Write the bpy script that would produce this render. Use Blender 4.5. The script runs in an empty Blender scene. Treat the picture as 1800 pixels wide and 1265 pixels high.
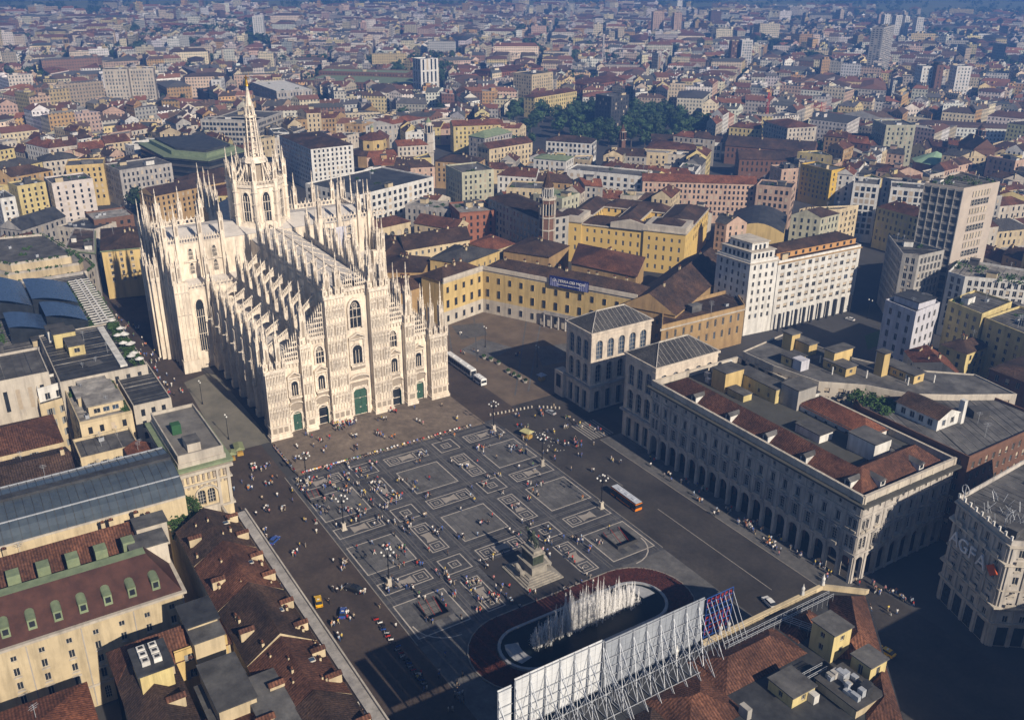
import bpy, bmesh, math, random
import numpy as np
from mathutils import Matrix, Vector

random.seed(7)
SC = bpy.context.scene
COL = SC.collection
R = math.radians
pi = math.pi

# ------------------------------------------------------------------ camera
CAM = Vector((-284.74, 116.62, 154.80))
YAW, PITCH, ROLL, FPX = -0.5655, -0.41274, 0.00555, 1653.9
fw = Vector((math.cos(YAW)*math.cos(PITCH), math.sin(YAW)*math.cos(PITCH), math.sin(PITCH)))
rt = fw.cross(Vector((0, 0, 1))).normalized(); up = rt.cross(fw)
rt2 = rt*math.cos(ROLL)+up*math.sin(ROLL); up2 = up*math.cos(ROLL)-rt*math.sin(ROLL)
cd = bpy.data.cameras.new('camera'); cam = bpy.data.objects.new('camera', cd); COL.objects.link(cam)
cam.matrix_world = Matrix(((rt2.x, up2.x, -fw.x, CAM.x), (rt2.y, up2.y, -fw.y, CAM.y), (rt2.z, up2.z, -fw.z, CAM.z), (0, 0, 0, 1)))
cd.sensor_width = 36.0; cd.lens = FPX/1800*36.0; cd.clip_start = 1.0; cd.clip_end = 40000
SC.camera = cam

# ------------------------------------------------------------------ sky, sun, exposure
SUN_EL, SUN_AZ = R(31.5), math.atan2(-0.06, -1.0)       # towards the sun: low in the west
W = bpy.data.worlds.new('World'); SC.world = W; W.use_nodes = True
nt = W.node_tree; bg = nt.nodes['Background']
sky = nt.nodes.new('ShaderNodeTexSky'); sky.sky_type = 'NISHITA'; sky.sun_disc = False
sky.sun_elevation = SUN_EL; sky.sun_rotation = pi/2-SUN_AZ; sky.air_density = 0.75; sky.dust_density = 0.3
nt.links.new(sky.outputs[0], bg.inputs[0]); bg.inputs[1].default_value = 0.05
sl = bpy.data.lights.new('sun', 'SUN'); sl.energy = 5.0; sl.angle = R(0.5); sl.color = (1.0, 0.87, 0.70)
so = bpy.data.objects.new('sun', sl); COL.objects.link(so)
sd = Vector((math.cos(SUN_EL)*math.cos(SUN_AZ), math.cos(SUN_EL)*math.sin(SUN_AZ), math.sin(SUN_EL)))
so.rotation_euler = sd.to_track_quat('Z', 'Y').to_euler(); so.location = (-300, 0, 300)
SC.view_settings.view_transform = 'Standard'; SC.view_settings.look = 'None'
SC.view_settings.exposure = 0.46; SC.view_settings.gamma = 1.0; SC.view_settings.use_curve_mapping = False
SC.render.engine = 'CYCLES'
SC.cycles.max_bounces = 4; SC.cycles.diffuse_bounces = 2; SC.cycles.glossy_bounces = 2
SC.cycles.transmission_bounces = 3; SC.cycles.transparent_max_bounces = 12; SC.cycles.volume_bounces = 0
SC.cycles.use_denoising = True; SC.cycles.use_adaptive_sampling = True

def at(px, py, h=0.0):
    """ground position (or position at height h) of a point measured on the photograph"""
    d = fw+rt2*((px-900)/FPX)+up2*((632.5-py)/FPX)
    t = (h-CAM.z)/d.z
    return (CAM.x+d.x*t, CAM.y+d.y*t)

def shown(x, y, z):
    """measured position of a point on the photograph"""
    d = Vector((x, y, z))-CAM; k = d.dot(fw)
    if k < 1: return (-9e9, -9e9)
    return (900+FPX*d.dot(rt2)/k, 632.5-FPX*d.dot(up2)/k)

# ------------------------------------------------------------------ materials
MATS = {}
def _n(nt, t, **k):
    n = nt.nodes.new(t)
    for a, b in k.items(): setattr(n, a, b)
    return n
def mat(name, c, c2=None, scale=0.3, rough=0.85, bump=0.0, bscale=2.0, vary=0.0, metal=0.0, stretch=None, spec=0.3):
    """noise-mottled surface in world space; vary = brightness change from object to object"""
    if name in MATS: return MATS[name]
    m = bpy.data.materials.new(name); m.use_nodes = True; nt = m.node_tree; b = nt.nodes['Principled BSDF']
    b.inputs['Roughness'].default_value = rough; b.inputs['Metallic'].default_value = metal
    b.inputs['Specular IOR Level'].default_value = spec
    c2 = c2 or tuple(x*0.72 for x in c)
    geo = _n(nt, 'ShaderNodeNewGeometry'); vec = geo.outputs['Position']
    if stretch:
        mp = _n(nt, 'ShaderNodeMapping'); mp.inputs['Scale'].default_value = stretch
        nt.links.new(vec, mp.inputs[0]); vec = mp.outputs[0]
    no = _n(nt, 'ShaderNodeTexNoise'); no.inputs['Scale'].default_value = scale; no.inputs['Detail'].default_value = 5; no.inputs['Roughness'].default_value = 0.65
    nt.links.new(vec, no.inputs['Vector'])
    cr = _n(nt, 'ShaderNodeValToRGB'); cr.color_ramp.elements[0].position = 0.33; cr.color_ramp.elements[1].position = 0.67
    cr.color_ramp.elements[0].color = (*c2, 1); cr.color_ramp.elements[1].color = (*c, 1)
    nt.links.new(no.outputs[0], cr.inputs[0]); out = cr.outputs[0]
    if vary:
        oi = _n(nt, 'ShaderNodeObjectInfo'); hs = _n(nt, 'ShaderNodeHueSaturation')
        mr = _n(nt, 'ShaderNodeMapRange'); mr.inputs[3].default_value = 1-vary; mr.inputs[4].default_value = 1+vary
        nt.links.new(oi.outputs['Random'], mr.inputs[0]); nt.links.new(mr.outputs[0], hs.inputs['Value']); nt.links.new(out, hs.inputs['Color']); out = hs.outputs[0]
    nt.links.new(out, b.inputs['Base Color'])
    if bump:
        n2 = _n(nt, 'ShaderNodeTexNoise'); n2.inputs['Scale'].default_value = bscale; n2.inputs['Detail'].default_value = 4
        nt.links.new(vec, n2.inputs['Vector'])
        bp = _n(nt, 'ShaderNodeBump'); bp.inputs['Strength'].default_value = bump; bp.inputs['Distance'].default_value = 0.3
        nt.links.new(n2.outputs[0], bp.inputs['Height']); nt.links.new(bp.outputs[0], b.inputs['Normal'])
    MATS[name] = m; return m
def glassy(name, c, rough=0.12, spec=0.6, c2=None):
    m = mat(name, c, c2 or tuple(x*0.5 for x in c), scale=0.45, rough=rough, spec=spec); return m
def tiles(name, c, c2, c3, vary=0.12):
    """roof tiles: mottled courses with patches of newer tile"""
    if name in MATS: return MATS[name]
    m = mat(name, c, c2, scale=0.55, rough=0.9, bump=0.7, bscale=2.4, vary=vary)
    nt = m.node_tree; b = nt.nodes['Principled BSDF']; src = b.inputs['Base Color'].links[0].from_socket
    geo = _n(nt, 'ShaderNodeNewGeometry'); no = _n(nt, 'ShaderNodeTexNoise'); no.inputs['Scale'].default_value = 0.09; no.inputs['Detail'].default_value = 3
    nt.links.new(geo.outputs['Position'], no.inputs['Vector'])
    mr = _n(nt, 'ShaderNodeMapRange'); mr.inputs[1].default_value = 0.45; mr.inputs[2].default_value = 0.7; nt.links.new(no.outputs[0], mr.inputs[0])
    n3 = _n(nt, 'ShaderNodeTexNoise'); n3.inputs['Scale'].default_value = 1.7; n3.inputs['Detail'].default_value = 2; nt.links.new(geo.outputs['Position'], n3.inputs['Vector'])
    mx = _n(nt, 'ShaderNodeMix', data_type='RGBA'); nt.links.new(mr.outputs[0], mx.inputs[0]); nt.links.new(src, mx.inputs[6]); mx.inputs[7].default_value = (*c3, 1)
    mx2 = _n(nt, 'ShaderNodeMix', data_type='RGBA', blend_type='MULTIPLY'); mx2.inputs[0].default_value = 0.8
    cr = _n(nt, 'ShaderNodeValToRGB'); cr.color_ramp.elements[0].position = 0.35; cr.color_ramp.elements[0].color = (.45, .42, .4, 1); cr.color_ramp.elements[1].position = 0.6; cr.color_ramp.elements[1].color = (1.1, 1.1, 1.1, 1)
    nt.links.new(n3.outputs[0], cr.inputs[0]); nt.links.new(mx.outputs[2], mx2.inputs[6]); nt.links.new(cr.outputs[0], mx2.inputs[7])
    # courses of tiles running down the slope
    cr_ = _n(nt, 'ShaderNodeVectorMath', operation='CROSS_PRODUCT'); nt.links.new(geo.outputs['True Normal'], cr_.inputs[0]); cr_.inputs[1].default_value = (0, 0, 1)
    nz_ = _n(nt, 'ShaderNodeVectorMath', operation='NORMALIZE'); nt.links.new(cr_.outputs[0], nz_.inputs[0]); dt_ = _n(nt, 'ShaderNodeVectorMath', operation='DOT_PRODUCT'); nt.links.new(nz_.outputs[0], dt_.inputs[0]); nt.links.new(geo.outputs['Position'], dt_.inputs[1])
    m1 = _n(nt, 'ShaderNodeMath', operation='MULTIPLY'); nt.links.new(dt_.outputs['Value'], m1.inputs[0]); m1.inputs[1].default_value = 2*pi/.62; m2 = _n(nt, 'ShaderNodeMath', operation='SINE'); nt.links.new(m1.outputs[0], m2.inputs[0])
    m3 = _n(nt, 'ShaderNodeMapRange'); m3.inputs[1].default_value = -1; m3.inputs[3].default_value = .62; m3.inputs[4].default_value = 1.22; nt.links.new(m2.outputs[0], m3.inputs[0])
    sc_ = _n(nt, 'ShaderNodeVectorMath', operation='SCALE'); nt.links.new(mx2.outputs[2], sc_.inputs[0]); nt.links.new(m3.outputs[0], sc_.inputs[3])
    nt.links.new(sc_.outputs[0], b.inputs['Base Color']); return m

MARBLE = mat('candoglia marble', (.84, .75, .615), (.58, .50, .40), scale=0.55, rough=.7, bump=.5, bscale=1.6, stretch=(1, 1, .32))
MARBLE2 = mat('pale carved marble', (.82, .735, .61), (.50, .435, .36), scale=1.1, rough=.7, bump=.4, bscale=2.5)
MARBLEROOF = mat('marble roof slab', (.66, .62, .58), (.50, .47, .44), scale=.35, rough=.75, bump=.2)
BRONZE = mat('green bronze door', (.05, .12, .085), (.03, .07, .05), scale=1.5, rough=.5, bump=.5, bscale=3)
GLASSDK = glassy('dark glass', (.030, .036, .044), .22, .5)
GLASSBL = glassy('sky glass', (.06, .09, .14), .15, .6)
GOLD = mat('gilded copper', (.95, .55, .08), (.6, .3, .03), scale=3, rough=.3, metal=1.0)
BLACK = mat('black iron', (.012, .013, .015), rough=.5)
WHITE = mat('white paint', (.70, .69, .66), (.58, .57, .545), scale=.4, vary=.06)
DKMETAL = mat('dark roofing metal', (.055, .058, .062), (.035, .036, .04), scale=.4, rough=.6, vary=.2)
GREYFLAT = mat('grey roofing felt', (.12, .118, .115), (.065, .064, .066), scale=.12, rough=.9, bump=.2, vary=.3)
PALEFLAT = mat('pale terrace paving', (.34, .32, .29), (.2, .19, .18), scale=.25, vary=.15)
COPPER = mat('verdigris copper', (.22, .27, .16), (.14, .18, .11), scale=.5, rough=.7, vary=.1)
TILE = tiles('terracotta tiles', (.145, .066, .042), (.08, .038, .027), (.21, .09, .052))
TILEDK = tiles('weathered brown tiles', (.085, .056, .044), (.045, .031, .026), (.13, .075, .05))
TILERED = tiles('new red tiles', (.25, .095, .05), (.16, .065, .04), (.32, .12, .06), .06)
SLATE = tiles('slate roof', (.07, .07, .072), (.04, .04, .043), (.10, .098, .095))
MAROON = mat('maroon painted roof', (.085, .035, .026), (.055, .022, .018), scale=.3, rough=.7)
CREAM = mat('cream stucco', (.60, .50, .33), (.46, .38, .25), scale=.15, vary=.12)
CREAM2 = mat('pale stone stucco', (.56, .51, .43), (.42, .38, .33), scale=.15, vary=.12)
YELLOW = mat('yellow stucco', (.60, .45, .20), (.50, .37, .16), scale=.12, vary=.08)
PALEYEL = mat('pale yellow stucco', (.62, .52, .24), (.50, .41, .2), scale=.15, vary=.08)
OCHRE = mat('ochre stucco', (.42, .29, .14), (.33, .22, .11), scale=.2, vary=.1)
GREYST = mat('grey stone', (.45, .425, .395), (.29, .275, .265), scale=.35, bump=.25, vary=.1, stretch=(1, 1, .5))
GREYST2 = mat('weathered portico stone', (.58, .54, .49), (.33, .31, .29), scale=.4, bump=.35, bscale=1.2, stretch=(1, 1, .45))
ARENG = mat('white botticino marble', (.66, .58, .48), (.48, .42, .36), scale=.5, bump=.15, vary=.03)
BRICK = mat('brown brick', (.16, .085, .055), (.11, .06, .042), scale=.8, bump=.3, vary=.15)
BRICKRED = mat('red brick', (.27, .11, .065), (.19, .08, .05), scale=.6, vary=.15)
CONCRETE = mat('concrete panel', (.42, .40, .37), (.32, .31, .29), scale=.2, vary=.12)
LAVENDER = mat('pale blue render', (.58, .58, .64), (.48, .48, .54), scale=.2)
PINKISH = mat('pink stucco', (.56, .40, .31), (.45, .32, .25), scale=.2, vary=.1)
GREENISH = mat('grey green stucco', (.44, .43, .33), (.34, .34, .26), scale=.2, vary=.1)
SHUTTER = mat('grey shutter', (.26, .27, .27), (.19, .2, .2), scale=2, vary=.15)
BLIND = mat('beige roller blind', (.44, .37, .28), (.36, .3, .23), scale=1, vary=.2)
FRAME = mat('window frame', (.55, .52, .46), vary=.15)
STEEL = mat('galvanised steel', (.50, .53, .57), (.36, .38, .42), scale=1.5, rough=.45, metal=.3)
PLANT = mat('roof garden foliage', (.055, .11, .025), (.02, .045, .012), scale=.9, rough=.8, bump=1.0, bscale=2, vary=.2)
LEAF = mat('park foliage', (.045, .085, .028), (.02, .042, .016), scale=.25, rough=.7, vary=.45)
BARK = mat('bark', (.09, .07, .05))

def weather(m, scale, lo, hi, stretch=(1, 1, 1), tint=(1, 1, 1), pos=(.35, .65)):
    """stains and streaks with a shape of their own, multiplied over a surface"""
    nt = m.node_tree; b = nt.nodes['Principled BSDF']; src = b.inputs['Base Color'].links[0].from_socket
    geo = _n(nt, 'ShaderNodeNewGeometry'); mp = _n(nt, 'ShaderNodeMapping'); mp.inputs['Scale'].default_value = stretch; nt.links.new(geo.outputs['Position'], mp.inputs[0])
    no = _n(nt, 'ShaderNodeTexNoise'); no.inputs['Scale'].default_value = scale; no.inputs['Detail'].default_value = 6; no.inputs['Roughness'].default_value = .7; nt.links.new(mp.outputs[0], no.inputs['Vector'])
    cr = _n(nt, 'ShaderNodeValToRGB'); e = cr.color_ramp.elements; e[0].position, e[1].position = pos; e[0].color = (lo*tint[0], lo*tint[1], lo*tint[2], 1); e[1].color = (hi, hi, hi, 1); nt.links.new(no.outputs[0], cr.inputs[0])
    mx = _n(nt, 'ShaderNodeMix', data_type='RGBA', blend_type='MULTIPLY'); mx.inputs[0].default_value = 1; nt.links.new(src, mx.inputs[6]); nt.links.new(cr.outputs[0], mx.inputs[7]); nt.links.new(mx.outputs[2], b.inputs['Base Color'])
for m_ in (MARBLE, MARBLE2): weather(m_, .09, .80, 1.1, (1, 1, .5), (.97, .97, 1.0)); weather(m_, .8, .72, 1.05, (1, 1, .06), pos=(.28, .5))
for m_ in (GREYFLAT, PALEFLAT, DKMETAL): weather(m_, .22, .55, 1.25)
for m_ in (CREAM, CREAM2, YELLOW, PALEYEL, OCHRE, GREYST, GREYST2, ARENG, CONCRETE, WHITE, PINKISH, GREENISH, LAVENDER): weather(m_, .5, .62, .96, (1, 1, .12), pos=(.3, .55))
for m_ in (TILE, TILEDK, TILERED): weather(m_, .16, .5, 1.08)
weather(MAROON, .4, .6, 1.0)

# ------------------------------------------------------------------ mesh collecting
class MB:
    def __init__(s): s.v = []; s.f = []; s.m = []; s.mats = []
    def mi(s, m):
        if m is None: return 0
        if m not in s.mats: s.mats.append(m)
        return s.mats.index(m)
    def add(s, vs, fs, m=None):
        o = len(s.v); k = s.mi(m); s.v.extend(vs)
        for f in fs: s.f.append([o+i for i in f]); s.m.append(k)
    def quad(s, a, b, c, d, m=None): s.add([a, b, c, d], [(0, 1, 2, 3)], m)
    def box(s, x0, x1, y0, y1, z0, z1, m=None, bottom=False):
        vs = [(x0, y0, z0), (x1, y0, z0), (x1, y1, z0), (x0, y1, z0), (x0, y0, z1), (x1, y0, z1), (x1, y1, z1), (x0, y1, z1)]
        fs = [(0, 1, 5, 4), (1, 2, 6, 5), (2, 3, 7, 6), (3, 0, 4, 7), (4, 5, 6, 7)]
        if bottom: fs.append((3, 2, 1, 0))
        s.add(vs, fs, m)
    def obox(s, cx, cy, ang, lx, ly, z0, z1, m=None, bottom=True):
        c, n = math.cos(ang), math.sin(ang)
        P = [(cx+a*c-b*n, cy+a*n+b*c) for a, b in ((-lx/2, -ly/2), (lx/2, -ly/2), (lx/2, ly/2), (-lx/2, ly/2))]
        s.prism(P, z0, z1, m, bottom)
    def prism(s, P, z0, z1, m=None, bottom=False, top=True):
        n = len(P)
        vs = [(x, y, z0) for x, y in P]+[(x, y, z1) for x, y in P]
        fs = [(i, (i+1) % n, n+(i+1) % n, n+i) for i in range(n)]
        if top: fs.append(tuple(range(n, 2*n)))
        if bottom: fs.append(tuple(range(n-1, -1, -1)))
        s.add(vs, fs, m)
    def frustum(s, cx, cy, z0, z1, r0, r1, n=8, m=None, top=True, rot=None, sy=1.0):
        rot = pi/n if rot is None else rot
        vs = []
        for z, r in ((z0, r0), (z1, r1)):
            for i in range(n):
                a = rot+2*pi*i/n; vs.append((cx+r*math.cos(a), cy+sy*r*math.sin(a), z))
        fs = [(i, (i+1) % n, n+(i+1) % n, n+i) for i in range(n)]
        if top and r1 > 1e-3: fs.append(tuple(range(n, 2*n)))
        s.add(vs, fs, m)
    def bar(s, a, b, r, m=None, n=4):
        a = Vector(a); b = Vector(b); d = (b-a)
        if d.length < 1e-6: return
        d.normalize(); u = d.cross(Vector((0, 0, 1)) if abs(d.z) < .95 else Vector((1, 0, 0))).normalized(); w = d.cross(u)
        vs = [tuple(p+(u*math.cos(2*pi*i/n+pi/4)+w*math.sin(2*pi*i/n+pi/4))*r) for p in (a, b) for i in range(n)]
        s.add(vs, [(i, (i+1) % n, n+(i+1) % n, n+i) for i in range(n)]+[tuple(range(n-1, -1, -1)), tuple(range(n, 2*n))], m)
    def ball(s, cx, cy, cz, rx, ry, rz, m=None, nu=8, nv=5):
        vs = [(cx, cy, cz+rz)]; fs = []
        for j in range(1, nv):
            t = pi*j/nv
            for i in range(nu):
                p = 2*pi*i/nu; vs.append((cx+rx*math.sin(t)*math.cos(p), cy+ry*math.sin(t)*math.sin(p), cz+rz*math.cos(t)))
        vs.append((cx, cy, cz-rz)); L = len(vs)-1
        for i in range(nu):
            fs.append((0, 1+i, 1+(i+1) % nu))
            for j in range(nv-2):
                a = 1+j*nu+i; b = 1+j*nu+(i+1) % nu; fs.append((a, a+nu, b+nu, b))
            a = 1+(nv-2)*nu; fs.append((L, a+(i+1) % nu, a+i))
        s.add(vs, fs, m)
    def mesh(s, name='mesh'):
        me = bpy.data.meshes.new(name); me.from_pydata(s.v, [], s.f)
        for m in s.mats: me.materials.append(m)
        if len(s.mats) > 1: me.polygons.foreach_set('material_index', s.m)
        me.update(); return me
    def build(s, name, parent=None, m=None, smooth=False):
        if m is not None and not s.mats: s.mats.append(m)
        me = s.mesh(name)
        if smooth: me.polygons.foreach_set('use_smooth', [True]*len(me.polygons))
        return put(name, me, parent)

def put(name, me, parent=None, loc=None, rz=0.0, scale=None):
    o = bpy.data.objects.new(name, me); COL.objects.link(o)
    if parent is not None: o.parent = parent
    if loc is not None: o.location = loc
    if rz: o.rotation_euler = (0, 0, rz)
    if scale is not None: o.scale = scale if not isinstance(scale, (int, float)) else (scale,)*3
    return o
def tag(o, label, cat, group=None, kind=None):
    o['label'] = label; o['category'] = cat
    if group: o['group'] = group
    if kind: o['kind'] = kind
    return o
def thing(name, label, cat, loc=(0, 0, 0), group=None, rz=0.0):
    return tag(put(name, None, None, loc, rz), label, cat, group)
def struct(o): o['kind'] = 'structure'; return o
def stuff(o): o['kind'] = 'stuff'; return o

FOOT = []          # footprints that the rest of the town keeps clear of
def ccw(P):
    a = sum(P[i][0]*P[(i+1) % len(P)][1]-P[(i+1) % len(P)][0]*P[i][1] for i in range(len(P)))
    return list(P) if a > 0 else list(P)[::-1]
def inset(P, d):
    """move every edge of a ccw polygon inwards by d"""
    n = len(P); E = []
    for i in range(n):
        a, b = P[i], P[(i+1) % n]; l = math.hypot(b[0]-a[0], b[1]-a[1]) or 1e-6
        nx, ny = -(b[1]-a[1])/l, (b[0]-a[0])/l
        E.append((nx, ny, nx*a[0]+ny*a[1]+d))
    out = []
    for i in range(n):
        a1, b1, c1 = E[i-1]; a2, b2, c2 = E[i]; dt = a1*b2-a2*b1
        if abs(dt) < 1e-6: out.append((P[i][0]+a2*d, P[i][1]+b2*d))
        else: out.append(((c1*b2-c2*b1)/dt, (a1*c2-a2*c1)/dt))
    return out
def inside(x, y, P):
    r = False; n = len(P); j = n-1
    for i in range(n):
        if (P[i][1] > y) != (P[j][1] > y) and x < (P[j][0]-P[i][0])*(y-P[i][1])/(P[j][1]-P[i][1])+P[i][0]: r = not r
        j = i
    return r
def rect(x0, x1, y0, y1): return [(x0, y0), (x1, y0), (x1, y1), (x0, y1)]

# ------------------------------------------------------------------ walls with real openings
def wall(mb, p0, p1, z0, z1, cols, rows, m, depth=.3, arch=(), nseg=6, back=None):
    """outer face of a wall from p0 to p1 (outside on the right), with openings cols x rows.
    cols: [(u0,u1)], rows: [(v0,v1)], arch: row numbers whose openings have round heads. Returns opening centres."""
    L = math.hypot(p1[0]-p0[0], p1[1]-p0[1]); dx, dy = (p1[0]-p0[0])/L, (p1[1]-p0[1])/L
    ix, iy = -dy, dx
    def P(u, z, d=0.0): return (p0[0]+dx*u+ix*d, p0[1]+dy*u+iy*d, z)
    us = [0.0]; 
    for a, b in cols: us += [a, b]
    us.append(L); vs = [z0]
    for a, b in rows: vs += [a, b]
    vs.append(z1)
    res = []
    for j in range(len(vs)-1):
        if vs[j+1]-vs[j] < 1e-5: continue
        if j % 2 == 0:
            mb.quad(P(0, vs[j]), P(L, vs[j]), P(L, vs[j+1]), P(0, vs[j+1]), m); continue
        r = (j-1)//2
        for i in range(len(us)-1):
            if us[i+1]-us[i] < 1e-5: continue
            a, b, c, d = us[i], us[i+1], vs[j], vs[j+1]
            if i % 2 == 0: mb.quad(P(a, c), P(b, c), P(b, d), P(a, d), m); continue
            if r in arch:
                rad = (b-a)/2; s = max(c+.01, d-rad); mid = (a+b)/2
                arc = [(mid-rad*math.cos(pi*k/nseg), s+(d-s)*math.sin(pi*k/nseg)) for k in range(nseg+1)]
                h = nseg//2
                mb.add([P(*q) for q in arc[:h+1]]+[P(a, d)], [tuple(range(h+1, -1, -1))], m)
                mb.add([P(*q) for q in arc[h:]]+[P(b, d)], [tuple(range(nseg-h+1, -1, -1))], m)
                ring = [(a, c)]+arc+[(b, c)]
            else: ring = [(a, c), (a, d), (b, d), (b, c)]
            n = len(ring)
            for k in range(n):
                q, w = ring[k], ring[(k+1) % n]
                mb.quad(P(*q), P(*w), P(*w, depth), P(*q, depth), m)
            if back is not None: mb.add([P(*q, depth) for q in ring], [tuple(range(n-1, -1, -1))], back)
            res.append((r, P((a+b)/2, c, depth), b-a, d-c))
    return res, math.atan2(dy, dx)

WINMESH = {}
def window_mesh(w, h, style, arch=False):
    """one window: frame, mullions and panes (x across, y outwards = -y, z up from the sill)"""
    key = (round(w, 2), round(h, 2), style, arch)
    if key in WINMESH: return WINMESH[key]
    mb = MB(); g = {'dark': GLASSDK, 'blue': GLASSBL, 'blind': BLIND, 'shut': SHUTTER}.get(style, GLASSDK)
    if arch:
        rad = w/2; s = max(.02, h-rad); n = 8
        ring = [(-w/2, 0)]+[(-rad*math.cos(pi*k/n), s+(h-s)*math.sin(pi*k/n)) for k in range(n+1)]+[(w/2, 0)]
        mb.add([(x, -.02, z) for x, z in ring], [tuple(range(len(ring)-1, -1, -1))], g)
        for x in (-w/6, w/6): mb.box(x-.05, x+.05, -.08, -.021, 0, s+rad*.8, FRAME)
        for k in range(1, 4): mb.box(-w/2, w/2, -.07, -.022, h*k/4.6-.04, h*k/4.6+.04, FRAME)
    else:
        gg = g if style in ('dark', 'blue') else GLASSDK
        mb.quad((-w/2, -.02, 0), (w/2, -.02, 0), (w/2, -.02, h), (-w/2, -.02, h), gg)
        t = .07
        for x0, x1, z0, z1 in ((-w/2, -w/2+t, 0, h), (w/2-t, w/2, 0, h), (-w/2+t, w/2-t, 0, t), (-w/2+t, w/2-t, h-t, h), (-t/2, t/2, t, h-t)):
            mb.box(x0, x1, -.09, -.021, z0, z1, FRAME)
        if style == 'blind': mb.box(-w/2+t, w/2-t, -.06, -.03, h*.35, h-t, BLIND)
        if style == 'shut':
            for s in (-1, 1): mb.box(s*(w*.5+.02) if s > 0 else -w*.98, w*.98 if s > 0 else -(w*.5+.02), -.42, -.36, 0, h, SHUTTER)
    WINMESH[key] = mb.mesh('window'); return WINMESH[key]

def faces_cam(a, b):
    mx, my = (a[0]+b[0])/2, (a[1]+b[1])/2
    return (b[1]-a[1])*(CAM.x-mx)-(b[0]-a[0])*(CAM.y-my) > 0

def facade(parent, P, z0, z1, m, rows, w=1.2, pitch=3.4, style='dark', arch=(), edges=None, margin=1.0, depth=.28, styles=None, joined=False, name='wall', wname='window', sill=None, blinds=0.0):
    """walls of a ccw footprint; windows in every wall that looks towards the viewer, each one an object unless joined"""
    mb = MB(); wins = []; jm = MB(); n = len(P)
    for i in range(n):
        a, b = P[i], P[(i+1) % n]; L = math.hypot(b[0]-a[0], b[1]-a[1])
        k = max(0, int((L-2*margin)/pitch+.35))
        use = (faces_cam(a, b) if edges is None else i in edges) and k > 0 and rows
        if not use: mb.quad((*a, z0), (*b, z0), (*b, z1), (*a, z1), m); continue
        if joined:
            mb.quad((*a, z0), (*b, z0), (*b, z1), (*a, z1), m)
            dx, dy = (b[0]-a[0])/L, (b[1]-a[1])/L; sp = (L-2*margin)/k
            for c in range(k):
                u = margin+(c+.5)*sp
                for v0, v1 in rows:
                    q = [(a[0]+dx*s+dy*e, a[1]+dy*s-dx*e) for s, e in ((u-w/2, .05), (u+w/2, .05))]
                    jm.quad((*q[0], v0), (*q[1], v0), (*q[1], v1), (*q[0], v1), BLIND if random.random() < blinds else GLASSDK)
            continue
        sp = (L-2*margin)/k
        cols = [(margin+(c+.5)*sp-w/2, margin+(c+.5)*sp+w/2) for c in range(k)]
        res, ang = wall(mb, a, b, z0, z1, cols, rows, m, depth, arch)
        wins += [(r, p, ww, hh, ang) for r, p, ww, hh in res]
        if sill is not None:
            dx, dy = (b[0]-a[0])/L, (b[1]-a[1])/L
            for c0, c1 in cols:
                for v0, v1 in rows:
                    q = [(a[0]+dx*u+dy*e, a[1]+dy*u-dx*e) for u, e in ((c0-.2, .25), (c1+.2, .25), (c1+.2, .003), (c0-.2, .003))]
                    mb.prism(q, v0-.22, v0-.02, sill, True)
    o = mb.build(name, parent)
    for r, p, ww, hh, ang in wins:
        st = (styles or {}).get(r, style)
        if blinds and random.random() < blinds: st = 'blind'
        elif st == 'dark' and random.random() < .12: st = 'blue'
        put(wname, window_mesh(ww, hh, st, r in arch), o, p, ang)
    if jm.v: stuff(jm.build('window_panes', o))
    return o

def roof_quad(mb, P, z, rh, m, kind='hip', wallm=None, over=.5, pull=None):
    """hip or gable roof over a 4-cornered ccw footprint"""
    Q = inset(P, -over) if over else list(P)
    l = [math.hypot(Q[(i+1) % 4][0]-Q[i][0], Q[(i+1) % 4][1]-Q[i][1]) for i in range(4)]
    if l[0]+l[2] < l[1]+l[3]: Q = Q[1:]+Q[:1]; l = l[1:]+l[:1]
    a, b, c, d = Q        # ab and cd are the long sides
    m1 = ((a[0]+d[0])/2, (a[1]+d[1])/2); m2 = ((b[0]+c[0])/2, (b[1]+c[1])/2)
    t = 0.0 if kind == 'gable' else (pull if pull is not None else min(.48, (l[1]+l[3])/4/max(.1, math.hypot(m2[0]-m1[0], m2[1]-m1[1]))))
    r1 = (m1[0]+(m2[0]-m1[0])*t, m1[1]+(m2[1]-m1[1])*t); r2 = (m2[0]-(m2[0]-m1[0])*t, m2[1]-(m2[1]-m1[1])*t)
    V = [(*a, z), (*b, z), (*c, z), (*d, z), (*r1, z+rh), (*r2, z+rh)]
    mb.add(V, [(0, 1, 5, 4), (2, 3, 4, 5)], m)
    mb.add(V, [(1, 2, 5), (3, 0, 4)], wallm if (kind == 'gable' and wallm) else m)
    mb.add(V[:4], [(3, 2, 1, 0)], m)
    return r1, r2
def chimney_mesh(key=[None]):
    if key[0] is None:
        mb = MB(); mb.box(-.5, .5, -.35, .35, -2.5, 1.5, CREAM); mb.box(-.62, .62, -.47, .47, 1.5, 1.68, TILEDK, True)
        mb.box(-.3, -.02, -.2, .2, 1.68, 2.1, TILERED); mb.box(.08, .36, -.2, .2, 1.68, 2.1, TILERED)
        key[0] = mb.mesh('chimney')
    return key[0]
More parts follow.
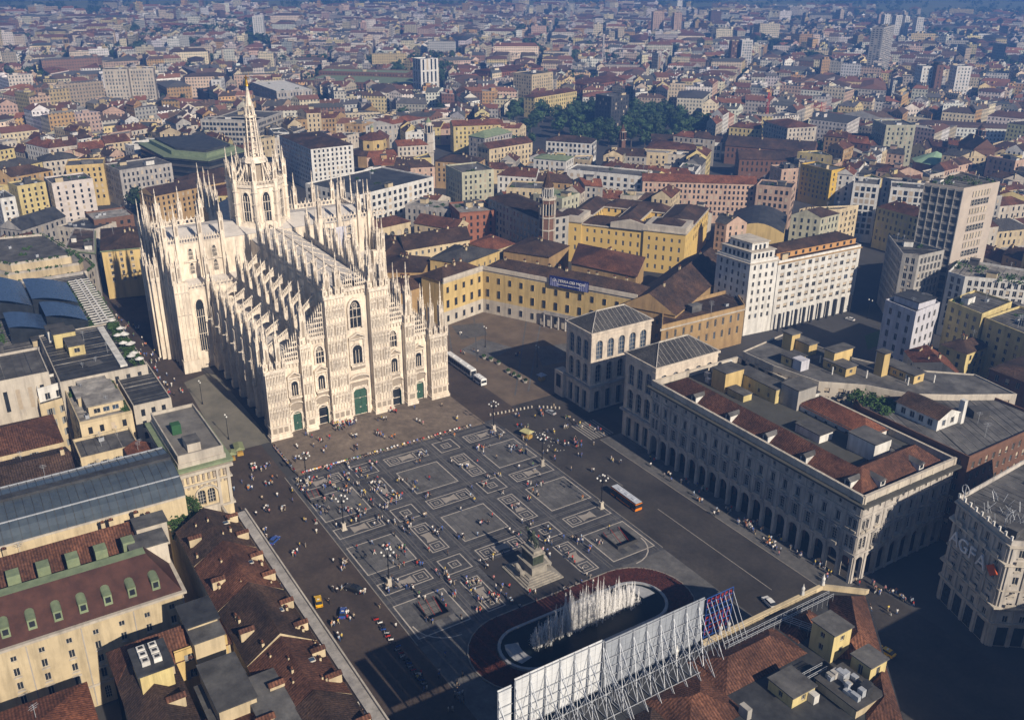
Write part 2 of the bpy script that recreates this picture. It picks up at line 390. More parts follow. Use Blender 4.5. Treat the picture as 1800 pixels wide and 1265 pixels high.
def dormer_mesh(wallm, roofm, cache={}):
    if wallm not in cache:
        mb = MB(); mb.box(-.8, .8, -1.0, 2.2, -1.2, 1.2, wallm)
        mb.quad((-.5, -1.02, .1), (.5, -1.02, .1), (.5, -1.02, 1.0), (-.5, -1.02, 1.0), GLASSDK)
        mb.add([(-1, -1.25, 1.15), (1, -1.25, 1.15), (1, 2.4, 1.15), (-1, 2.4, 1.15), (0, -1.25, 1.85), (0, 2.4, 1.85)], [(0, 1, 4), (1, 2, 5, 4), (2, 3, 5), (3, 0, 4, 5)], roofm)
        cache[wallm] = mb.mesh('dormer')
    return cache[wallm]
def skylight_mesh(key=[None]):
    if key[0] is None:
        mb = MB(); mb.box(-.6, .6, -.8, .8, -.1, .16, FRAME); mb.quad((-.5, -.7, .165), (.5, -.7, .165), (.5, .7, .165), (-.5, .7, .165), GLASSBL); key[0] = mb.mesh('skylight')
    return key[0]

def flat_roof(mb, P, z, m, par=.9, parm=None, thick=.35):
    """parapet ring and sunk deck"""
    Q = inset(P, thick); n = len(P); pm = parm or m
    for i in range(n):
        j = (i+1) % n
        mb.quad((*P[i], z), (*P[j], z), (*P[j], z+par), (*P[i], z+par), pm)
        mb.quad((*P[i], z+par), (*P[j], z+par), (*Q[j], z+par), (*Q[i], z+par), pm)
        mb.quad((*Q[i], z+par), (*Q[j], z+par), (*Q[j], z+.05), (*Q[i], z+.05), pm)
    mb.add([(*q, z+.05) for q in Q], [tuple(range(n))], m)
def rand_in(P, d=1.5):
    Q = inset(P, d); xs = [q[0] for q in Q]; ys = [q[1] for q in Q]
    for _ in range(40):
        x, y = random.uniform(min(xs), max(xs)), random.uniform(min(ys), max(ys))
        if inside(x, y, Q): return x, y
    return sum(xs)/len(xs), sum(ys)/len(ys)
def long_angle(P):
    e = max(range(len(P)), key=lambda i: math.hypot(P[(i+1) % len(P)][0]-P[i][0], P[(i+1) % len(P)][1]-P[i][1]))
    return math.atan2(P[(e+1) % len(P)][1]-P[e][1], P[(e+1) % len(P)][0]-P[e][0])
def hedge_blob(mb, x, y, z, r, h, m=PLANT, n=14):
    """a shrub of many small leaf faces"""
    for _ in range(n):
        a = random.uniform(0, 2*pi); q = r*math.sqrt(random.random()); t = random.random()
        cx, cy, cz = x+q*math.cos(a), y+q*math.sin(a), z+h*t*(1-.5*q/r)
        s = random.uniform(.25, .5); v = [Vector((random.gauss(0, 1), random.gauss(0, 1), random.gauss(0, 1))).normalized()*s for _ in range(2)]
        c = Vector((cx, cy, max(cz, z+.1)))
        mb.add([tuple(c-v[0]), tuple(c+v[1]), tuple(c+v[0]), tuple(c-v[1])], [(0, 1, 2, 3)], m)
def clutter(parent, P, z, n=4, mats=(CREAM, GREYFLAT, WHITE)):
    """stair heads, tanks and air units standing on a flat roof"""
    A = long_angle(P)
    for _ in range(n):
        x, y = rand_in(P, 2.5); mb = MB(); t = random.random()
        if t < .35:
            w, l, h = random.uniform(2.2, 4), random.uniform(3, 5.5), random.uniform(2, 3)
            mb.obox(x, y, A, l, w, z, z+h, random.choice(mats)); mb.obox(x, y, A, l+.5, w+.5, z+h, z+h+.2, GREYFLAT); mb.build('stair_head', parent)
        elif t < .75:
            mb.obox(x, y, A, 1.6, 1.1, z, z+1.1, STEEL); mb.obox(x, y, A, 1.2, .7, z+1.1, z+1.25, DKMETAL); mb.build('air_unit', parent)
        else:
            for k in range(4): hedge_blob(mb, x+random.uniform(-2, 2), y+random.uniform(-2, 2), z, .9, 1.1)
            mb.build('roof_shrub', parent)

def antenna_mesh(key=[None]):
    if key[0] is None:
        mb = MB(); mb.bar((0, 0, -1), (0, 0, 3.2), .05, STEEL)
        for z, l in ((3.1, .7), (2.7, .9), (2.3, .6)): mb.bar((-l, 0, z), (l, 0, z), .035, STEEL)
        mb.bar((0, -.6, 2.9), (0, .6, 2.9), .03, STEEL); key[0] = mb.mesh('antenna')
    return key[0]
def seams(parent, P, z, gap=2.6):
    """raised felt laps and a pipe run across a flat roof"""
    A = long_angle(P)+pi/2; c, s = math.cos(A), math.sin(A); Q = inset(P, .6); U = [(x*c+y*s, -x*s+y*c) for x, y in Q]; mb = MB()
    v = min(p[1] for p in U)+gap*.6
    while v < max(p[1] for p in U):
        xs = []
        for i in range(len(U)):
            a, b = U[i], U[(i+1) % len(U)]
            if (a[1]-v)*(b[1]-v) < 0: xs.append(a[0]+(b[0]-a[0])*(v-a[1])/(b[1]-a[1]))
        if len(xs) == 2:
            p, q = [(u*c-v*s, u*s+v*c, z+.03) for u in sorted(xs)]; mb.bar(p, q, .07 if random.random() < .85 else .16, random.choice((GREYFLAT, DKMETAL, PALEFLAT)))
        v += gap*random.uniform(.7, 1.4)
    if mb.v: stuff(mb.build('roof_seam', parent))
def rows_for(h, floors, first=4.2, wh=.58, top=.6):
    fh = (h-first-top)/max(1, floors); return [(first+fh*(k+.22), first+fh*(k+.22)+fh*wh) for k in range(floors)]

def building(name, label, P, h, wallm, roofm, kind='hip', rh=3.5, floors=5, cat='building', group=None, w=1.2, pitch=3.4, detail=1, style='dark', over=.5, chim=2, clut=3, blinds=.15, first=4.2, margin=1.0, edges=None, cornice=None, z0=0.0, root=None, wh=.58, par=.9, dorm=0, sill=None, arch=(), rows=None, keep=False):
    """a house: walls with windows, roof, chimneys or roof clutter. detail 2 = every window its own object"""
    P = ccw(P)
    if not keep: FOOT.append(P)
    t = root or thing(name, label, cat, (sum(p[0] for p in P)/len(P), sum(p[1] for p in P)/len(P), 0), group)
    base = root is None
    if base: org = t.location.copy(); P = [(x-org.x, y-org.y) for x, y in P]
    global CAM
    oc = CAM.copy()
    if base: CAM = CAM-Vector((org.x, org.y, 0))
    rw = rows if rows is not None else [(a, b) for a, b in rows_for(h, floors, first, wh) if a > z0+.3]
    wo = facade(t, P, z0, h, wallm, rw, w, pitch, style, joined=detail < 2, blinds=blinds, margin=margin, edges=edges, sill=sill, arch=arch)
    CAM = oc
    mb = MB()
    if cornice is not None:
        cm = MB(); cm.prism(inset(P, -.55), h-.55, h-.1, cornice, True); cm.build('cornice', t)
    if kind in ('hip', 'gable') and len(P) == 4:
        r1, r2 = roof_quad(mb, P, h, rh, roofm, kind, wallm, over); ro = mb.build('roof', t)
        A = math.atan2(r2[1]-r1[1], r2[0]-r1[0]); L = math.hypot(r2[0]-r1[0], r2[1]-r1[1])
        for k in range(chim):
            f = random.uniform(-.05, 1.05); s = random.choice((-1, 1))*random.uniform(.3, 2.2)
            put('chimney', chimney_mesh(), t, (r1[0]+(r2[0]-r1[0])*f-math.sin(A)*s, r1[1]+(r2[1]-r1[1])*f+math.cos(A)*s, h+rh-.35*abs(s)), A, random.uniform(.7, 1.05))
        if dorm:
            wd = min(math.hypot(P[1][0]-P[0][0], P[1][1]-P[0][1]), math.hypot(P[2][0]-P[1][0], P[2][1]-P[1][1]))/2
            for k in range(dorm):
                f = (k+.5)/dorm
                for s in (-1, 1):
                    nx, ny = -math.sin(A)*s, math.cos(A)*s
                    cx, cy = r1[0]+(r2[0]-r1[0])*f+nx*wd*.55, r1[1]+(r2[1]-r1[1])*f+ny*wd*.55
                    put('dormer', dormer_mesh(CREAM2, roofm), t, (cx, cy, h+rh*.45+.3), math.atan2(ny, nx)+pi/2)
    else:
        flat_roof(mb, P, h, roofm, par, wallm); mb.build('roof', t); clutter(t, P, h+.06, clut)
        if math.hypot(t.location.x-CAM.x, t.location.y-CAM.y) < 520: seams(t, P, h+.05)
    if math.hypot(t.location.x-CAM.x, t.location.y-CAM.y) < 620 and root is None:
        for k in range(2): x, y = rand_in(P, 2); put('antenna', antenna_mesh(), t, (x, y, h+(rh*.5 if kind != 'flat' else .9)), random.uniform(0, 3), random.uniform(.8, 1.3))
    return t
# ================================================================== ground and piazza
GROUND = mat('town asphalt', (.065, .063, .062), (.04, .04, .042), scale=.05, rough=.9)
HOLES = [(-114.0, -106.5, -34.0, -27.4), (-113.8, -106.4, 26.6, 32.0), (-46.5, -40.5, 32.6, 37.0)]   # stairwells
def pierced(mb, x0, x1, y0, y1, z, m):
    xs = sorted({x0, x1, *[v for h in HOLES for v in h[:2]]}); ys = sorted({y0, y1, *[v for h in HOLES for v in h[2:]]})
    for a, b in zip(xs[:-1], xs[1:]):
        for c, d in zip(ys[:-1], ys[1:]):
            if any(h[0] <= (a+b)/2 <= h[1] and h[2] <= (c+d)/2 <= h[3] for h in HOLES): continue
            mb.quad((a, c, z), (b, c, z), (b, d, z), (a, d, z), m)
mb = MB(); pierced(mb, -690, 4390, -4390, 890, 0, GROUND); struct(mb.build('ground'))
STONE = mat('dark paving stone', (.088, .088, .094), (.052, .052, .057), scale=.45, rough=.75, bump=.15)
BROWNRD = mat('brown cobbles', (.085, .064, .052), (.05, .039, .034), scale=.10, rough=.85, bump=.2, bscale=6)
ASPH = mat('road asphalt', (.06, .054, .05), (.037, .034, .034), scale=.07, rough=.85)
SLAB = mat('grey slab paving', (.142, .139, .137), (.094, .092, .093), scale=.3, rough=.8, vary=.16)
MIDLINE = mat('grey paving strip', (.17, .162, .155), (.12, .115, .11), scale=.7)
INLAY = mat('white inlay stone', (.48, .44, .39), (.33, .30, .27), scale=.8, rough=.7)
SAGR = mat('sagrato granite', (.21, .168, .13), (.15, .12, .095), scale=.5, rough=.85, bump=.2, bscale=5)
for m_ in (STONE, SLAB, BROWNRD, ASPH, SAGR): weather(m_, .06, .7, 1.2); weather(m_, .9, .8, 1.1)
GRANITE = mat('grey green granite', (.20, .185, .15), (.12, .115, .095), scale=.12, rough=.85)
PALEPANEL = mat('pale paving panel', (.33, .30, .27), (.25, .225, .2), scale=.5, rough=.8)

def sheet(name, P, z, m, parent=None, st=True):
    mb = MB(); P = ccw(P); mb.add([(*p, z) for p in P], [tuple(range(len(P)))], m); o = mb.build(name, parent)
    if st and parent is None: struct(o)
    return o
sheet('north_road', rect(-240, 240, 38, 66), .004, BROWNRD)
sheet('south_road', rect(-240, 22, -75, -38), .004, ASPH)
mb = MB(); pierced(mb, -121, -27.5, -38.5, 38.5, .008, STONE); piazza = struct(mb.build('piazza_pavement'))
sheet('west_pavement', rect(-178, -121, -38.5, 38.5), .0065, SLAB)
sheet('palace_square', [(-22, -50), (76, -50), (76, -96), (0, -134), (-22, -120)], .007, mat('court cobbles', (.165, .125, .09), (.10, .077, .058), scale=.12, rough=.85))
sheet('south_cobbles', rect(-27.5, 70, -50, -34), .0075, BROWNRD)
sheet('north_forecourt', [(-2, 34), (62, 34), (66, 37), (62, 47), (-2, 50)], .010, GRANITE)
for k, (a, b) in enumerate((((20, -60), (64, -84)), ((30, -54), (72, -74)), ((-15, -62), (50, -112)), ((-15, -56), (56, -108)))):
    # pale bands in the cobbles of the palace square
    l = math.hypot(b[0]-a[0], b[1]-a[1]); nx, ny = -(b[1]-a[1])/l*.3, (b[0]-a[0])/l*.3
    sheet('paving_band', [(a[0]+nx, a[1]+ny), (b[0]+nx, b[1]+ny), (b[0]-nx, b[1]-ny), (a[0]-nx, a[1]-ny)], .013, SLAB)
for P in ([(18, -64), (34, -60), (40, -74), (24, -80)], [(44, -66), (60, -70), (56, -84), (42, -78)], [(2, -80), (20, -88), (16, -104), (0, -98)]):
    sheet('paving_panel', P, .012, SLAB)
# sagrato: low terrace before the cathedral, three steps down
mb = MB()
for k, z in enumerate((.15, .30, .45)):
    d = .9-.3*k; mb.box(-27.8-d, 0.5, -34.2-d*0.6, 34.2+d*.6, 0, z, SAGR)
struct(mb.build('terrace_steps'))
SAGZ = .45

def frame(x0, x1, y0, y1, w, z, m, name='inlay_line', parent=piazza):
    mb = MB()
    for a, b, c, d in ((x0, x1, y0, y0+w), (x0, x1, y1-w, y1), (x0, x0+w, y0+w, y1-w), (x1-w, x1, y0+w, y1-w)):
        mb.quad((a, c, z), (b, c, z), (b, d, z), (a, d, z), m)
    return mb.build(name, parent)
def panel(x0, x1, y0, y1, z, m, name='paving_panel'):
    mb = MB(); mb.quad((x0, y0, z), (x1, y0, z), (x1, y1, z), (x0, y1, z), m); return mb.build(name, piazza)
DARKLINE = mat('dark paving joint', (.05, .048, .048), (.035, .034, .035), scale=1)
def hourglass(cx, cy, l, w, along):
    mb = MB(); pts = []
    for s in (1, -1):
        for k in range(7):
            t = -1+2*k/6; pts.append((s*t*l/2, s*(w/2)*(.62+.38*t*t)))
    pts = pts if along == 'x' else [(b, a) for a, b in pts]
    P = ccw([(cx+a, cy+b) for a, b in pts]); mb.add([(*p, .0205) for p in P], [tuple(range(len(P)))], PALEPANEL); mb.build('paving_panel', piazza)
XN = [-35.8, -65.8, -95.8]; XB = [-50.8, -80.8, -110.8]
for x in XN:
    for y in (-15, 15):       # small squares at the crossings
        panel(x-4.4, x+4.4, y-4.4, y+4.4, .012, DARKLINE); panel(x-4.2, x+4.2, y-4.2, y+4.2, .014, STONE)
        frame(x-3.7, x+3.7, y-3.7, y+3.7, .32, .018, INLAY); frame(x-1.5, x+1.5, y-1.5, y+1.5, .28, .018, INLAY); frame(x-.5, x+.5, y-.5, y+.5, .16, .018, INLAY)
    for y in (-30, 0, 30):    # long panels lying across
        lamp = y != 0
        frame(x-2.7, x+2.7, y-7.2, y+7.2, .32, .018, INLAY); frame(x-3.5, x+3.5, y-8, y+8, .14, .016, DARKLINE)
        for s in ((-1, 1) if y == 0 else ((1,) if y < 0 else (-1,))):
            frame(x-1.7, x+1.7, y+s*4.6-1.7, y+s*4.6+1.7, .24, .018, INLAY); frame(x-.6, x+.6, y+s*4.6-.6, y+s*4.6+.6, .16, .018, INLAY)
        hourglass(x, y, 4.6, 3.6, 'y')
for k, x in enumerate(XB):
    for y in (-15, 15):
        frame(x-7.4, x+7.4, y-2.7, y+2.7, .32, .018, INLAY); frame(x-8.2, x+8.2, y-3.5, y+3.5, .14, .016, DARKLINE)
        for s in (-1, 1):
            frame(x+s*4.8-1.7, x+s*4.8+1.7, y-1.7, y+1.7, .24, .018, INLAY); frame(x+s*4.8-.6, x+s*4.8+.6, y-.6, y+.6, .16, .018, INLAY)
        hourglass(x, y, 4.6, 3.6, 'x')
    for y in (-30, 0, 30):    # big squares laid in slabs
        if k == 2 and y == 0: continue
        frame(x-8.6, x+8.6, y-8.6, y+8.6, .16, .016, DARKLINE)
        frame(x-7.41, x+7.41, y-7.41, y+7.41, .34, .018, INLAY)
        n = 7; s = 14.2/n
        for i in range(n):
            off = 0.0 if i % 2 else s*.5; y0 = y-7.06+i*s; x0 = x-7.06; xs = sorted(set([x-7.06]+[min(x+7.06, max(x-7.06, x-7.06+off+j*s*1.9)) for j in range(0, 6)]+[x+7.06]))
            for a, b in zip(xs[:-1], xs[1:]):
                if b-a > .3 and not (k == 2 and any(a < h[1] and b > h[0] and y0 < h[3] and y0+s > h[2] for h in HOLES)): panel(a+.05, b-.05, y0+.05, y0+s-.05, .013+.002*random.random(), SLAB, 'paving_slab')
for y in (-20.6, -9.4, 9.4, 20.6, -36.6, 36.6):      # grey strips along and across the square
    for d in (-.5, .5): panel(-120, -29, y+d-.1, y+d+.1, .0112, MIDLINE, 'paving_strip')
for x in XN:
    for d in (-5.4, -4.6, 4.6, 5.4): panel(x+d-.1, x+d+.1, -37, 37, .0108, MIDLINE, 'paving_strip')
for y in (-24, -6, 6, 24):      # long joints running the length of the square
    for d in (-.9, .9): panel(-120, -29, y+d-.07, y+d+.07, .0115, DARKLINE, 'paving_joint')
# front edge of the pavement with its curved corners
mb = MB()
for s in (-1, 1):
    pts = [(-113+9*math.cos(a), s*(27.5+9*math.sin(a))) for a in [pi/2+pi/2*k/6 for k in range(7)]]
    for a, b in zip(pts[:-1], pts[1:]):
        l = math.hypot(b[0]-a[0], b[1]-a[1]); nx, ny = -(b[1]-a[1])/l*.17, (b[0]-a[0])/l*.17
        mb.quad((a[0]+nx, a[1]+ny, .02), (b[0]+nx, b[1]+ny, .02), (b[0]-nx, b[1]-ny, .02), (a[0]-nx, a[1]-ny, .02), INLAY)
mb.build('inlay_line', piazza)
# road lines, kerbs and zebra crossing
mb = MB()
LINE = mat('worn road paint', (.30, .285, .265), (.2, .19, .18), scale=.8)
rl = None
for x0, x1, y in ((-150, -104, -50.5), (-88, -80, -49.8), (-170, -156, -51)):
    mb = MB(); mb.quad((x0, y-.12, .016), (x1, y-.12, .016), (x1, y+.12, .016), (x0, y+.12, .016), LINE); struct(mb.build('road_line'))
for k in range(9):
    mb = MB(); y = -60-k*1.15; mb.quad((-58.5, y, .016), (-46.5, y, .016), (-46.5, y+.55, .016), (-58.5, y+.55, .016), LINE); struct(mb.build('crossing_line'))
KERB = mat('kerb granite', (.26, .24, .215), (.18, .165, .15), scale=1)
for n, b in (('south_kerb', (-160, -60, -62.3, -62.0)), ('north_kerb', (-120, -27, 38.5, 38.8)), ('square_kerb', (-120, -36, -38.8, -38.5))):
    mb = MB(); mb.box(b[0], b[1], b[2], b[3], 0, .13 if n[0] == 's' and n[1] == 'o' else .05, KERB); struct(mb.build(n))
mb = MB(); mb.box(-160, -60, -71, -62.3, 0, .125, SLAB); struct(mb.build('portico_pavement'))

# ================================================================== cathedral
duomo = thing('cathedral', 'huge white marble gothic cathedral bristling with pinnacles and a tall central spire', 'cathedral', (0, 0, 0))
FOOT.append(rect(-3, 160, -50, 50))
# --- pinnacle shapes
def pinnacle_mesh(H, w, tiers=1):
    """square shaft with corner ribs, gablets, slender crocketed spire and a statue"""
    mb = MB(); hs = H*.46
    mb.box(-w/2, w/2, -w/2, w/2, -2, hs, MARBLE2)
    for sx in (-1, 1):
        for sy in (-1, 1):
            x, y = sx*w*.5, sy*w*.5; r = w*.13
            mb.box(x-r, x+r, y-r, y+r, 0, hs*1.08, MARBLE2); mb.frustum(x, y, hs*1.08, hs*1.08+H*.13, r*1.3, .01, 4, MARBLE2, False)
    for k in range(4):
        a = k*pi/2; c, s = math.cos(a), math.sin(a)
        def T(x, y, z): return (x*c-y*s, x*s+y*c, z)
        d = w*.5+.03   # blind niche and gablet
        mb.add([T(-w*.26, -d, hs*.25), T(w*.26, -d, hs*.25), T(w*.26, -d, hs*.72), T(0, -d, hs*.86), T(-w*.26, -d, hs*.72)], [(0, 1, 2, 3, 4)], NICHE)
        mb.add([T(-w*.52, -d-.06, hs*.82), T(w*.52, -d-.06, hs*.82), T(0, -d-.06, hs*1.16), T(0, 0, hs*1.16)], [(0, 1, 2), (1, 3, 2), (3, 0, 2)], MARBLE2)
    mb.frustum(0, 0, hs, hs+H*.06, w*.42, w*.44, 8, MARBLE2); mb.frustum(0, 0, hs+H*.06, H*.88, w*.36, w*.07, 8, MARBLE2)
    for k in range(3):
        z = hs+H*(.13+.09*k); r = w*(.34-.085*k); mb.frustum(0, 0, z, z+H*.014, r*1.25, r*1.0, 8, MARBLE2)
    mb.frustum(0, 0, H*.88, H*.895, w*.16, w*.16, 6, MARBLE2)     # statue on top
    mb.frustum(0, 0, H*.895, H*.96, w*.13, w*.09, 6, MARBLE2); mb.ball(0, 0, H*.975, w*.07, w*.07, H*.018, MARBLE2, 6, 4)
    return mb.mesh('pinnacle')
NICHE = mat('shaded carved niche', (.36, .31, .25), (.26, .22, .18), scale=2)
PIN = {k: pinnacle_mesh(*v) for k, v in dict(s=(9, 1.0), m=(16, 1.35), l=(22, 1.7), xl=(15, 1.5)).items()}
def pin(k, x, y, z, sc=1.0, parent=None):
    o = put('pinnacle', PIN[k], parent or duomo, (x, y, z), 0, (1, 1, sc)); return o

# --- facade
def zgable(y, ya, za, yb, zb): return za+(zb-za)*(y-ya)/(yb-ya)
fm = MB()
BAYS = [(4.6, -4.6, 48.0), (17.6, 11.6, 33.0), (27.4, 21.3, 26.2), (-11.6, -17.6, 33.0), (-21.3, -27.4, 26.2)]
# wall panels between buttresses, standing back
def gothic(w, h, n=6):
    """pointed opening outline from the sill, counter-clockwise"""
    s = h-w*.95
    pts = [(-w/2, 0), (w/2, 0), (w/2, s)]
    for k in range(1, n): a = k/n; pts.append((w/2*math.cos(a*pi/2)**.9, s+(h-s)*math.sin(a*pi/2)))
    pts.append((0, h))
    for k in range(n-1, 0, -1): a = k/n; pts.append((-w/2*math.cos(a*pi/2)**.9, s+(h-s)*math.sin(a*pi/2)))
    pts.append((-w/2, s)); return pts
def rounded(w, h, n=8):
    s = h-w*.5; return [(-w/2, 0), (w/2, 0)]+[(w/2*math.cos(pi*k/n), s+w/2*math.sin(pi*k/n)) for k in range(n+1)]
def framed_plate(parent, name, y, z, x, pts, m, frame_m, fw_=.45, proud=.5, bars=0, label=None, tracery=False):
    """an opening on the west front: leaf or glazing set behind a proud moulded frame"""
    mb = MB(); n = len(pts)
    mb.add([(x, y-a, z+b) for a, b in pts], [tuple(range(n))], m)
    w = max(a for a, b in pts)-min(a for a, b in pts); h = max(b for a, b in pts)
    cy = h*.5
    def outw(a, b, e): return (a*(1+2*e/w), b+(e if b > .01 else 0)*(1 if b > .5 else 0))
    o = mb.build(name, parent)
    f = MB()
    for k in range(1, n):
        p, q = pts[k], pts[(k+1) % n]
        P1, Q1 = outw(*p, fw_), outw(*q, fw_)
        for xx in ((x-proud,)):
            f.quad((xx, y-p[0], z+p[1]), (xx, y-P1[0], z+P1[1]), (xx, y-Q1[0], z+Q1[1]), (xx, y-q[0], z+q[1]), frame_m)
        f.quad((x-proud, y-p[0], z+p[1]), (x-proud, y-q[0], z+q[1]), (x, y-q[0], z+q[1]), (x, y-p[0], z+p[1]), frame_m)
        f.quad((x-proud, y-P1[0], z+P1[1]), (x, y-P1[0], z+P1[1]), (x, y-Q1[0], z+Q1[1]), (x-proud, y-Q1[0], z+Q1[1]), frame_m)
    for k in range(1, bars+1):
        a = -w/2+w*k/(bars+1); f.box(x-.25, x-.02, y-a-.09, y-a+.09, z, z+h*.72, frame_m)
    if tracery:
        f.box(x-.22, x-.02, y-w/2, y+w/2, z+h*.36, z+h*.36+.2, frame_m); f.box(x-.22, x-.02, y-w/2, y+w/2, z+h*.66, z+h*.66+.2, frame_m)
        for k in range(8):
            a0, a1 = 2*pi*k/8, 2*pi*(k+1)/8; r = w*.24; c = z+h*.8
            f.bar((x-.15, y+r*math.cos(a0), c+r*math.sin(a0)), (x-.15, y+r*math.cos(a1), c+r*math.sin(a1)), .11, frame_m)
            f.bar((x-.15, y, c), (x-.15, y+r*math.cos(a0), c+r*math.sin(a0)), .06, frame_m)
    f.build('frame' if name == 'window' else 'door_frame', o)
    return o
def pediment(mb, y, z, w, h, x, m, curved=False):
    n = 8
    for k in range(n if curved else 2):
        if curved:
            a0, a1 = pi*k/n, pi*(k+1)/n; p = (-w/2*math.cos(a0), h*math.sin(a0)); q = (-w/2*math.cos(a1), h*math.sin(a1))
        else: p, q = ((-w/2, 0), (0, h)) if k == 0 else ((0, h), (w/2, 0))
        t = .5
        vs = [(x-1.1, y+p[0], z+p[1]), (x-1.1, y+q[0], z+q[1]), (x-1.1, y+q[0], z+q[1]+t), (x-1.1, y+p[0], z+p[1]+t)]
        vs += [(x, a, b) for _, a, b in vs]
        mb.add(vs, [(0, 3, 2, 1), (3, 7, 6, 2), (0, 1, 5, 4), (0, 4, 7, 3), (1, 2, 6, 5)], m)
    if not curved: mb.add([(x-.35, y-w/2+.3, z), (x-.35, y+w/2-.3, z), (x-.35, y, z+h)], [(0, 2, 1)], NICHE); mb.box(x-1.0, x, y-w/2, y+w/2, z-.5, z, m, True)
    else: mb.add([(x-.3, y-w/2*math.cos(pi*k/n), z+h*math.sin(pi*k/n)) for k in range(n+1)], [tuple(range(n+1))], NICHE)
for y1, y0, zt in BAYS:
    yc = (y0+y1)/2
    fm.box(0.6, 3.2, y0-.2, y1+.2, 0, zt, MARBLE)
    z = 0.0
    while z < zt-3:           # shallow stone courses
        fm.box(.5, .59, y0, y1, z+3.2, z+3.45, MARBLE); z += 3.6
    # corbel table under the parapet
    k = int((y1-y0)/1.15)
    for i in range(k):
        yy = y0+(i+.5)*(y1-y0)/k; fm.box(.0, .59, yy-.28, yy+.28, zt-1.5, zt-.3, MARBLE2, True)
    fm.box(-.2, .58, y0, y1, zt-.3, zt+.9, MARBLE2, True)
wallo = fm.build('west_wall', duomo)
BUTT = [(30.75, 6.6, 25.5, 2.3), (19.45, 3.5, 32.0, 1.9), (8.1, 6.6, 47.5, 2.1)]
for yb, w, h, prj in BUTT:
    for s in (-1, 1):
        y = s*yb; b = MB()
        # stepped plinth
        b.box(-prj-.9, .6, y-w/2-.55, y+w/2+.55, 0, 1.5, MARBLE); b.box(-prj-.55, .6, y-w/2-.3, y+w/2+.3, 1.5, 2.3, MARBLE)
        b.box(-prj-.25, .6, y-w/2-.12, y+w/2+.12, 2.3, 5.0, MARBLE); b.box(-prj-.55, .6, y-w/2-.35, y+w/2+.35, 5.0, 5.5, MARBLE2, True)
        np_ = 3 if w > 4 else 1        # framed relief panels on the plinth
        for i in range(np_):
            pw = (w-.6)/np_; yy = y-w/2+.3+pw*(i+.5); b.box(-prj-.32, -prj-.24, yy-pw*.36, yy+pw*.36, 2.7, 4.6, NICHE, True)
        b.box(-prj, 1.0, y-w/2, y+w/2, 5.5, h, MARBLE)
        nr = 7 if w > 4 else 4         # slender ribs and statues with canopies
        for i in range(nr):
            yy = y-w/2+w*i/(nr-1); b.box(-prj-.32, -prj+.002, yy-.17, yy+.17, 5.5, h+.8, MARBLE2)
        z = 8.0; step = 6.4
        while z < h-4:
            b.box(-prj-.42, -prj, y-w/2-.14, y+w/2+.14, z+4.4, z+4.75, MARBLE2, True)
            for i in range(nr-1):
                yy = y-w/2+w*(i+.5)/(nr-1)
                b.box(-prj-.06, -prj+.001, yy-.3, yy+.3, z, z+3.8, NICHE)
                if random.random() < .8:
                    b.frustum(-prj-.3, yy, z+.5, z+2.3, .28, .2, 6, MARBLE2); b.ball(-prj-.3, yy, z+2.5, .17, .17, .24, MARBLE2, 6, 4)
                    b.box(-prj-.5, -prj, yy-.3, yy+.3, z+.1, z+.5, MARBLE2, True); b.frustum(-prj-.25, yy, z+2.9, z+4.2, .4, .03, 6, MARBLE2, False)
            z += step
        b.box(-prj-.6, 1.2, y-w/2-.35, y+w/2+.35, h-.6, h+.5, MARBLE2, True)
        bo = b.build('buttress', duomo)
        for i in range(nr):            # gablets along the crown
            yy = y-w/2+w*i/(nr-1)
            g = MB(); g.frustum(-prj+.1, yy, h+.4, h+4.2, .55, .03, 4, MARBLE2, False, pi/4)
        # crowning pinnacles
        if w > 4:
            for dy in (-w*.3, w*.3):
                pin('l' if h > 40 else 'm', -.6, y+dy, h+.5, .66 if h > 40 else 1.22, bo)
            for dy in (-w*.5, -w*.17, w*.17, w*.5): pin('s', -prj+.3, y+dy, h+.4, .55, bo)
            if h < 40: pin('m', 2.8, y+dy, h+.3, 1.1, bo)
        else: pin('l', -.6, y, h+.5, 1.02, bo); pin('s', -prj+.2, y-w*.35, h+.4, .6, bo); pin('s', -prj+.2, y+w*.35, h+.4, .6, bo)
# openwork gables (rows of pointed blades with piercings)
def openwork(yA, zA, yB, zB, zbase, n, x=-.05):
    mb = MB()
    for i in range(n):
        y = yA+(yB-yA)*(i+.5)/n; zt = zA+(zB-zA)*(i+.5)/n; w = abs(yB-yA)/n
        mb.box(x-.12, x+.12, y-.11, y+.11, zbase, zt, MARBLE2); mb.frustum(x, y, zt-.2, zt+1.5, .24, .02, 4, MARBLE2, False)
        mb.box(x-.2, x+.2, y-.2, y+.2, zt-.35, zt-.1, MARBLE2, True)
        ya, yb = y, y+(yB-yA)/n
        if i < n-1:
            zn = zA+(zB-zA)*(i+1.5)/n; zz = zbase
            lim = min(zt, zn)-.4
            while zz+1.5 < lim:         # pierced bands: mullioned arches
                a, b = min(ya, yb)+.1, max(ya, yb)-.1; mid = (a+b)/2
                mb.box(x-.07, x+.07, a, b, zz+1.5, zz+1.75, MARBLE2, True)
                mb.add([(x-.05, a, zz+1.5), (x-.05, mid, zz+1.5), (x-.05, a, zz+.75)], [(0, 1, 2)], MARBLE2); mb.add([(x-.05, b, zz+1.5), (x-.05, mid, zz+1.5), (x-.05, b, zz+.75)], [(0, 2, 1)], MARBLE2)
                zz += 1.75
    mb.build('openwork_gable', duomo)
openwork(4.6, 50.0, 0.15, 56.3, 48.6, 6); openwork(-4.6, 50.0, -.15, 56.3, 48.6, 6)
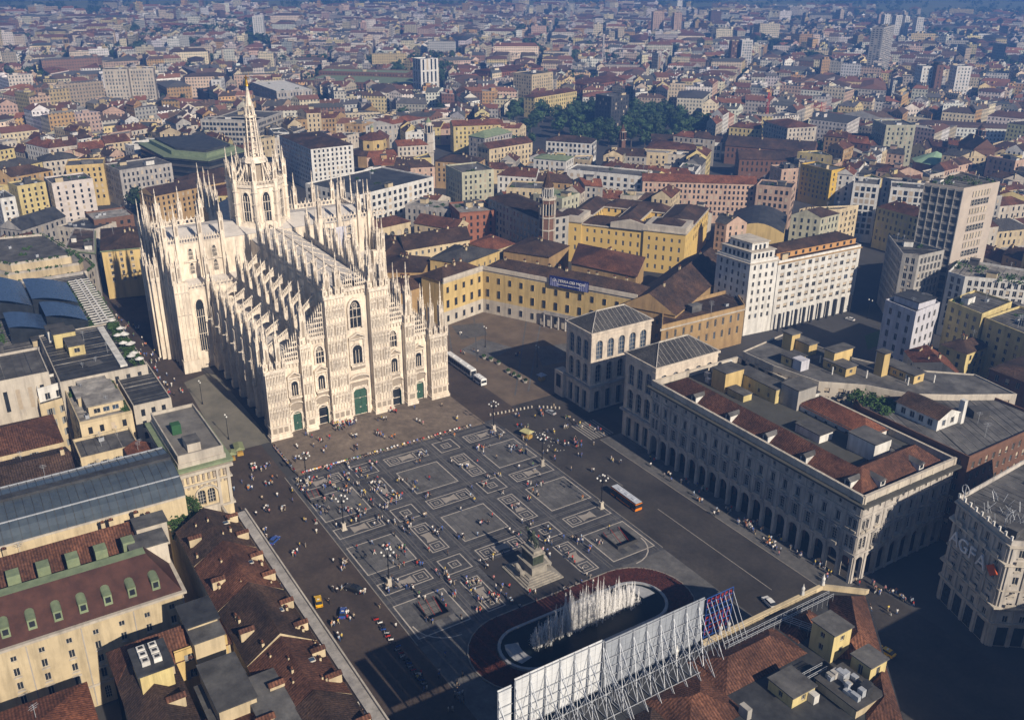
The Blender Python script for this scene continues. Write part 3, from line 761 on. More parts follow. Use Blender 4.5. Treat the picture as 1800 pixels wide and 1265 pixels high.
for s in (-1, 1):
    openwork(s*17.6, 38.5, s*11.6, 45.5, 33.6, 8); openwork(s*27.4, 29.8, s*21.3, 37.0, 26.8, 8)
# doors and windows
dm = MB()
for y, w, h in ((0, 5.0, 10.4), (14.2, 3.3, 7.3), (-14.2, 3.3, 7.3), (23.7, 3.1, 7.3), (-23.7, 3.1, 7.3)):
    op = abs(abs(y)-14.2) < .1
    pts = rounded(w, h) if y else [(-w/2, 0), (w/2, 0), (w/2, h-1.2), (w/2-1, h), (-w/2+1, h), (-w/2, h-1.2)]
    o = framed_plate(duomo, 'door', y, SAGZ+.15, .55, pts, GLASSDK if op else BRONZE, MARBLE2, .9 if y == 0 else .6, .7)
    if not op:
        g = MB()
        for s in (-1, 1):
            for r in range(4): g.box(.38, .53, y+s*w*.25-w*.19, y+s*w*.25+w*.19, SAGZ+.5+r*h*.21, SAGZ+.4+r*h*.21+h*.17, BRONZE, True)
        g.build('door_panel', o)
    else:
        g = MB(); g.box(-.6, .5, y-w/2+.02, y-w/2+.2, SAGZ+.2, h-1, BRONZE, True); g.build('door_leaf', o)
    pediment(dm, y, h+2.9 if y else h+4.0, w+2.6 if y == 0 else w+2.0, 1.7 if y == 0 else 1.35, .5, MARBLE2, True)
    dm.box(.1, .58, y-w/2-.8, y+w/2+.8, h+1.4, h+2.9, NICHE, True); dm.box(-.3, .58, y-w/2-1.1, y-w/2-.65, .5, h+2.8, MARBLE2); dm.box(-.3, .58, y+w/2+.65, y+w/2+1.1, .5, h+2.8, MARBLE2)
    dm.build('carved_surround', duomo); dm = MB()
for y, w, z, h, zp in ((0, 3.5, 20.4, 7.1, 30.2), (13.9, 2.4, 13.8, 5.5, 21.0), (-13.9, 2.4, 13.8, 5.5, 21.0), (23.6, 2.3, 13.8, 5.5, 21.0), (-23.6, 2.3, 13.8, 5.5, 21.0)):
    framed_plate(duomo, 'window', y, z, .5, rounded(w, h), GLASSDK, MARBLE2, .55, .45, 2)
    pediment(dm, y, zp, w+2.6, 1.6, .5, MARBLE2)
    dm.box(-.7, .55, y-w/2-1, y+w/2+1, z-.7, z-.15, MARBLE2, True); dm.box(-.3, .55, y-w/2-.8, y+w/2+.8, z-1.8, z-.7, NICHE, True)
    for s in (-1, 1): dm.box(-.15, .58, y+s*(w/2+.95)-.3, y+s*(w/2+.95)+.3, z-.15, zp-.5, MARBLE2)
    dm.build('carved_surround', duomo); dm = MB()
framed_plate(duomo, 'window', 0, 34.0, .5, gothic(4.2, 10.2), GLASSDK, MARBLE2, .75, .8, 2, tracery=True)
for s in (-1, 1): framed_plate(duomo, 'window', s*13.8, 23.7, .5, gothic(2.8, 6.3), GLASSDK, MARBLE2, .6, .6, 2, tracery=True)

# --- body: stepped nave and aisles
B = 9.6
nm = MB()
nm.box(3.2, 72, -28.8, 28.8, 0, 25.6, MARBLE); nm.box(3.2, 76.8, -19.2, 19.2, 25.6, 33.0, MARBLE); nm.box(3.2, 87, -9.6, 9.6, 33.0, 46.5, MARBLE)
nm.build('nave_wall', duomo)
rm = MB()
def slabroof(x0, x1, y0, y1, z0, z1, m=MARBLEROOF, t=.4):
    """sloping slab roof with raised lap ribs"""
    vs = [(x0, y0, z0), (x1, y0, z0), (x1, y1, z1), (x0, y1, z1)]
    rm.add([(a, b, c+t) for a, b, c in vs], [(0, 1, 2, 3) if y1 > y0 else (3, 2, 1, 0)], m)
    n = 6
    for k in range(1, n):
        f = k/n; y = y0+(y1-y0)*f; z = z0+(z1-z0)*f+t; rm.box(x0, x1, y-.12, y+.12, z-.1, z+.14, m)
for s in (-1, 1):
    for k in range(9):
        x0, x1 = 3.2+k*B if k else 3.2, 3.2+(k+1)*B
        if x1 > 88: break
        slabroof(x0, x1-.25, s*9.4, 0, 46.6, 50.2)
        rm.box(x1-.35, x1+.1, min(0, s*9.6), max(0, s*9.6), 46.7, 47.2, MARBLE2)
        rm.add([(x1-.3, s*9.6, 47.1), (x1+.1, s*9.6, 47.1), (x1+.1, 0, 50.9), (x1-.3, 0, 50.9), (x1-.3, s*9.6, 46.8), (x1+.1, s*9.6, 46.8), (x1+.1, 0, 50.4), (x1-.3, 0, 50.4)], [(0, 1, 2, 3), (0, 3, 7, 4), (1, 5, 6, 2)] if s < 0 else [(3, 2, 1, 0), (4, 7, 3, 0), (2, 6, 5, 1)], MARBLE2)
    slabroof(3.2, 76, s*19, s*9.6, 33.1, 34.2); slabroof(3.2, 72, s*28.6, s*19.2, 25.7, 27.0)
rm.box(3, 84, -.25, .25, 50.3, 50.95, MARBLE2)
rm.build('roof', duomo)
# buttresses, flying arches and pinnacles on both flanks
def parapet(x0, x1, y, z, n, parent=duomo, axis='x', h=1.7):
    mb = MB(); w = (x1-x0)/n
    for i in range(n):
        c = x0+(i+.5)*w
        def bx(a, b, t, z0, z1):
            if axis == 'x': mb.box(a, b, y-t, y+t, z0, z1, MARBLE2, True)
            else: mb.box(y-t, y+t, a, b, z0, z1, MARBLE2, True)
        bx(c-w*.46, c-w*.3, .12, z, z+h*.8); bx(c+w*.3, c+w*.46, .12, z, z+h*.8); bx(c-w*.46, c+w*.46, .13, z+h*.68, z+h*.86); bx(c-w*.5, c+w*.5, .16, z-.1, z+.28)
        if axis == 'x': mb.frustum(c, y, z+h*.86, z+h*1.45, w*.3, .02, 4, MARBLE2, False)
        else: mb.frustum(y, c, z+h*.86, z+h*1.45, w*.3, .02, 4, MARBLE2, False)
    return mb.build('parapet', parent)
def tall_window(parent, x, y, z, w, h, axis, s):
    """traceried lancet: axis 'y' faces +-y, axis 'x' faces -x"""
    mb = MB(); pts = gothic(w, h)
    def P(a, b, d): return (x+a, y+s*d, z+b) if axis == 'y' else (x-d, y+a, z+b)
    f = tuple(range(len(pts))); flip = (axis == 'y' and s > 0) or axis == 'x'
    mb.add([P(a, b, .06) for a, b in pts], [f[::-1] if flip else f], GLASSDK)
    n = len(pts)
    for k in range(1, n):
        p, q = pts[k], pts[(k+1) % n]
        mb.bar(P(*p, .15), P(*q, .15), .24, MARBLE2)
    for k in (1, 2, 3): mb.bar(P(-w/2+w*k/4, 0, .14), P(-w/2+w*k/4, h*.8, .14), .1, MARBLE2)
    for t in (.33, .66): mb.bar(P(-w/2, h*t, .14), P(w/2, h*t, .14), .12, MARBLE2)
    return mb.build('window', parent)
def flyer(x, y0, z0, y1, z1):
    """sloping pierced flying buttress from (y0,z0) up to (y1,z1), with an arch under it and a crocketed rail"""
    mb = MB(); n = 8; t = .42
    top = [(y0+(y1-y0)*k/n, z0+(z1-z0)*k/n) for k in range(n+1)]
    L = abs(y1-y0); sag = 3.2
    bot = [(y, z-1.1-sag*(2*abs(k/n-.5))**2.2) for k, (y, z) in enumerate(top)]
    for k in range(n):
        a, b, c, d = top[k], top[k+1], bot[k+1], bot[k]
        vs = [(x-t, *a), (x-t, *b), (x-t, *c), (x-t, *d), (x+t, *a), (x+t, *b), (x+t, *c), (x+t, *d)]
        mb.add(vs, [(0, 1, 2, 3), (7, 6, 5, 4), (0, 4, 5, 1), (3, 2, 6, 7)], MARBLE2)
    for k in range(2*n):
        f = (k+.5)/(2*n); y = y0+(y1-y0)*f; z = z0+(z1-z0)*f
        mb.box(x-.12, x+.12, y-.13, y+.13, z-.1, z+1.0, MARBLE2)
    a, b = top[0], top[-1]
    mb.bar((x, a[0], a[1]+1.1), (x, b[0], b[1]+1.1), .2, MARBLE2)
    return mb.build('flying_buttress', duomo)
for s in (-1, 1):
    for k in range(1, 8):
        x = k*B; b = MB()
        if x > 70: continue
        for d, z0, z1, e in ((3.4, 0, 2.4, .35), (3.0, 2.4, 12, 0), (2.6, 12, 20.5, -.1), (2.2, 20.5, 28, -.18)):
            b.box(x-1.15-e*.5, x+1.15+e*.5, min(s*28.5, s*(28.8+d)), max(s*28.5, s*(28.8+d)), z0, z1, MARBLE)
        for dx in (-.8, 0, .8): b.box(x+dx-.14, x+dx+.14, min(s*31.9, s*32.05), max(s*31.9, s*32.05), 3, 27, MARBLE2)
        for z in (10.5, 18.5): # canopied statues and a waterspout
            b.frustum(x, s*32.1, z, z+2.2, .4, .3, 6, MARBLE2); b.frustum(x, s*32.1, z+2.6, z+4.3, .55, .04, 6, MARBLE2, False)
        b.bar((x, s*31, 21.5), (x-.1, s*33.6, 21.9), .2, MARBLE2)
        bo = b.build('buttress', duomo)
        pin('m', x, s*29.9, 27.8, .9, bo)
        bm = MB(); bm.box(x-.8, x+.8, min(s*18.4, s*20.2), max(s*18.4, s*20.2), 26, 36.5, MARBLE); bm.build('pier', duomo); pin('m', x, s*19.3, 36.3, .98)
        bm = MB(); bm.box(x-.7, x+.7, min(s*9.2, s*10.6), max(s*9.2, s*10.6), 33.5, 47.8, MARBLE); bm.build('pier', duomo); pin('m', x, s*9.9, 47.6, 1.05)
        flyer(x, s*29.2, 28.6, s*20.0, 34.5); flyer(x, s*18.8, 36.8, s*10.2, 45.0)
    for k in range(8):
        x0, x1 = (max(3.6, k*B+.9), min(71.5, (k+1)*B-.9))
        if x1 <= x0 or x0 > 70: continue
        parapet(x0, x1, s*28.7, 25.9, 7)
        if k < 8: parapet(x0, x1, s*19.1, 33.2, 7); parapet(x0, x1, s*9.5, 46.9, 7, h=1.9)
        if s > 0:
            tall_window(duomo, (x0+x1)/2, s*28.8, 6.5, 3.2, 15.5, 'y', s); tall_window(duomo, (x0+x1)/2, s*9.6, 36.5, 2.6, 7.5, 'y', s)
# --- transept, choir
tm = MB()
tm.box(72, 120, -43, 43, 0, 33, MARBLE); tm.box(82, 110, -42, 42, 33, 48.6, MARBLE); tm.box(120, 150, -29, 29, 0, 26, MARBLE); tm.box(108, 140, -10, 10, 26, 47, MARBLE)
for s in (-1, 1): tm.prism(ccw([(86, s*42.9), (90, s*48), (102, s*48), (106, s*42.9)]), 0, 36, MARBLE)
tr = tm.build('transept_wall', duomo)
rm = MB()
rm.add([(82, -42, 48.7), (96, -42, 51.2), (96, 42, 51.2), (82, 42, 48.7), (110, -42, 48.7), (110, 42, 48.7)], [(0, 1, 2, 3), (1, 4, 5, 2)], MARBLEROOF)
rm.add([(72, -43, 33.05), (82, -43, 34.3), (82, 43, 34.3), (72, 43, 33.05)], [(0, 1, 2, 3)], MARBLEROOF)
rm.add([(108, -10, 47.05), (140, -10, 47.05), (140, 0, 50), (108, 0, 50), (108, 10, 47.05), (140, 10, 47.05)], [(0, 1, 2, 3), (3, 2, 5, 4)], MARBLEROOF)
rm.build('roof', duomo)
for s in (-1, 1):
    a, b = (20.5, 41.5) if s > 0 else (-41.5, -20.5)
    parapet(a, b, 71.9, 33.2, 15, axis='y'); parapet(a-(9 if s < 0 else 0)+(0), b, 81.9, 48.8, 20, axis='y', h=2.3); parapet(82, 110, s*42, 48.8, 16, h=2.3); parapet(a, b, 110, 48.8, 12, axis='y', h=2.3)
    for y in (24.2, 33.5):
        tall_window(duomo, 81.95, s*y, 36.2, 2.0, 4.6, 'x', 1); tall_window(duomo, 81.95, s*y, 42.0, 2.0, 4.6, 'x', 1)
        sm = MB(); sm.box(81.3, 81.99, s*y-2.8, s*y+2.8, 41.1, 41.7, MARBLE2, True); sm.build('string_course', duomo)
    tall_window(duomo, 71.95, s*35, 7.5, 3.4, 21.5, 'x', 1)
    for y, w in ((41.4, 5.4), (30.6, 2.2)):
        b = MB(); b.box(69.3, 72.2, s*y-w/2-.5, s*y+w/2+.5, 0, 5.2, MARBLE); b.box(69.9, 72.3, s*y-w/2, s*y+w/2, 5.2, 37, MARBLE)
        for i in range(5): yy = s*y-w/2+w*i/4; b.box(69.62, 69.92, yy-.14, yy+.14, 5.4, 36, MARBLE2)
        for z in (14, 24, 33): b.box(69.55, 70, s*y-w/2-.1, s*y+w/2+.1, z, z+.4, MARBLE2, True)
        bo = b.build('buttress', duomo); pin('m', 71, s*y, 37, 1.0, bo)
        if w > 4: pin('m', 71, s*(y+2.1), 36.5, .9, bo)
    for y in (20.5, 29, 38, 42.6):
        b = MB(); b.box(80.6, 82.1, s*y-.8, s*y+.8, 34, 51, MARBLE); bo = b.build('buttress', duomo); pin('m', 81.4, s*y, 50.8, .9, bo)
        pin('m', 110.4, s*y, 49, 1.0); flyer_y = None
    for x in (82, 89, 96, 103, 110, 118): pin('l' if x in (89, 103) else 'm', x, s*44.0, 36, 1.25 if x in (89, 103) else 1.5)
    for x in (124, 132, 140, 150): pin('m', x, s*29, 26, 1.5); pin('m', x, s*10, 47, 1.15)
    cb = MB()
    for (x0, y0), (x1, y1) in (((72.3, 43.2), (86, 43.2)), ((86, 43.2), (90, 48.2)), ((90, 48.2), (102, 48.2))):
        for f in (.15, .5, .85):
            x, y = x0+(x1-x0)*f, y0+(y1-y0)*f; cb.box(x-.5, x+.5, min(s*(y-.3), s*(y+.9)), max(s*(y-.3), s*(y+.9)), 0, 34, MARBLE); cb.frustum(x, s*(y+.3), 34, 37, .7, .05, 4, MARBLE2, False); pin('m', x, s*(y+.2), 33.5, 1.0 if f == .5 else .7)
    cb.build('buttress', duomo)
# scaffold and sheet hung on the south transept
sc_ = MB()
for z in range(34, 50, 3):
    sc_.bar((80.9, -22, z), (80.9, -34, z), .12, STEEL)
for y in range(-34, -21, 3): sc_.bar((80.9, y, 33), (80.9, y, 50), .12, STEEL)
so_ = sc_.build('scaffold'); tag(so_, 'metal repair scaffold on the far transept wall of the cathedral', 'scaffold')
mb = MB(); mb.box(80.55, 80.65, -31.5, -26.2, 37.2, 46.5, mat('hanging sheet', (.58, .58, .66), scale=.3), True); tag(mb.build('hanging_sheet'), 'pale sheet hanging on the scaffold at the far transept', 'sheet')
# --- tiburio, octagonal lantern
tb = MB(); CX = 95.8
def octo(r, z0, z1, m, top=True, mbx=None): (mbx or tb).frustum(CX, 0, z0, z1, r, r, 8, m, top)
octo(12.0, 45, 51, MARBLE); octo(10.9, 51, 66.5, MARBLE); octo(11.6, 50.8, 51.6, MARBLE2); octo(11.5, 65.8, 66.9, MARBLE2)
tib = tb.build('lantern_tower', duomo)
for k in range(8):
    a = pi/8+k*pi/4; c, s = math.cos(a), math.sin(a)
    b = MB(); b.frustum(CX+11.2*c, 11.2*s, 46, 68, 1.15, 1.0, 6, MARBLE); 
    for z in (54, 59, 64): b.frustum(CX+11.2*c, 11.2*s, z, z+.45, 1.35, 1.35, 6, MARBLE2)
    bo = b.build('corner_pier', tib)
    pin('m', CX+11.2*c, 11.2*s, 67.6, .82, tib)
    # flying rib up to the spire
    fb = MB(); n = 8
    for i in range(n):
        def RR(t): return 10.8-6.6*t, 67.2+8.6*(t**1.9)
        r0, z0 = RR(i/n); r1, z1 = RR((i+1)/n)
        fb.bar((CX+r0*c, r0*s, z0), (CX+r1*c, r1*s, z1), .42, MARBLE2)
        fb.frustum(CX+r0*c, r0*s, z0+.3, z0+1.9, .22, .02, 4, MARBLE2, False)
        if i in (2, 5): fb.bar((CX+r0*c, r0*s, 66.5), (CX+r0*c, r0*s, z0), .22, MARBLE2)
    fb.build('flying_rib', tib)
    # window in the face between this pier and the next
    am = a+pi/8; ca, sa = math.cos(am), math.sin(am); rr = 10.9*math.cos(pi/8)
    w = MB(); pts = gothic(3.4, 12.2)
    def T(u, v, d): return (CX+(rr+d)*ca-u*sa, (rr+d)*sa+u*ca, 52+v)
    w.add([T(p, q, .05) for p, q in pts], [tuple(range(len(pts)))], GLASSDK)
    for i in range(1, len(pts)):
        w.bar(T(*pts[i], .2), T(*pts[(i+1) % len(pts)], .2), .32, MARBLE2)
    for u in (-.6, .6): w.bar(T(u, 0, .2), T(u, 10.5, .2), .13, MARBLE2)
    for v in (4, 8): w.bar(T(-1.7, v, .2), T(1.7, v, .2), .16, MARBLE2)
    w.build('window', tib)
    # parapet and inner lantern arcade
    q = MB()
    for i in range(6):
        u = -4+8*(i+.5)/6
        def T2(u, z, d): return (CX+(10.4+d)*ca-u*sa, (10.4+d)*sa+u*ca, z)
        q.bar(T2(u-.45, 66.9, .2), T2(u-.45, 68.4, .2), .1, MARBLE2); q.bar(T2(u+.45, 66.9, .2), T2(u+.45, 68.4, .2), .1, MARBLE2); q.bar(T2(u-.66, 68.4, .2), T2(u+.66, 68.4, .2), .14, MARBLE2)
        p = T2(u, 68.4, .2); q.frustum(p[0], p[1], 68.4, 69.5, .22, .02, 4, MARBLE2, False)
    q.build('parapet', tib)
    cl = MB(); cl.bar((CX+4.6*c, 4.6*s, 66), (CX+4.4*c, 4.4*s, 76), .55, MARBLE2); cl.build('column', tib)
sp = MB()
sp.frustum(CX, 0, 66.5, 74.5, 3.4, 3.4, 8, NICHE); sp.frustum(CX, 0, 74.5, 76.8, 5.4, 4.2, 8, MARBLE2); sp.frustum(CX, 0, 76.8, 92, 1.0, .8, 8, MARBLE2)
for k in range(8):
    a = pi/8+k*pi/4; c, s = math.cos(a), math.sin(a)
    sp.bar((CX+2.7*c, 2.7*s, 76.5), (CX+1.9*c, 1.9*s, 93.5), .3, MARBLE2)
    for i in range(7):
        z = 78.5+i*2.1; r = 2.62-.1*i; a2 = a+pi/4
        sp.bar((CX+r*c, r*s, z), (CX+r*math.cos(a2), r*math.sin(a2), z), .14, MARBLE2)
    if k % 2 == 0: sp.frustum(CX+4.0*c, 4.0*s, 76.2, 85, .42, .06, 4, MARBLE2)
    else: sp.frustum(CX+3.5*c, 3.5*s, 76.2, 82, .34, .05, 4, MARBLE2)
sp.frustum(CX, 0, 92.2, 93.0, 2.5, 2.6, 8, MARBLE2)
for k in range(8):
    a = pi/8+k*pi/4; c, s = math.cos(a), math.sin(a); sp.bar((CX+1.75*c, 1.75*s, 93), (CX+1.35*c, 1.35*s, 97.2), .22, MARBLE2); sp.frustum(CX+1.9*c, 1.9*s, 93, 98, .2, .03, 4, MARBLE2)
sp.frustum(CX, 0, 96.6, 104.3, 1.55, .3, 8, MARBLE2)
spo = sp.build('spire', duomo)
g = MB()     # gilded statue: robe, torso, raised arm, head, halo ring and staff
g.frustum(CX, 0, 104.2, 104.6, .8, .7, 10, GOLD); g.frustum(CX, 0, 104.6, 106.6, .75, .45, 10, GOLD); g.frustum(CX, 0, 106.6, 107.6, .45, .5, 10, GOLD); g.frustum(CX, 0, 107.6, 107.9, .5, .16, 10, GOLD)
g.ball(CX, 0, 108.15, .27, .27, .33, GOLD); g.bar((CX, .45, 107.5), (CX-.5, .95, 107.1), .16, GOLD); g.bar((CX, -.45, 107.5), (CX-.55, -.9, 107.2), .16, GOLD); g.bar((CX-.5, -1.05, 104.8), (CX-.5, -1.05, 109.4), .07, GOLD)
g.build('gilded_statue', spo)
# ================================================================== palaces round the square
def AP(h, *px): return [at(a, b, h) for a, b in px]
def slabbox(parent, name, P, z0, z1, m, bottom=True):
    mb = MB(); mb.prism(ccw(P), z0, z1, m, bottom); return mb.build(name, parent)
def offs(p, d, k): return (p[0]+d[0]*k, p[1]+d[1]*k)
FLAT2 = mat('terrace tiles', (.26, .22, .19), (.18, .15, .13), scale=.3)

# ---- southern arcaded palace
def portico_palace():
    t = thing('arcaded_palace', 'long grey stone palace with street arcade, pedimented windows and red tiled roofs', 'palace', (0, 0, 0))
    x0, x1, y0, y1 = -159.0, -76.0, -108.0, -70.0
    FOOT.append(rect(x0, x1, y0, y1))
    gm = MB(); wins = []
    # north and west fronts, level by level
    for (a, b), n, side in ((((x1, y1), (x0, y1)), 18, 'n'), (((x0, y1), (x0, y0)), 8, 'w')):
        L = math.hypot(b[0]-a[0], b[1]-a[1]); sp = L/n
        c = lambda w: [((i+.5)*sp-w/2, (i+.5)*sp+w/2) for i in range(n)]
        r, ang = wall(gm, a, b, 0, 9.2, c(3.3), [(0.02, 7.6)], GREYST2, .9, (0,), 8)
        for lv, (za, zb, w, v0, v1, ar) in enumerate(((9.2, 15.2, 1.75, 10.2, 13.9, ()), (15.2, 21.0, 1.5, 16.2, 19.2, ()), (21.0, 24.2, 1.05, 21.7, 23.0, ()))):
            cols = c(w); arch = ()
            if lv < 2:      # corner bays have paired round-headed lights
                cols = cols[1:-1]; e = [(sp*.5-1.35, sp*.5-.15), (sp*.5+.15, sp*.5+1.35)]
                f = [(L-sp*.5-1.35, L-sp*.5-.15), (L-sp*.5+.15, L-sp*.5+1.35)]
                cols = e+cols+f
            res, ang = wall(gm, a, b, za, zb, cols, [(v0, v1)], GREYST2, .45, (0,) if lv == 0 else ())
            wins += [(p, ww, hh, ang, lv == 0) for _, p, ww, hh in res]
            dx, dy = (b[0]-a[0])/L, (b[1]-a[1])/L
            for k, (u0, u1) in enumerate(cols):
                def Q(u, e): return (a[0]+dx*u+dy*e, a[1]+dy*u-dx*e)
                if lv == 0 and u1-u0 > 1.4:
                    # balustraded balcony, jambs and pediment
                    gm.prism([Q(u0-.5, .75), Q(u1+.5, .75), Q(u1+.5, .004), Q(u0-.5, .004)], v0-.95, v0-.1, CREAM2, True)
                    for e0 in (u0-.42, u1+.12): gm.prism([Q(e0, .32), Q(e0+.3, .32), Q(e0+.3, .004), Q(e0, .004)], v0-.1, v1+.25, GREYST, True)
                    p1, p2, p3 = Q(u0-.7, .6), Q(u1+.7, .6), Q((u0+u1)/2, .6); q1, q2, q3 = Q(u0-.7, .004), Q(u1+.7, .004), Q((u0+u1)/2, .004)
                    gm.add([(*p1, v1+.25), (*p2, v1+.25), (*p3, v1+1.2), (*q1, v1+.25), (*q2, v1+.25), (*q3, v1+1.2)], [(0, 1, 2), (0, 2, 5, 3), (1, 4, 5, 2), (0, 3, 4, 1)], GREYST)
                elif lv == 1:
                    gm.prism([Q(u0-.35, .5), Q(u1+.35, .5), Q(u1+.35, .004), Q(u0-.35, .004)], v0-.65, v0-.08, CREAM2, True)
                    gm.prism([Q(u0-.3, .25), Q(u1+.3, .25), Q(u1+.3, .004), Q(u0-.3, .004)], v1+.15, v1+.5, GREYST, True)
        for i in range(n+1):      # piers between the arches and flat strips above
            u = min(max(i*sp, .45), L-.45); dx, dy = (b[0]-a[0])/L, (b[1]-a[1])/L
            def Q(u, e): return (a[0]+dx*u+dy*e, a[1]+dy*u-dx*e)
            gm.prism([Q(u-.4, .28), Q(u+.4, .28), Q(u+.4, .004), Q(u-.4, .004)], 0, 8.4, GREYST2)
            gm.prism([Q(u-.28, .16), Q(u+.28, .16), Q(u+.28, .004), Q(u-.28, .004)], 9.3, 23.4, GREYST2)
    gm.quad((x0, y0, 0), (x1, y0, 0), (x1, y0, 24.2), (x0, y0, 24.2), CREAM2); gm.quad((x1, y0, 0), (x1, y1, 0), (x1, y1, 24.2), (x1, y0, 24.2), GREYST2)
    wo = gm.build('wall', t)
    for p, ww, hh, ang, ar in wins: put('window', window_mesh(ww, hh, 'dark', ar and ww > 0), wo, p, ang)
    P = rect(x0, x1, y0, y1)
    # string courses, main cornice, attic parapet
    cm = MB()
    for z, d, h in ((8.6, .35, .5), (14.7, .3, .35), (20.6, .3, .3)): cm.prism(inset(P, -d), z, z+h, GREYST2, True)
    cm.build('string_course', t)
    cm = MB(); cm.prism(inset(P, -1.5), 24.2, 24.8, mat('lead cornice', (.075, .075, .068), scale=.3), True); cm.build('cornice', t)
    cm = MB()
    Q = inset(P, .5)
    for i in range(4):
        a, b, c, d = P[i], P[(i+1) % 4], Q[(i+1) % 4], Q[i]
        cm.prism([a, b, c, d], 24.8, 26.6, CREAM2); 
    Qa = inset(P, -.15); Qb = inset(P, .65)
    for i in range(4): cm.prism([Qa[i], Qa[(i+1) % 4], Qb[(i+1) % 4], Qb[i]], 26.6, 26.9, CREAM2, True)
    for i in range(19): cm.box(x0+(x1-x0)*i/18-.45, x0+(x1-x0)*i/18+.45, y1-.62, y1+.1, 24.8, 26.95, CREAM2)
    for i in range(9): cm.box(x0-.1, x0+.62, y0+(y1-y0)*i/8-.45, y0+(y1-y0)*i/8+.45, 24.8, 26.95, CREAM2)
    cm.build('parapet', t)
    # shops and walk behind the arcade
    im = MB(); im.box(x0+5.5, x1, y0+2, y1-6.0, .13, 8.5, BRICK); im.build('shop_wall', t)
    for i in range(16):
        sm = MB(); x = x0+8+i*4.6; sm.box(x, x+3.4, y1-5.99, y1-5.9, .2, 3.4, GLASSDK, True); sm.build('shop_window', t)
        sm = MB(); sm.box(x-.2, x+3.6, y1-6.0, y1-5.7, 3.5, 4.4, [mat('red shop fascia', (.45, .05, .03)), mat('warm shop fascia', (.5, .35, .2)), WHITE, DKMETAL][i % 4], True); sm.build('shop_sign', t)
    im = MB(); im.quad((x0, y1-6, 8.6), (x1, y1-6, 8.6), (x1, y1, 8.6), (x0, y1, 8.6), GREYST2); im.quad((x0, y0, 8.6), (x0+5.5, y0, 8.6), (x0+5.5, y1, 8.6), (x0, y1, 8.6), GREYST2); im.build('arcade_ceiling', t)
    # roofs round a court
    rm = MB()
    rm.quad((x0+.4, y0+.4, 24.75), (x1-.4, y0+.4, 24.75), (x1-.4, y1-.4, 24.75), (x0+.4, y1-.4, 24.75), GREYFLAT); rm.build('gutter_deck', t)
    for nm, PP, z, rh, mm, kd in (('roof', rect(-157, -78, -83, -71.8), 25, 4.2, TILE, 'hip'), ('roof', rect(-157, -145, -106.5, -72.1), 25.02, 4.6, TILE, 'hip'), ('roof', rect(-138, -112, -107, -97), 26.5, 3.4, TILERED, 'hip')):
        r_ = MB(); roof_quad(r_, ccw(PP), z, rh, mm, kd, None, 0); r_.build(nm, t)
    for x in (-152, -137, -123, -108, -93): put('dormer', dormer_mesh(WHITE, GREYFLAT), t, (x, -73.2, 26.2), pi, 1.25)
    for y in (-80, -96): put('dormer', dormer_mesh(WHITE, GREYFLAT), t, (-155.6, y, 26.2), -pi/2, 1.25)
    # court buildings rising from the middle
    def blk(P, z0, z1, wm, rm_, rows=(), nm='court_block', w=1.1, pitch=3.6):
        o = facade(t, ccw(P), z0, z1, wm, list(rows), w, pitch, name=nm); m_ = MB(); m_.prism(inset(ccw(P), -.25), z1, z1+.25, rm_, True); m_.build('flat_roof', o); return o
    blk(rect(-137.5, -112.5, -106.8, -97.5), 22, 26.6, WHITE, GREYFLAT, [(23.4, 25.4)])
    blk(rect(-146, -137, -97, -90), 24, 30, WHITE, GREYFLAT); blk(rect(-147.5, -139, -99.5, -97), 24, 27.5, WHITE, GREYFLAT)
    blk(rect(-113, -106, -104, -96), 24, 31.5, CONCRETE, GREYFLAT); blk(rect(-131, -122, -91, -85.5), 24, 27.4, WHITE, GREYFLAT)
    blk(rect(-106, -88, -100, -94), 24, 29.5, PALEYEL, GREYFLAT, [(26, 27.4)], w=.9, pitch=4.2); blk(rect(-92, -86, -94, -86), 24, 31.5, YELLOW, GREYFLAT)
    blk(rect(-100, -93, -90, -86.4), 24, 27.0, PALEYEL, GREYFLAT); blk(rect(-112, -100, -107, -104.2), 24, 28, WHITE, GREYFLAT)
    for k in range(8):
        a = MB(); x, y = -84+random.uniform(-5, 5), -92+random.uniform(-8, 5); a.box(x, x+1.8, y, y+1.2, 24.8, 26.4, STEEL); a.build('air_unit', t)
    d = MB()
    for k in range(8):
        a0, a1 = k*pi/4, (k+1)*pi/4
        d.add([(-80.5, -99, 28.6)]+[(-80.9-.0, -99+1.1*math.cos(a), 28.6+1.1*math.sin(a)) for a in (a0, a1)], [(0, 1, 2)], WHITE)
    d.bar((-80.5, -99, 24.8), (-80.5, -99, 28.4), .1, STEEL); d.build('satellite_dish', t)
portico_palace()

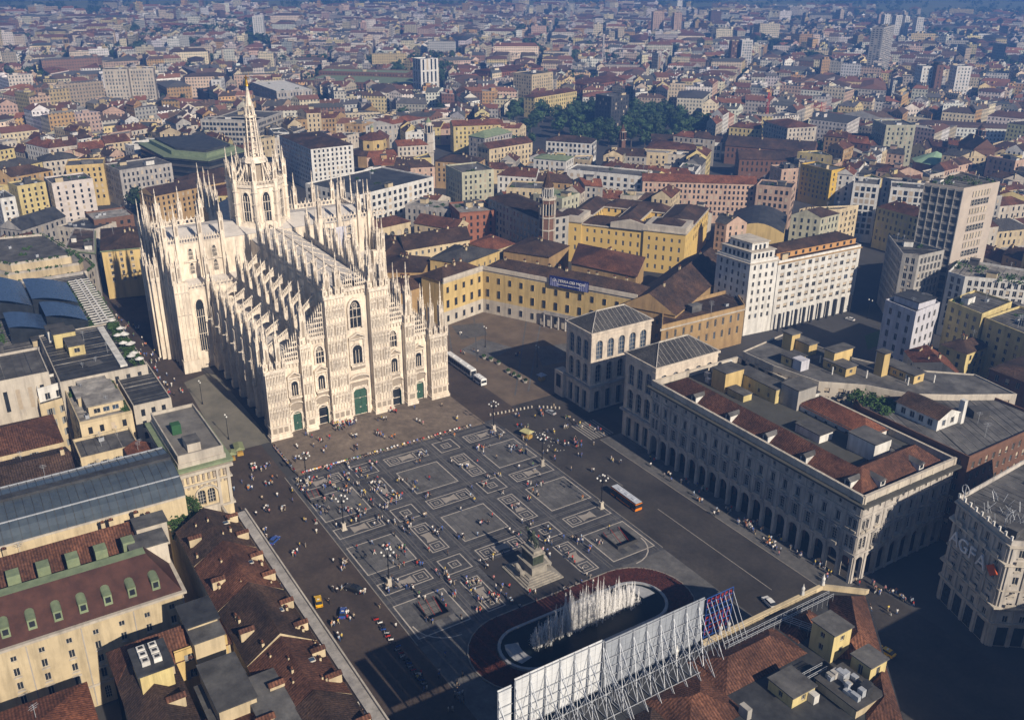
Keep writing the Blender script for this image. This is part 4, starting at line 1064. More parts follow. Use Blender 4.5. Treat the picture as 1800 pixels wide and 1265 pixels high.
# ---- twin marble pavilions
def pavilion(x0, x1, label, panel=False):
    t = thing('marble_pavilion', label, 'pavilion', (0, 0, 0), 'twin marble pavilions')
    y0, y1 = -98.5, -71.3; FOOT.append(rect(x0, x1, y0, y1)); P = rect(x0, x1, y0, y1)
    mb = MB(); wins = []
    for (a, b), n in ((((x1, y1), (x0, y1)), 3), (((x0, y1), (x0, y0)), 5), (((x1, y0), (x1, y1)), 5)):
        L = math.hypot(b[0]-a[0], b[1]-a[1]); m_ = 1.1; sp = (L-2*m_)/n
        c = lambda w: [(m_+(i+.5)*sp-w/2, m_+(i+.5)*sp+w/2) for i in range(n)]
        r0, an = wall(mb, a, b, 0, 10.2, c(2.6), [(.02, 7.6)], ARENG, 1.0)
        r1, an = wall(mb, a, b, 10.2, 19.4, c(2.9), [(10.9, 18.2)], ARENG, 1.1, (0,), 8)
        r2, an = wall(mb, a, b, 19.4, 30.2, c(2.9), [(20.0, 27.4)], ARENG, .7, (0,), 8)
        for _, p, w, h in r1+r2: wins.append((p, w, h, an, True))
        for _, p, w, h in r0: wins.append((p, w, h, an, False))
    mb.quad((x0, y0, 0), (x1, y0, 0), (x1, y0, 30.2), (x0, y0, 30.2), ARENG)
    wo = mb.build('wall', t)
    for p, w, h, an, ar in wins: put('window', window_mesh(w, h, 'blue' if ar and p[2] > 15 else 'dark', ar), wo, p, an)
    cm = MB(); cm.prism(inset(P, -.9), 9.6, 10.25, GREYST, True); cm.build('balcony_ledge', t)
    cm = MB(); cm.prism(inset(P, -.12), 19.0, 19.35, ARENG, True); cm.prism(inset(P, -.55), 30.2, 30.9, ARENG, True); cm.prism(inset(P, -.15), 28.6, 28.9, ARENG, True); cm.build('cornice', t)
    rm = MB(); Q = inset(P, .1)
    rr = roof_quad(rm, Q, 30.9, 4.6, SLATE, 'hip', None, .2, .27); ro = rm.build('roof', t)
    sm = MB()        # pale standing seams and ridge capping
    (r1, r2) = rr; zt = 35.55
    sm.bar((*r1, zt), (*r2, zt), .28, CREAM2)
    Qo = inset(P, -.05)
    for q in Qo: 
        r = min((r1, r2), key=lambda r: math.hypot(r[0]-q[0], r[1]-q[1])); sm.bar((*q, 31.0), (*r, zt), .2, GREYST)
    n = 14
    for i in range(1, n):
        f = i/n; y = y0+(y1-y0)*f
        ry = min(max(y, min(r1[1], r2[1])), max(r1[1], r2[1]))
        for xs in (x0, x1):
            k = 1-abs(y-ry)/max(.01, abs((y0 if y < ry else y1)-ry)) if y != ry else 1
            sm.bar((xs, y, 31.05), (xs+((x0+x1)/2-xs)*k, y, 31.0+4.55*k), .07, GREYST)
    sm.build('roof_seam', ro)
    if panel:
        pm = MB(); pm.box(x1+.0, x1+5.5, y1-2.5, y1+1.2, 0, 10.0, ARENG); pm.build('speaking_platform', t)
        pm = MB(); pm.box(x1+1.4, x1+4.2, y1+1.2, y1+1.3, 3.5, 8.6, mat('dark poster', (.02, .02, .025)), True); pm.build('poster', t)
    return t
pavilion(-41.0, -26.0, 'square marble pavilion with arched windows, nearer the cathedral', True)
pavilion(-75.6, -60.2, 'square marble pavilion with arched windows, joined to the arcaded palace')

# ---- royal palace
pr = thing('royal_palace', 'yellow palace round a cobbled court with pilasters, balcony and brown tiled roofs', 'palace', (0, 0, 0))
C0 = (67.7, -91.0); E1 = (-.887, -.462); E2 = (.462, -.887); EL = (-.265, .964)
def pal_front(a, b, m, h=22.0, n=None, z0=0, name='wall'):
    L = math.hypot(b[0]-a[0], b[1]-a[1]); n = n or int(L/5.6); sp = L/n; mb = MB(); wins = []
    dx, dy = (b[0]-a[0])/L, (b[1]-a[1])/L
    def Q(u, e): return (a[0]+dx*u+dy*e, a[1]+dy*u-dx*e)
    c = lambda w: [((i+.5)*sp-w/2, (i+.5)*sp+w/2) for i in range(n)]
    for za, zb, w, v0, v1, mm, st in ((0, 6.6, 1.4, 1.8, 4.6, CREAM2, 'dark'), (6.6, 14.2, 1.6, 8.3, 11.8, m, 'dark'), (14.2, h-2.2, 1.4, 15.2, 17.9, m, 'shut')):
        res, an = wall(mb, a, b, za, zb, c(w), [(v0, v1)], mm, .3)
        wins += [(p, ww, hh, an, st) for _, p, ww, hh in res]
        for u0, u1 in c(w):
            mb.prism([Q(u0-.3, .3), Q(u1+.3, .3), Q(u1+.3, .004), Q(u0-.3, .004)], v0-.3, v0-.02, CREAM2, True)
            if za > 6 and za < 14:
                p1, p2, p3 = Q(u0-.5, .5), Q(u1+.5, .5), Q((u0+u1)/2, .5); q1, q2, q3 = Q(u0-.5, .004), Q(u1+.5, .004), Q((u0+u1)/2, .004)
                mb.add([(*p1, v1+.4), (*p2, v1+.4), (*p3, v1+1.3), (*q1, v1+.4), (*q2, v1+.4), (*q3, v1+1.3)], [(0, 1, 2), (0, 2, 5, 3), (1, 4, 5, 2), (0, 3, 4, 1)], OCHRE)
                for e0 in (u0-.35, u1+.1): mb.prism([Q(e0, .2), Q(e0+.25, .2), Q(e0+.25, .004), Q(e0, .004)], v0, v1+.35, CREAM2, True)
    mb.quad((*a, h-2.2), (*b, h-2.2), (*b, h), (*a, h), CREAM2)
    for i in range(n+1):
        u = min(max(i*sp, .4), L-.4); mb.prism([Q(u-.35, .3), Q(u+.35, .3), Q(u+.35, .004), Q(u-.35, .004)], 6.9, h-2.6, CREAM2, True)
    mb.prism([Q(0, .35), Q(L, .35), Q(L, .004), Q(0, .004)], 6.3, 6.9, CREAM2, True)
    o = mb.build(name, pr)
    for p, ww, hh, an, st in wins: put('window', window_mesh(ww, hh, st), o, p, an)
    cm = MB(); cm.prism([Q(-.4, 1.0), Q(L+.4, 1.0), Q(L+.4, .004), Q(-.4, .004)], h-1.9, h-1.3, mat('verdigris gutter', (.09, .12, .085), (.06, .08, .06), scale=.4), True)
    for i in range(int(L/1.1)): u = (i+.5)*1.1; cm.prism([Q(u-.18, .8), Q(u+.18, .8), Q(u+.18, .004), Q(u-.18, .004)], h-2.4, h-1.91, CREAM2, True)
    cm.prism([Q(-.1, .12), Q(L+.1, .12), Q(L+.1, -.5), Q(-.1, -.5)], h-1.29, h+.5, CREAM2, True); cm.build('cornice', o)
    return o
CW = offs(C0, E1, 76); CN = offs(C0, EL, 25)
pal_front(CW, C0, YELLOW, n=13); pal_front(C0, CN, YELLOW, n=5)
# hidden sides and roofs
def prwing(P, h, rh, rm_, wm=YELLOW, kind='hip', rows=None, w=1.1, pitch=4.5, dm=0):
    P = ccw(P); FOOT.append(P)
    facade(pr, P, 0, h, wm, rows if rows is not None else [(h-6, h-4)], w, pitch)
    m_ = MB(); r = roof_quad(m_, P, h, rh, rm_, kind, wm, .6); m_.build('roof', pr)
    A = math.atan2(r[1][1]-r[0][1], r[1][0]-r[0][0])
    for k in range(dm):
        f = (k+.5)/dm; x, y = r[0][0]+(r[1][0]-r[0][0])*f, r[0][1]+(r[1][1]-r[0][1])*f
        put('chimney', chimney_mesh(), pr, (x+random.uniform(-2, 2), y+random.uniform(-2, 2), h+rh-.8), A, 1.0)
    return r
def shift(p, *dk):
    for d, k in dk: p = offs(p, d, k)
    return p
prwing([shift(CW, (E2, .35)), shift(C0, (E2, .35)), shift(C0, (E2, 15)), shift(CW, (E2, 15))], 21.0, 4.0, TILEDK, dm=10, rows=[])
ER = (.964, .265)
prwing([shift(C0, (ER, .4)), shift(C0, (ER, 14)), shift(CN, (ER, 14)), shift(CN, (ER, .4))], 21.0, 3.8, TILEDK, dm=4, rows=[])
prwing([(4.6, -121.5), (-16.6, -132.5), (18, -199), (39, -188)], 17.5, 7.5, TILEDK, OCHRE, 'gable', [(6, 8), (12, 14)], 1.1, 4.6, 3)
prwing(AP(19, (1005, 462), (1118, 486), (1133, 452), (1018, 428)), 19, 5.0, TILE, OCHRE, 'hip', [(8, 9.2)], 1.0, 5, 2)
prwing(AP(17, (885, 440), (965, 452), (1000, 432), (935, 415)), 17, 4, TILEDK, OCHRE, 'hip', [(10, 12)], 1.0, 5, 3)
prwing(AP(16, (712, 440), (826, 421), (812, 398), (700, 414)), 16, 3.6, TILEDK, CREAM, 'gable', [(12.4, 14.4)], 1.2, 3.4, 5)
prwing(AP(17, (756, 455), (815, 464), (878, 440), (800, 430)), 17, 3.6, SLATE, YELLOW, 'hip', [(12, 14)], 1.2, 4, 2)
prwing(AP(15, (668, 478), (742, 478), (755, 452), (680, 448)), 15, 4.0, TILEDK, OCHRE, 'hip', [], 1.2, 4, 5)
prwing(AP(15, (690, 520), (752, 500), (745, 482), (672, 492)), 15, 3.5, TILEDK, OCHRE, 'hip', [], 1.2, 4, 3)
prwing(AP(14, (825, 428), (868, 440), (905, 428), (862, 412)), 14, 3.0, TILERED, CREAM, 'hip', [], 1.2, 4, 1)
prwing(AP(15, (668, 452), (716, 448), (706, 415), (662, 420)), 15, 3.5, TILEDK, OCHRE, 'hip', [], 1.2, 4, 2)
# balcony over the gate, gate
bm = MB()
def QF(u, e): return (CW[0]-E1[0]*u+(-E1[1])*e*-1*-1, CW[1]-E1[1]*u+E1[0]*e)
for u in (0,): pass
a = shift(C0, (E1, 33)); b = shift(C0, (E1, 58))
nrm = (-.462, .887)
bm.prism(ccw([shift(a, (nrm, .01)), shift(a, (nrm, 2.2)), shift(b, (nrm, 2.2)), shift(b, (nrm, .01))]), 6.2, 6.9, GREYST, True)
bm.prism(ccw([shift(a, (nrm, 1.9)), shift(a, (nrm, 2.19)), shift(b, (nrm, 2.19)), shift(b, (nrm, 1.9))]), 6.9, 7.9, GREYST, True); bm.build('balcony', pr)
for k in range(8):
    c = MB(); p = shift(a, (E1, 25*k/7), (nrm, 1.7)); c.frustum(*p, 0, 6.2, .45, .4, 8, GREYST); c.build('column', pr)
gm = MB(); g0 = shift(C0, (E1, 44)); g1 = shift(C0, (E1, 48)); gm.prism(ccw([shift(g0, (nrm, .01)), shift(g0, (nrm, .12)), shift(g1, (nrm, .12)), shift(g1, (nrm, .01))]), 0, 5.6, GLASSDK); gm.build('gate', pr)
# exhibition banner
bn = MB(); a = shift(C0, (E1, 35), (nrm, 1.15)); b = shift(C0, (E1, 54), (nrm, 1.15))
bn.prism(ccw([a, b, shift(b, (nrm, .12)), shift(a, (nrm, .12))]), 19.6, 24.4, mat('blue banner cloth', (.012, .02, .14), (.01, .015, .1), scale=.4), True)
bno = tag(bn.build('banner'), 'long dark blue exhibition banner with white lettering on the palace cornice', 'banner')
def text(s, size, loc, rz, m, parent, name='lettering', ext=.05, rx=pi/2, align='CENTER'):
    c = bpy.data.curves.new(name, 'FONT'); c.body = s; c.size = size; c.extrude = ext; c.align_x = align; c.materials.append(m)
    tmp = bpy.data.objects.new(name, c); COL.objects.link(tmp); bpy.context.view_layer.update()
    me = bpy.data.meshes.new_from_object(tmp.evaluated_get(bpy.context.evaluated_depsgraph_get())); bpy.data.objects.remove(tmp); bpy.data.curves.remove(c)
    if not me.materials: me.materials.append(m)
    o = put(name, me, parent, loc); o.rotation_euler = (rx, 0, rz)
    return o
WHT = mat('banner white', (.75, .75, .78))
mid = shift(C0, (E1, 44.5), (nrm, 1.36)); rzb = math.atan2(nrm[1], nrm[0])+pi/2
text('LA TERRA DEI MOAI', 1.75, (*mid, 22.0), rzb, WHT, bno); text('DALLA POLINESIA ALL\'ISOLA DI PASQUA', .62, (*mid, 20.7), rzb, WHT, bno)
for k in range(10):
    f = MB(); u = 35.6+k*.85 if k < 5 else 49.6+(k-5)*.85; p = shift(C0, (E1, u), (nrm, 1.34)); f.prism(ccw([p, shift(p, (E1, .45)), shift(p, (E1, .45), (nrm, -.06)), shift(p, (nrm, -.06))]), 19.8, 22+random.random()*1.8, mat('banner lilac', (.3, .32, .55)), True)
    f.build('printed_figure', bno)

# ---- low stone building behind the pavilions
building('stone_annex', 'low tan stone block with tall parapet behind the nearer pavilion', [at(1163, 578, 16), at(1309, 542, 16), at(1290, 512, 16), at(1165, 545, 16)], 16, OCHRE, TILEDK, 'flat', floors=2, detail=2, w=1.2, pitch=4.2, par=1.6, clut=2, cornice=CREAM2)

# ---- gallery arch and glass roof
ga = thing('triumphal_arch', 'ornate cream stone gallery gateway with green cornice and flat attic roof', 'gateway', (0, 0, 0))
x0, x1, y0, y1 = -55.0, -23.5, 62.0, 75.5; FOOT.append(rect(-68, -22, 60, 130)); P = rect(x0, x1, y0, y1)
mb = MB(); wins = []
r, an = wall(mb, (x0, y1), (x0, y0), 0, 27, [(4.3, 6.3), (6.9, 8.9)], [(15.4, 20.0)], CREAM, .6, (0,), 8); wins += [(p, w, h, an) for _, p, w, h in r]
r, an = wall(mb, (x0, y0), (x1, y0), 0, 27, [(8, 23.5)], [(.02, 20.5)], CREAM, 2.0, (0,), 12, GLASSDK)
mb.quad((x1, y0, 0), (x1, y1, 0), (x1, y1, 27), (x1, y0, 27), CREAM); mb.quad((x1, y1, 0), (x0, y1, 0), (x0, y1, 27), (x1, y1, 27), CREAM)
wo = mb.build('wall', ga)
for p, w, h, an in wins: put('window', window_mesh(w, h, 'dark', True), wo, p, an)
cm = MB()
cm.prism(inset(P, -.5), 13.6, 14.2, CREAM2, True); cm.prism(inset(P, -.5), 22.0, 22.5, CREAM2, True); cm.prism(inset(P, -.9), 25.4, 26.3, CREAM2, True)
for k in range(9): cm.box(x0-.7, x0-.004, y0+1.2+k*1.4, y0+1.8+k*1.4, 23.2, 25.0, NICHE, True)
for k in range(9): cm.box(x0-.5, x0-.004, y0+1.2+k*1.4, y0+1.8+k*1.4, 21.3, 21.9, NICHE, True)
for yy in (y0+.2, y1-1.0, y0+3.0): cm.box(x0-.6, x0-.003, yy, yy+.8, 14.2, 25.4, CREAM2)
for k in range(9):
    a0, a1 = pi*k/9, pi*(k+1)/9; cm.bar((x0-.3, 68.75+3.2*math.cos(a0), 18.2+3.0*math.sin(a0)), (x0-.3, 68.75+3.2*math.cos(a1), 18.2+3.0*math.sin(a1)), .3, CREAM2)
cm.build('moulding', ga)
cm = MB(); cm.prism(inset(P, -1.1), 27, 27.7, COPPER, True); cm.build('cornice', ga)
cm = MB(); flat_roof(cm, inset(P, .7), 30.4, mat('stained attic roof', (.20, .19, .175), (.10, .095, .09), scale=.2), 1.0, CREAM2); cm.prism(inset(P, .7), 27.7, 30.4, CREAM2, top=False); cm.prism(inset(P, .4), 27.7, 29, CREAM2, False); cm.build('attic', ga)
cm = MB(); cm.box(-52, -47, 68, 71.5, 30.5, 33, CREAM2); cm.box(-52.2, -46.8, 67.8, 71.7, 33, 33.2, GREYFLAT, True); cm.build('stair_head', ga)
cm = MB(); cm.box(-40, -37.5, 70, 72.5, 30.5, 33.4, mat('green tarpaulin', (.03, .10, .04))); cm.build('covered_tank', ga)
for y_ in (64.2, 62.9): pass
gl = thing('glass_gallery_roof', 'long blue glass barrel vault of the shopping gallery', 'glass roof', (0, 0, 0))
GV = mat('gallery glazing', (.075, .095, .115), (.045, .06, .08), scale=.25, rough=.22, spec=.5)
xa, xb, zb = -66.0, -41.0, 26.0; ym0, ym1 = 76.5, 132; xm = (xa+xb)/2
n = 12; arc = [(xm-(xb-xa)/2*math.cos(pi*k/n), zb+5.4*math.sin(pi*k/n)**.8) for k in range(n+1)]
ny = 28
for i in range(n):
    v = MB()
    v.quad((arc[i][0], ym0, arc[i][1]), (arc[i][0], ym1, arc[i][1]), (arc[i+1][0], ym1, arc[i+1][1]), (arc[i+1][0], ym0, arc[i+1][1]), GV)
    v.build('glazing_strip', gl)
rb = MB()
for k in range(ny+1):
    y = ym0+(ym1-ym0)*k/ny
    for i in range(n): rb.bar((arc[i][0], y, arc[i][1]+.05), (arc[i+1][0], y, arc[i+1][1]+.05), .09, DKMETAL)
stuff(rb.build('glazing_ribs', gl))
for i in (0, 3, 6, 9, 12):
    b_ = MB(); b_.bar((arc[i][0], ym0, arc[i][1]+.1), (arc[i][0], ym1, arc[i][1]+.1), .32 if i in (0, 12) else .2, CREAM2 if i == 0 else STEEL); b_.build('gutter' if i in (0, 12) else 'ridge_bar', gl)
b_ = MB(); b_.box(xm-1.2, xm+1.2, ym0, ym1, zb+5.3, zb+6.1, DKMETAL); b_.build('ridge_lantern', gl)
b_ = MB(); b_.box(xa, xb, ym0, ym1, 0, zb-.1, CREAM); b_.build('wall', gl)

# ---- houses on the near left, north of the square
np_ = thing('tiled_arcade_block', 'long arcade block with red tiled roofs and stone gutter beside the square', 'building', (0, 0, 0))
FOOT.append(rect(-200, -56, 60, 140))
mb = MB(); mb.box(-200, -76.5, 67.2, 82, 0, 23.0, CREAM); mb.build('wall', np_)
for k in range(8):
    g_ = MB(); x = -199+k*15.2+.001; g_.box(x, x+15.12, 64.6, 67.1, 23.2, 24.1, GREYST, True); g_.box(x, x+15.12, 64.6, 64.95, 24.1, 24.7, CREAM2); g_.build('gutter_stone', np_)
for k, (xa_, xb_) in enumerate(((-93, -76.4), (-112, -93.3), (-132, -112.3), (-150, -132.3), (-172, -150.3), (-199, -172.3))):
    r_ = MB(); roof_quad(r_, rect(xa_, xb_, 67.3, 82), 23.05+.02*k, 4.6+.25*(k % 3), TILE if k % 2 else TILEDK, 'gable', CREAM, .05); r_.build('roof', np_)
    for j in range(2):
        put('dormer', dormer_mesh(CREAM, TILE), np_, (xa_+4+j*8.5, 69.6, 24.7), pi if j < 5 else 0, .85)
    put('dormer', dormer_mesh(CREAM, TILE), np_, (xa_+7, 79, 25.2), 0, .9)
    for j in range(5):
        for q in range(2): 
            if random.random() < .6: d = random.uniform(.5, 6.5); put('chimney', chimney_mesh(), np_, (xa_+random.uniform(1, 17), 74.6+(d if q else -d), 27.6-.62*d), 0, random.uniform(.35, .8))
    put('skylight', skylight_mesh(), np_, (xa_+10, 71.4, 25.75), 0, 1.0)
fl = MB(); fl.box(-76.4, -56.2, 66.0, 72, 0, 13.4, CREAM); fl.box(-76.4, -56.2, 72, 82, 0, 19.4, CREAM); fl.box(-76.4, -56.2, 65.4, 66.0, 0, 14.6, CREAM2); fl.box(-57, -56.2, 66.1, 70.5, 13.4, 15.6, CREAM2); fl.build('terrace_wall', np_)
gd = MB()
for k in range(110): hedge_blob(gd, random.uniform(-75.5, -57.5), random.uniform(73, 81.5), 19.4, 1.1, 2.6, PLANT, 16)
tag(stuff(gd.build('roof_garden')), 'green roof garden beside the gallery gateway', 'garden', kind='stuff')
for k, (x, y, w, l, h, wm) in enumerate(((-79, 84, 5, 7, 4.4, CREAM2), (-88, 86, 6, 8, 4.6, CREAM2), (-125, 84, 9, 6, 3.2, CREAM), (-145, 84, 14, 7, 2.6, CREAM), (-156, 77, 18, 8, 1.2, CREAM))):
    b_ = MB(); b_.box(x, x+w, y, y+l, 22, 24+h, wm); b_.box(x-.3, x+w+.3, y-.3, y+l+.3, 24+h, 24.25+h, GREYFLAT, True); b_.build('roof_room', np_)
# maroon mansard house with its tall cream street front
mh = thing('mansard_house', 'tall cream street house with a maroon mansard roof and a row of green dormers', 'house', (0, 0, 0))
x0, x1, y0, y1 = -100.0, -80.0, 86.5, 140
mb = MB(); wins = []
rows = [(1.2, 4.6), (7.0, 9.6), (11.2, 13.2), (14.8, 16.9), (18.6, 20.0)]
n = 10; L = y1-y0; sp = L/n
cols = [((i+.5)*sp-.6, (i+.5)*sp+.6) for i in range(n)]
r, an = wall(mb, (x0, y1), (x0, y0), 0, 22.2, cols, rows, CREAM, .3, (0,)); wins += [(q, p, w, h, an) for q, p, w, h in r]
r, an = wall(mb, (x0, y0), (x1, y0), 0, 22.2, [(3, 4.2), (8, 9.2), (13, 14.2)], rows[1:], CREAM, .3); wins += [(9, p, w, h, an) for q, p, w, h in r]
mb.quad((x1, y0, 0), (x1, y1, 0), (x1, y1, 22.2), (x1, y0, 22.2), CREAM)
for c0, c1 in cols:
    for z in (6.7, 10.9, 14.5):
        mb.box(x0-.3, x0-.003, y1-c1-.2, y1-c0+.2, z-.05, z+.25, CREAM2, True)
    mb.box(x0-.45, x0-.003, y1-c1-.35, y1-c0+.35, 9.9, 10.2, CREAM2, True)
for i in range(0, n+1, 2): mb.box(x0-.22, x0-.004, y1-i*sp-.12, y1-i*sp+.12, .5, 21.5, GREYST)
mb.box(x0-.25, x0-.005, y0, y1, 5.6, 6.1, CREAM2, True)
wo = mb.build('wall', mh)
for q, p, w, h, an in wins: put('window', window_mesh(w, h, 'dark', q == 0), wo, p, an)
cm = MB(); cm.prism(inset(rect(x0, x1, y0, y1), -.8), 22.2, 22.8, CREAM2, True); cm.build('cornice', mh)
rm = MB(); Pm = rect(x0, x1, y0, y1); Qm = [(x0+8.6, y0+5), (x1-8.6, y0+5), (x1-8.6, y1), (x0+8.6, y1)]
for i in range(4): rm.quad((*Pm[i], 22.8), (*Pm[(i+1) % 4], 22.8), (*Qm[(i+1) % 4], 29.4), (*Qm[i], 29.4), MAROON)
rm.add([(*q, 29.4) for q in Qm], [(0, 1, 2, 3)], COPPER); rm.build('roof', mh)
dmm = MB(); dmm.box(-.85, .85, -.9, 3.0, -1.4, 1.2, COPPER); dmm.quad((-.55, -.92, -.6), (.55, -.92, -.6), (.55, -.92, .8), (-.55, -.92, .8), GLASSDK)
for k in range(6):
    a0, a1 = pi*k/6, pi*(k+1)/6; dmm.quad((-.95*math.cos(a0), -1.05, 1.15+.5*math.sin(a0)), (-.95*math.cos(a1), -1.05, 1.15+.5*math.sin(a1)), (-.95*math.cos(a1), 4.2, 1.15+.5*math.sin(a1)), (-.95*math.cos(a0), 4.2, 1.15+.5*math.sin(a0)), COPPER)
dmesh = dmm.mesh('dormer')
for k in range(9): put('dormer', dmesh, mh, (x0+2.4, y0+5+k*5.0, 25.2), -pi/2)
for k in range(6): b_ = MB(); b_.box(x1-5, x1-2, y0+6+k*6, y0+8.6+k*6, 25, 29.4, COPPER); b_.build('lift_head', mh)
# row between mansard and gallery
building('shuttered_house', 'cream house with grey shutters and red tiled roof beside the gallery glass', rect(-78, -66.6, 86, 140), 23.0, CREAM, TILE, 'gable', rh=4.2, floors=5, detail=2, style='shut', w=1.25, pitch=4.4, chim=5, keep=True)
# corner block at the bottom, round a dark court
cb = thing('corner_block', 'block of dark red tiled roofs round a yellow court, nearest the viewer', 'building', (0, 0, 0))
for (P, z, rh, mm) in ((rect(-162, -112, 94, 104.5), 22, 4.4, TILEDK), (rect(-122, -112, 82.5, 104.5), 22.03, 4.6, TILE), (rect(-165, -141, 80, 104.5), 22.06, 4.2, TILE)):
    facade(cb, ccw(P), 0, z, CREAM, [(12.2, 14.2), (16.4, 18.2), (19.6, 21.0)], 1.2, 3.8, style='shut', edges=(1, 3)); m_ = MB(); roof_quad(m_, ccw(P), z, rh, mm, 'hip', CREAM, .5); m_.build('roof', cb)
facade(cb, ccw(rect(-122.3, -121.7, 83, 93.6)), 8, 24.6, YELLOW, [(17, 19.2), (21.2, 23.2)], 1.4, 3.4, style='shut', edges=(3,), name='court_wall')
b_ = MB(); b_.box(-131, -122.6, 95.5, 101.5, 24.5, 29.0, PALEYEL); b_.box(-131.4, -122.2, 95.1, 101.9, 29.0, 29.3, DKMETAL, True); b_.build('lift_house', cb)
for k in range(6): b_ = MB(); x, y = -129+(k % 3)*2.0, 96.8+(k//3)*2.2; b_.box(x, x+1.4, y, y+1.5, 29.3, 30.3, WHITE); b_.box(x+.35, x+1.05, y+.3, y+1.2, 30.3, 30.36, DKMETAL); b_.build('air_unit', cb)
b_ = MB(); b_.box(-120.5, -113, 84, 90, 25.0, 28.2, CREAM); b_.box(-121, -112.6, 83.5, 90.5, 28.2, 28.5, DKMETAL, True); b_.build('roof_room', cb)
b_ = MB(); b_.box(-143, -132, 83, 92, 18, 22.4, CREAM); b_.box(-143.5, -131.5, 82.5, 92.5, 22.4, 22.7, GREYFLAT, True); b_.build('flat_roof', cb)
for x, y in ((-118, 98), (-126, 98), (-136, 98.4), (-150, 86)): put('dormer', dormer_mesh(CREAM, TILEDK), cb, (x, y-2.4, 24.6), 0, 1.0)
# balustraded terrace house, lower left corner
tw = building('terrace_house', 'house corner with white balustrade terrace and green edged red roof, bottom left', rect(-160, -113, 110, 132), 17.5, CREAM2, TILERED, 'hip', rh=3.2, floors=4, detail=1, chim=1, keep=True)
b_ = MB(); b_.box(-123, -112.4, 109.6, 132, 17.6, 18.4, WHITE, True); b_.build('terrace', tw)
for k in range(26): b_ = MB(); b_.frustum(-112.8, 110.4+k*.8, 18.4, 19.3, .16, .13, 6, WHITE); b_.build('baluster', tw)
b_ = MB(); b_.box(-113.2, -112.4, 109.7, 131, 19.3, 19.6, WHITE, True); b_.build('handrail', tw)
for y in (110, 117.5):
    b_ = MB(); b_.frustum(-112.8, y, 18.4, 20.2, .5, .4, 8, WHITE); b_.ball(-112.8, y, 20.8, .55, .55, .7, WHITE); b_.build('urn', tw)

# ---- stores along the street north of the cathedral
building('dark_roof_store', 'store with a long sloping dark metal roof and white end wall beside the gateway', rect(-3, 30, 64.6, 76), 24.5, CREAM2, DKMETAL, 'flat', floors=5, detail=1, par=.4, clut=0)
s1 = building('terraced_penthouse', 'cream terraced penthouse with glass doors and planted roof behind the dark store', rect(-6, 22, 77, 92), 24, CREAM, PALEFLAT, 'flat', floors=5, detail=1, clut=2)
for (x, y, w, l, h) in ((-2, 78.5, 8, 10, 3.4), (7, 79, 9, 11, 3.0), (17, 80, 5, 8, 3.0)):
    o = facade(s1, rect(x-8, x+w-8, y-84.5, y+l-84.5), 24.06, 24+h, CREAM, [(24.7, 26.3)], 1.9, 2.6); b_ = MB(); b_.box(x-8.4, x+w-7.6, y-84.9, y+l-84.1, 24+h, 24.3+h, PALEFLAT, True); b_.build('roof_slab', o)
gd = MB()
for k in range(26): hedge_blob(gd, random.uniform(-13, 14), random.uniform(-6.8, -5.2), 24.1, .7, 1.3)
for k in range(18): hedge_blob(gd, random.uniform(4, 13), random.uniform(2, 6.5), 24.1, .8, 1.4)
gd.build('roof_shrub', s1)
s2 = building('flat_roof_store', 'store with broad dark flat roof, pale skylight strip and planted street terrace', rect(20, 66, 66.2, 93), 27.5, CREAM2, DKMETAL, 'flat', floors=5, detail=1, par=.5, clut=0, keep=True)
b_ = MB(); b_.box(-20, 20, -7.8, -5.6, 27.6, 28.3, WHITE, True); b_.build('skylight_strip', s2)
for (x, y, w, l, h, wm) in ((8, 3, 6, 7, 5.2, PALEYEL), (-2, 2, 9, 5, 3.6, PALEYEL), (15, 5, 6, 6, 4.2, WHITE)):
    o = facade(s2, rect(x, x+w, y, y+l), 27.5, 27.5+h, wm, [(28.6, 30.2)], 1.8, 3.2); b_ = MB(); b_.box(x-.3, x+w+.3, y-.3, y+l+.3, 27.5+h, 27.75+h, GREYFLAT, True); b_.build('roof_slab', o)
gd = MB()
for k in range(150): hedge_blob(gd, random.uniform(-22.5, 22.5), random.uniform(-12.8, -9), 27.6, .8, 1.5, PLANT, 12)
gd.build('roof_shrub', s2)
for k in range(12):
    b_ = MB(); x, y = random.uniform(-21, 21), random.uniform(-12.5, -9.6); b_.bar((x, y, 27.5), (x, y, 29.8), .06, STEEL); b_.frustum(x, y, 29.6, 30.3, 1.5, .05, 8, WHITE, False); b_.build('parasol', s2)
s3 = building('white_band_house', 'white house with bands of windows below the flat store roof', [at(66, 688, 25), at(190, 652, 25), at(183, 640, 25), at(62, 668, 25)], 25, WHITE, GREYFLAT, 'flat', floors=5, detail=2, w=1.6, pitch=3.4, clut=3, keep=True)
building('yellow_shutter_row', 'narrow yellow house with green shutters under the white banded house', [at(70, 716, 21), at(190, 680, 21), at(187, 668, 21), at(66, 700, 21)], 21, CREAM, DKMETAL, 'flat', floors=4, detail=2, style='shut', w=1.2, pitch=3.6, clut=1, keep=True)
building('beige_gable_house', 'beige house with plain end wall and brown roof beside the gallery', rect(-38, -14, 98, 140), 22, CREAM2, TILEDK, 'gable', rh=4.5, floors=5, detail=2, style='blind', pitch=5.5, chim=3)
building('cream_long_house', 'cream house with a red roof and long window row above the beige house', rect(-12, 8, 98, 140), 23, CREAM, TILE, 'hip', rh=4, floors=5, detail=2, style='shut', pitch=4.6, chim=3)
building('ochre_court_house', 'small ochre house with closed shutters in the court behind the gallery', rect(-22, -9, 79, 95), 20.5, CREAM, GREYFLAT, 'flat', floors=4, detail=2, style='shut', pitch=3.2, clut=1)
building('hip_roof_shed', 'small dark hip roofed lodge beside the gallery glass', rect(-37, -24, 84, 96), 17, CREAM, TILEDK, 'hip', rh=4, floors=3, detail=1)
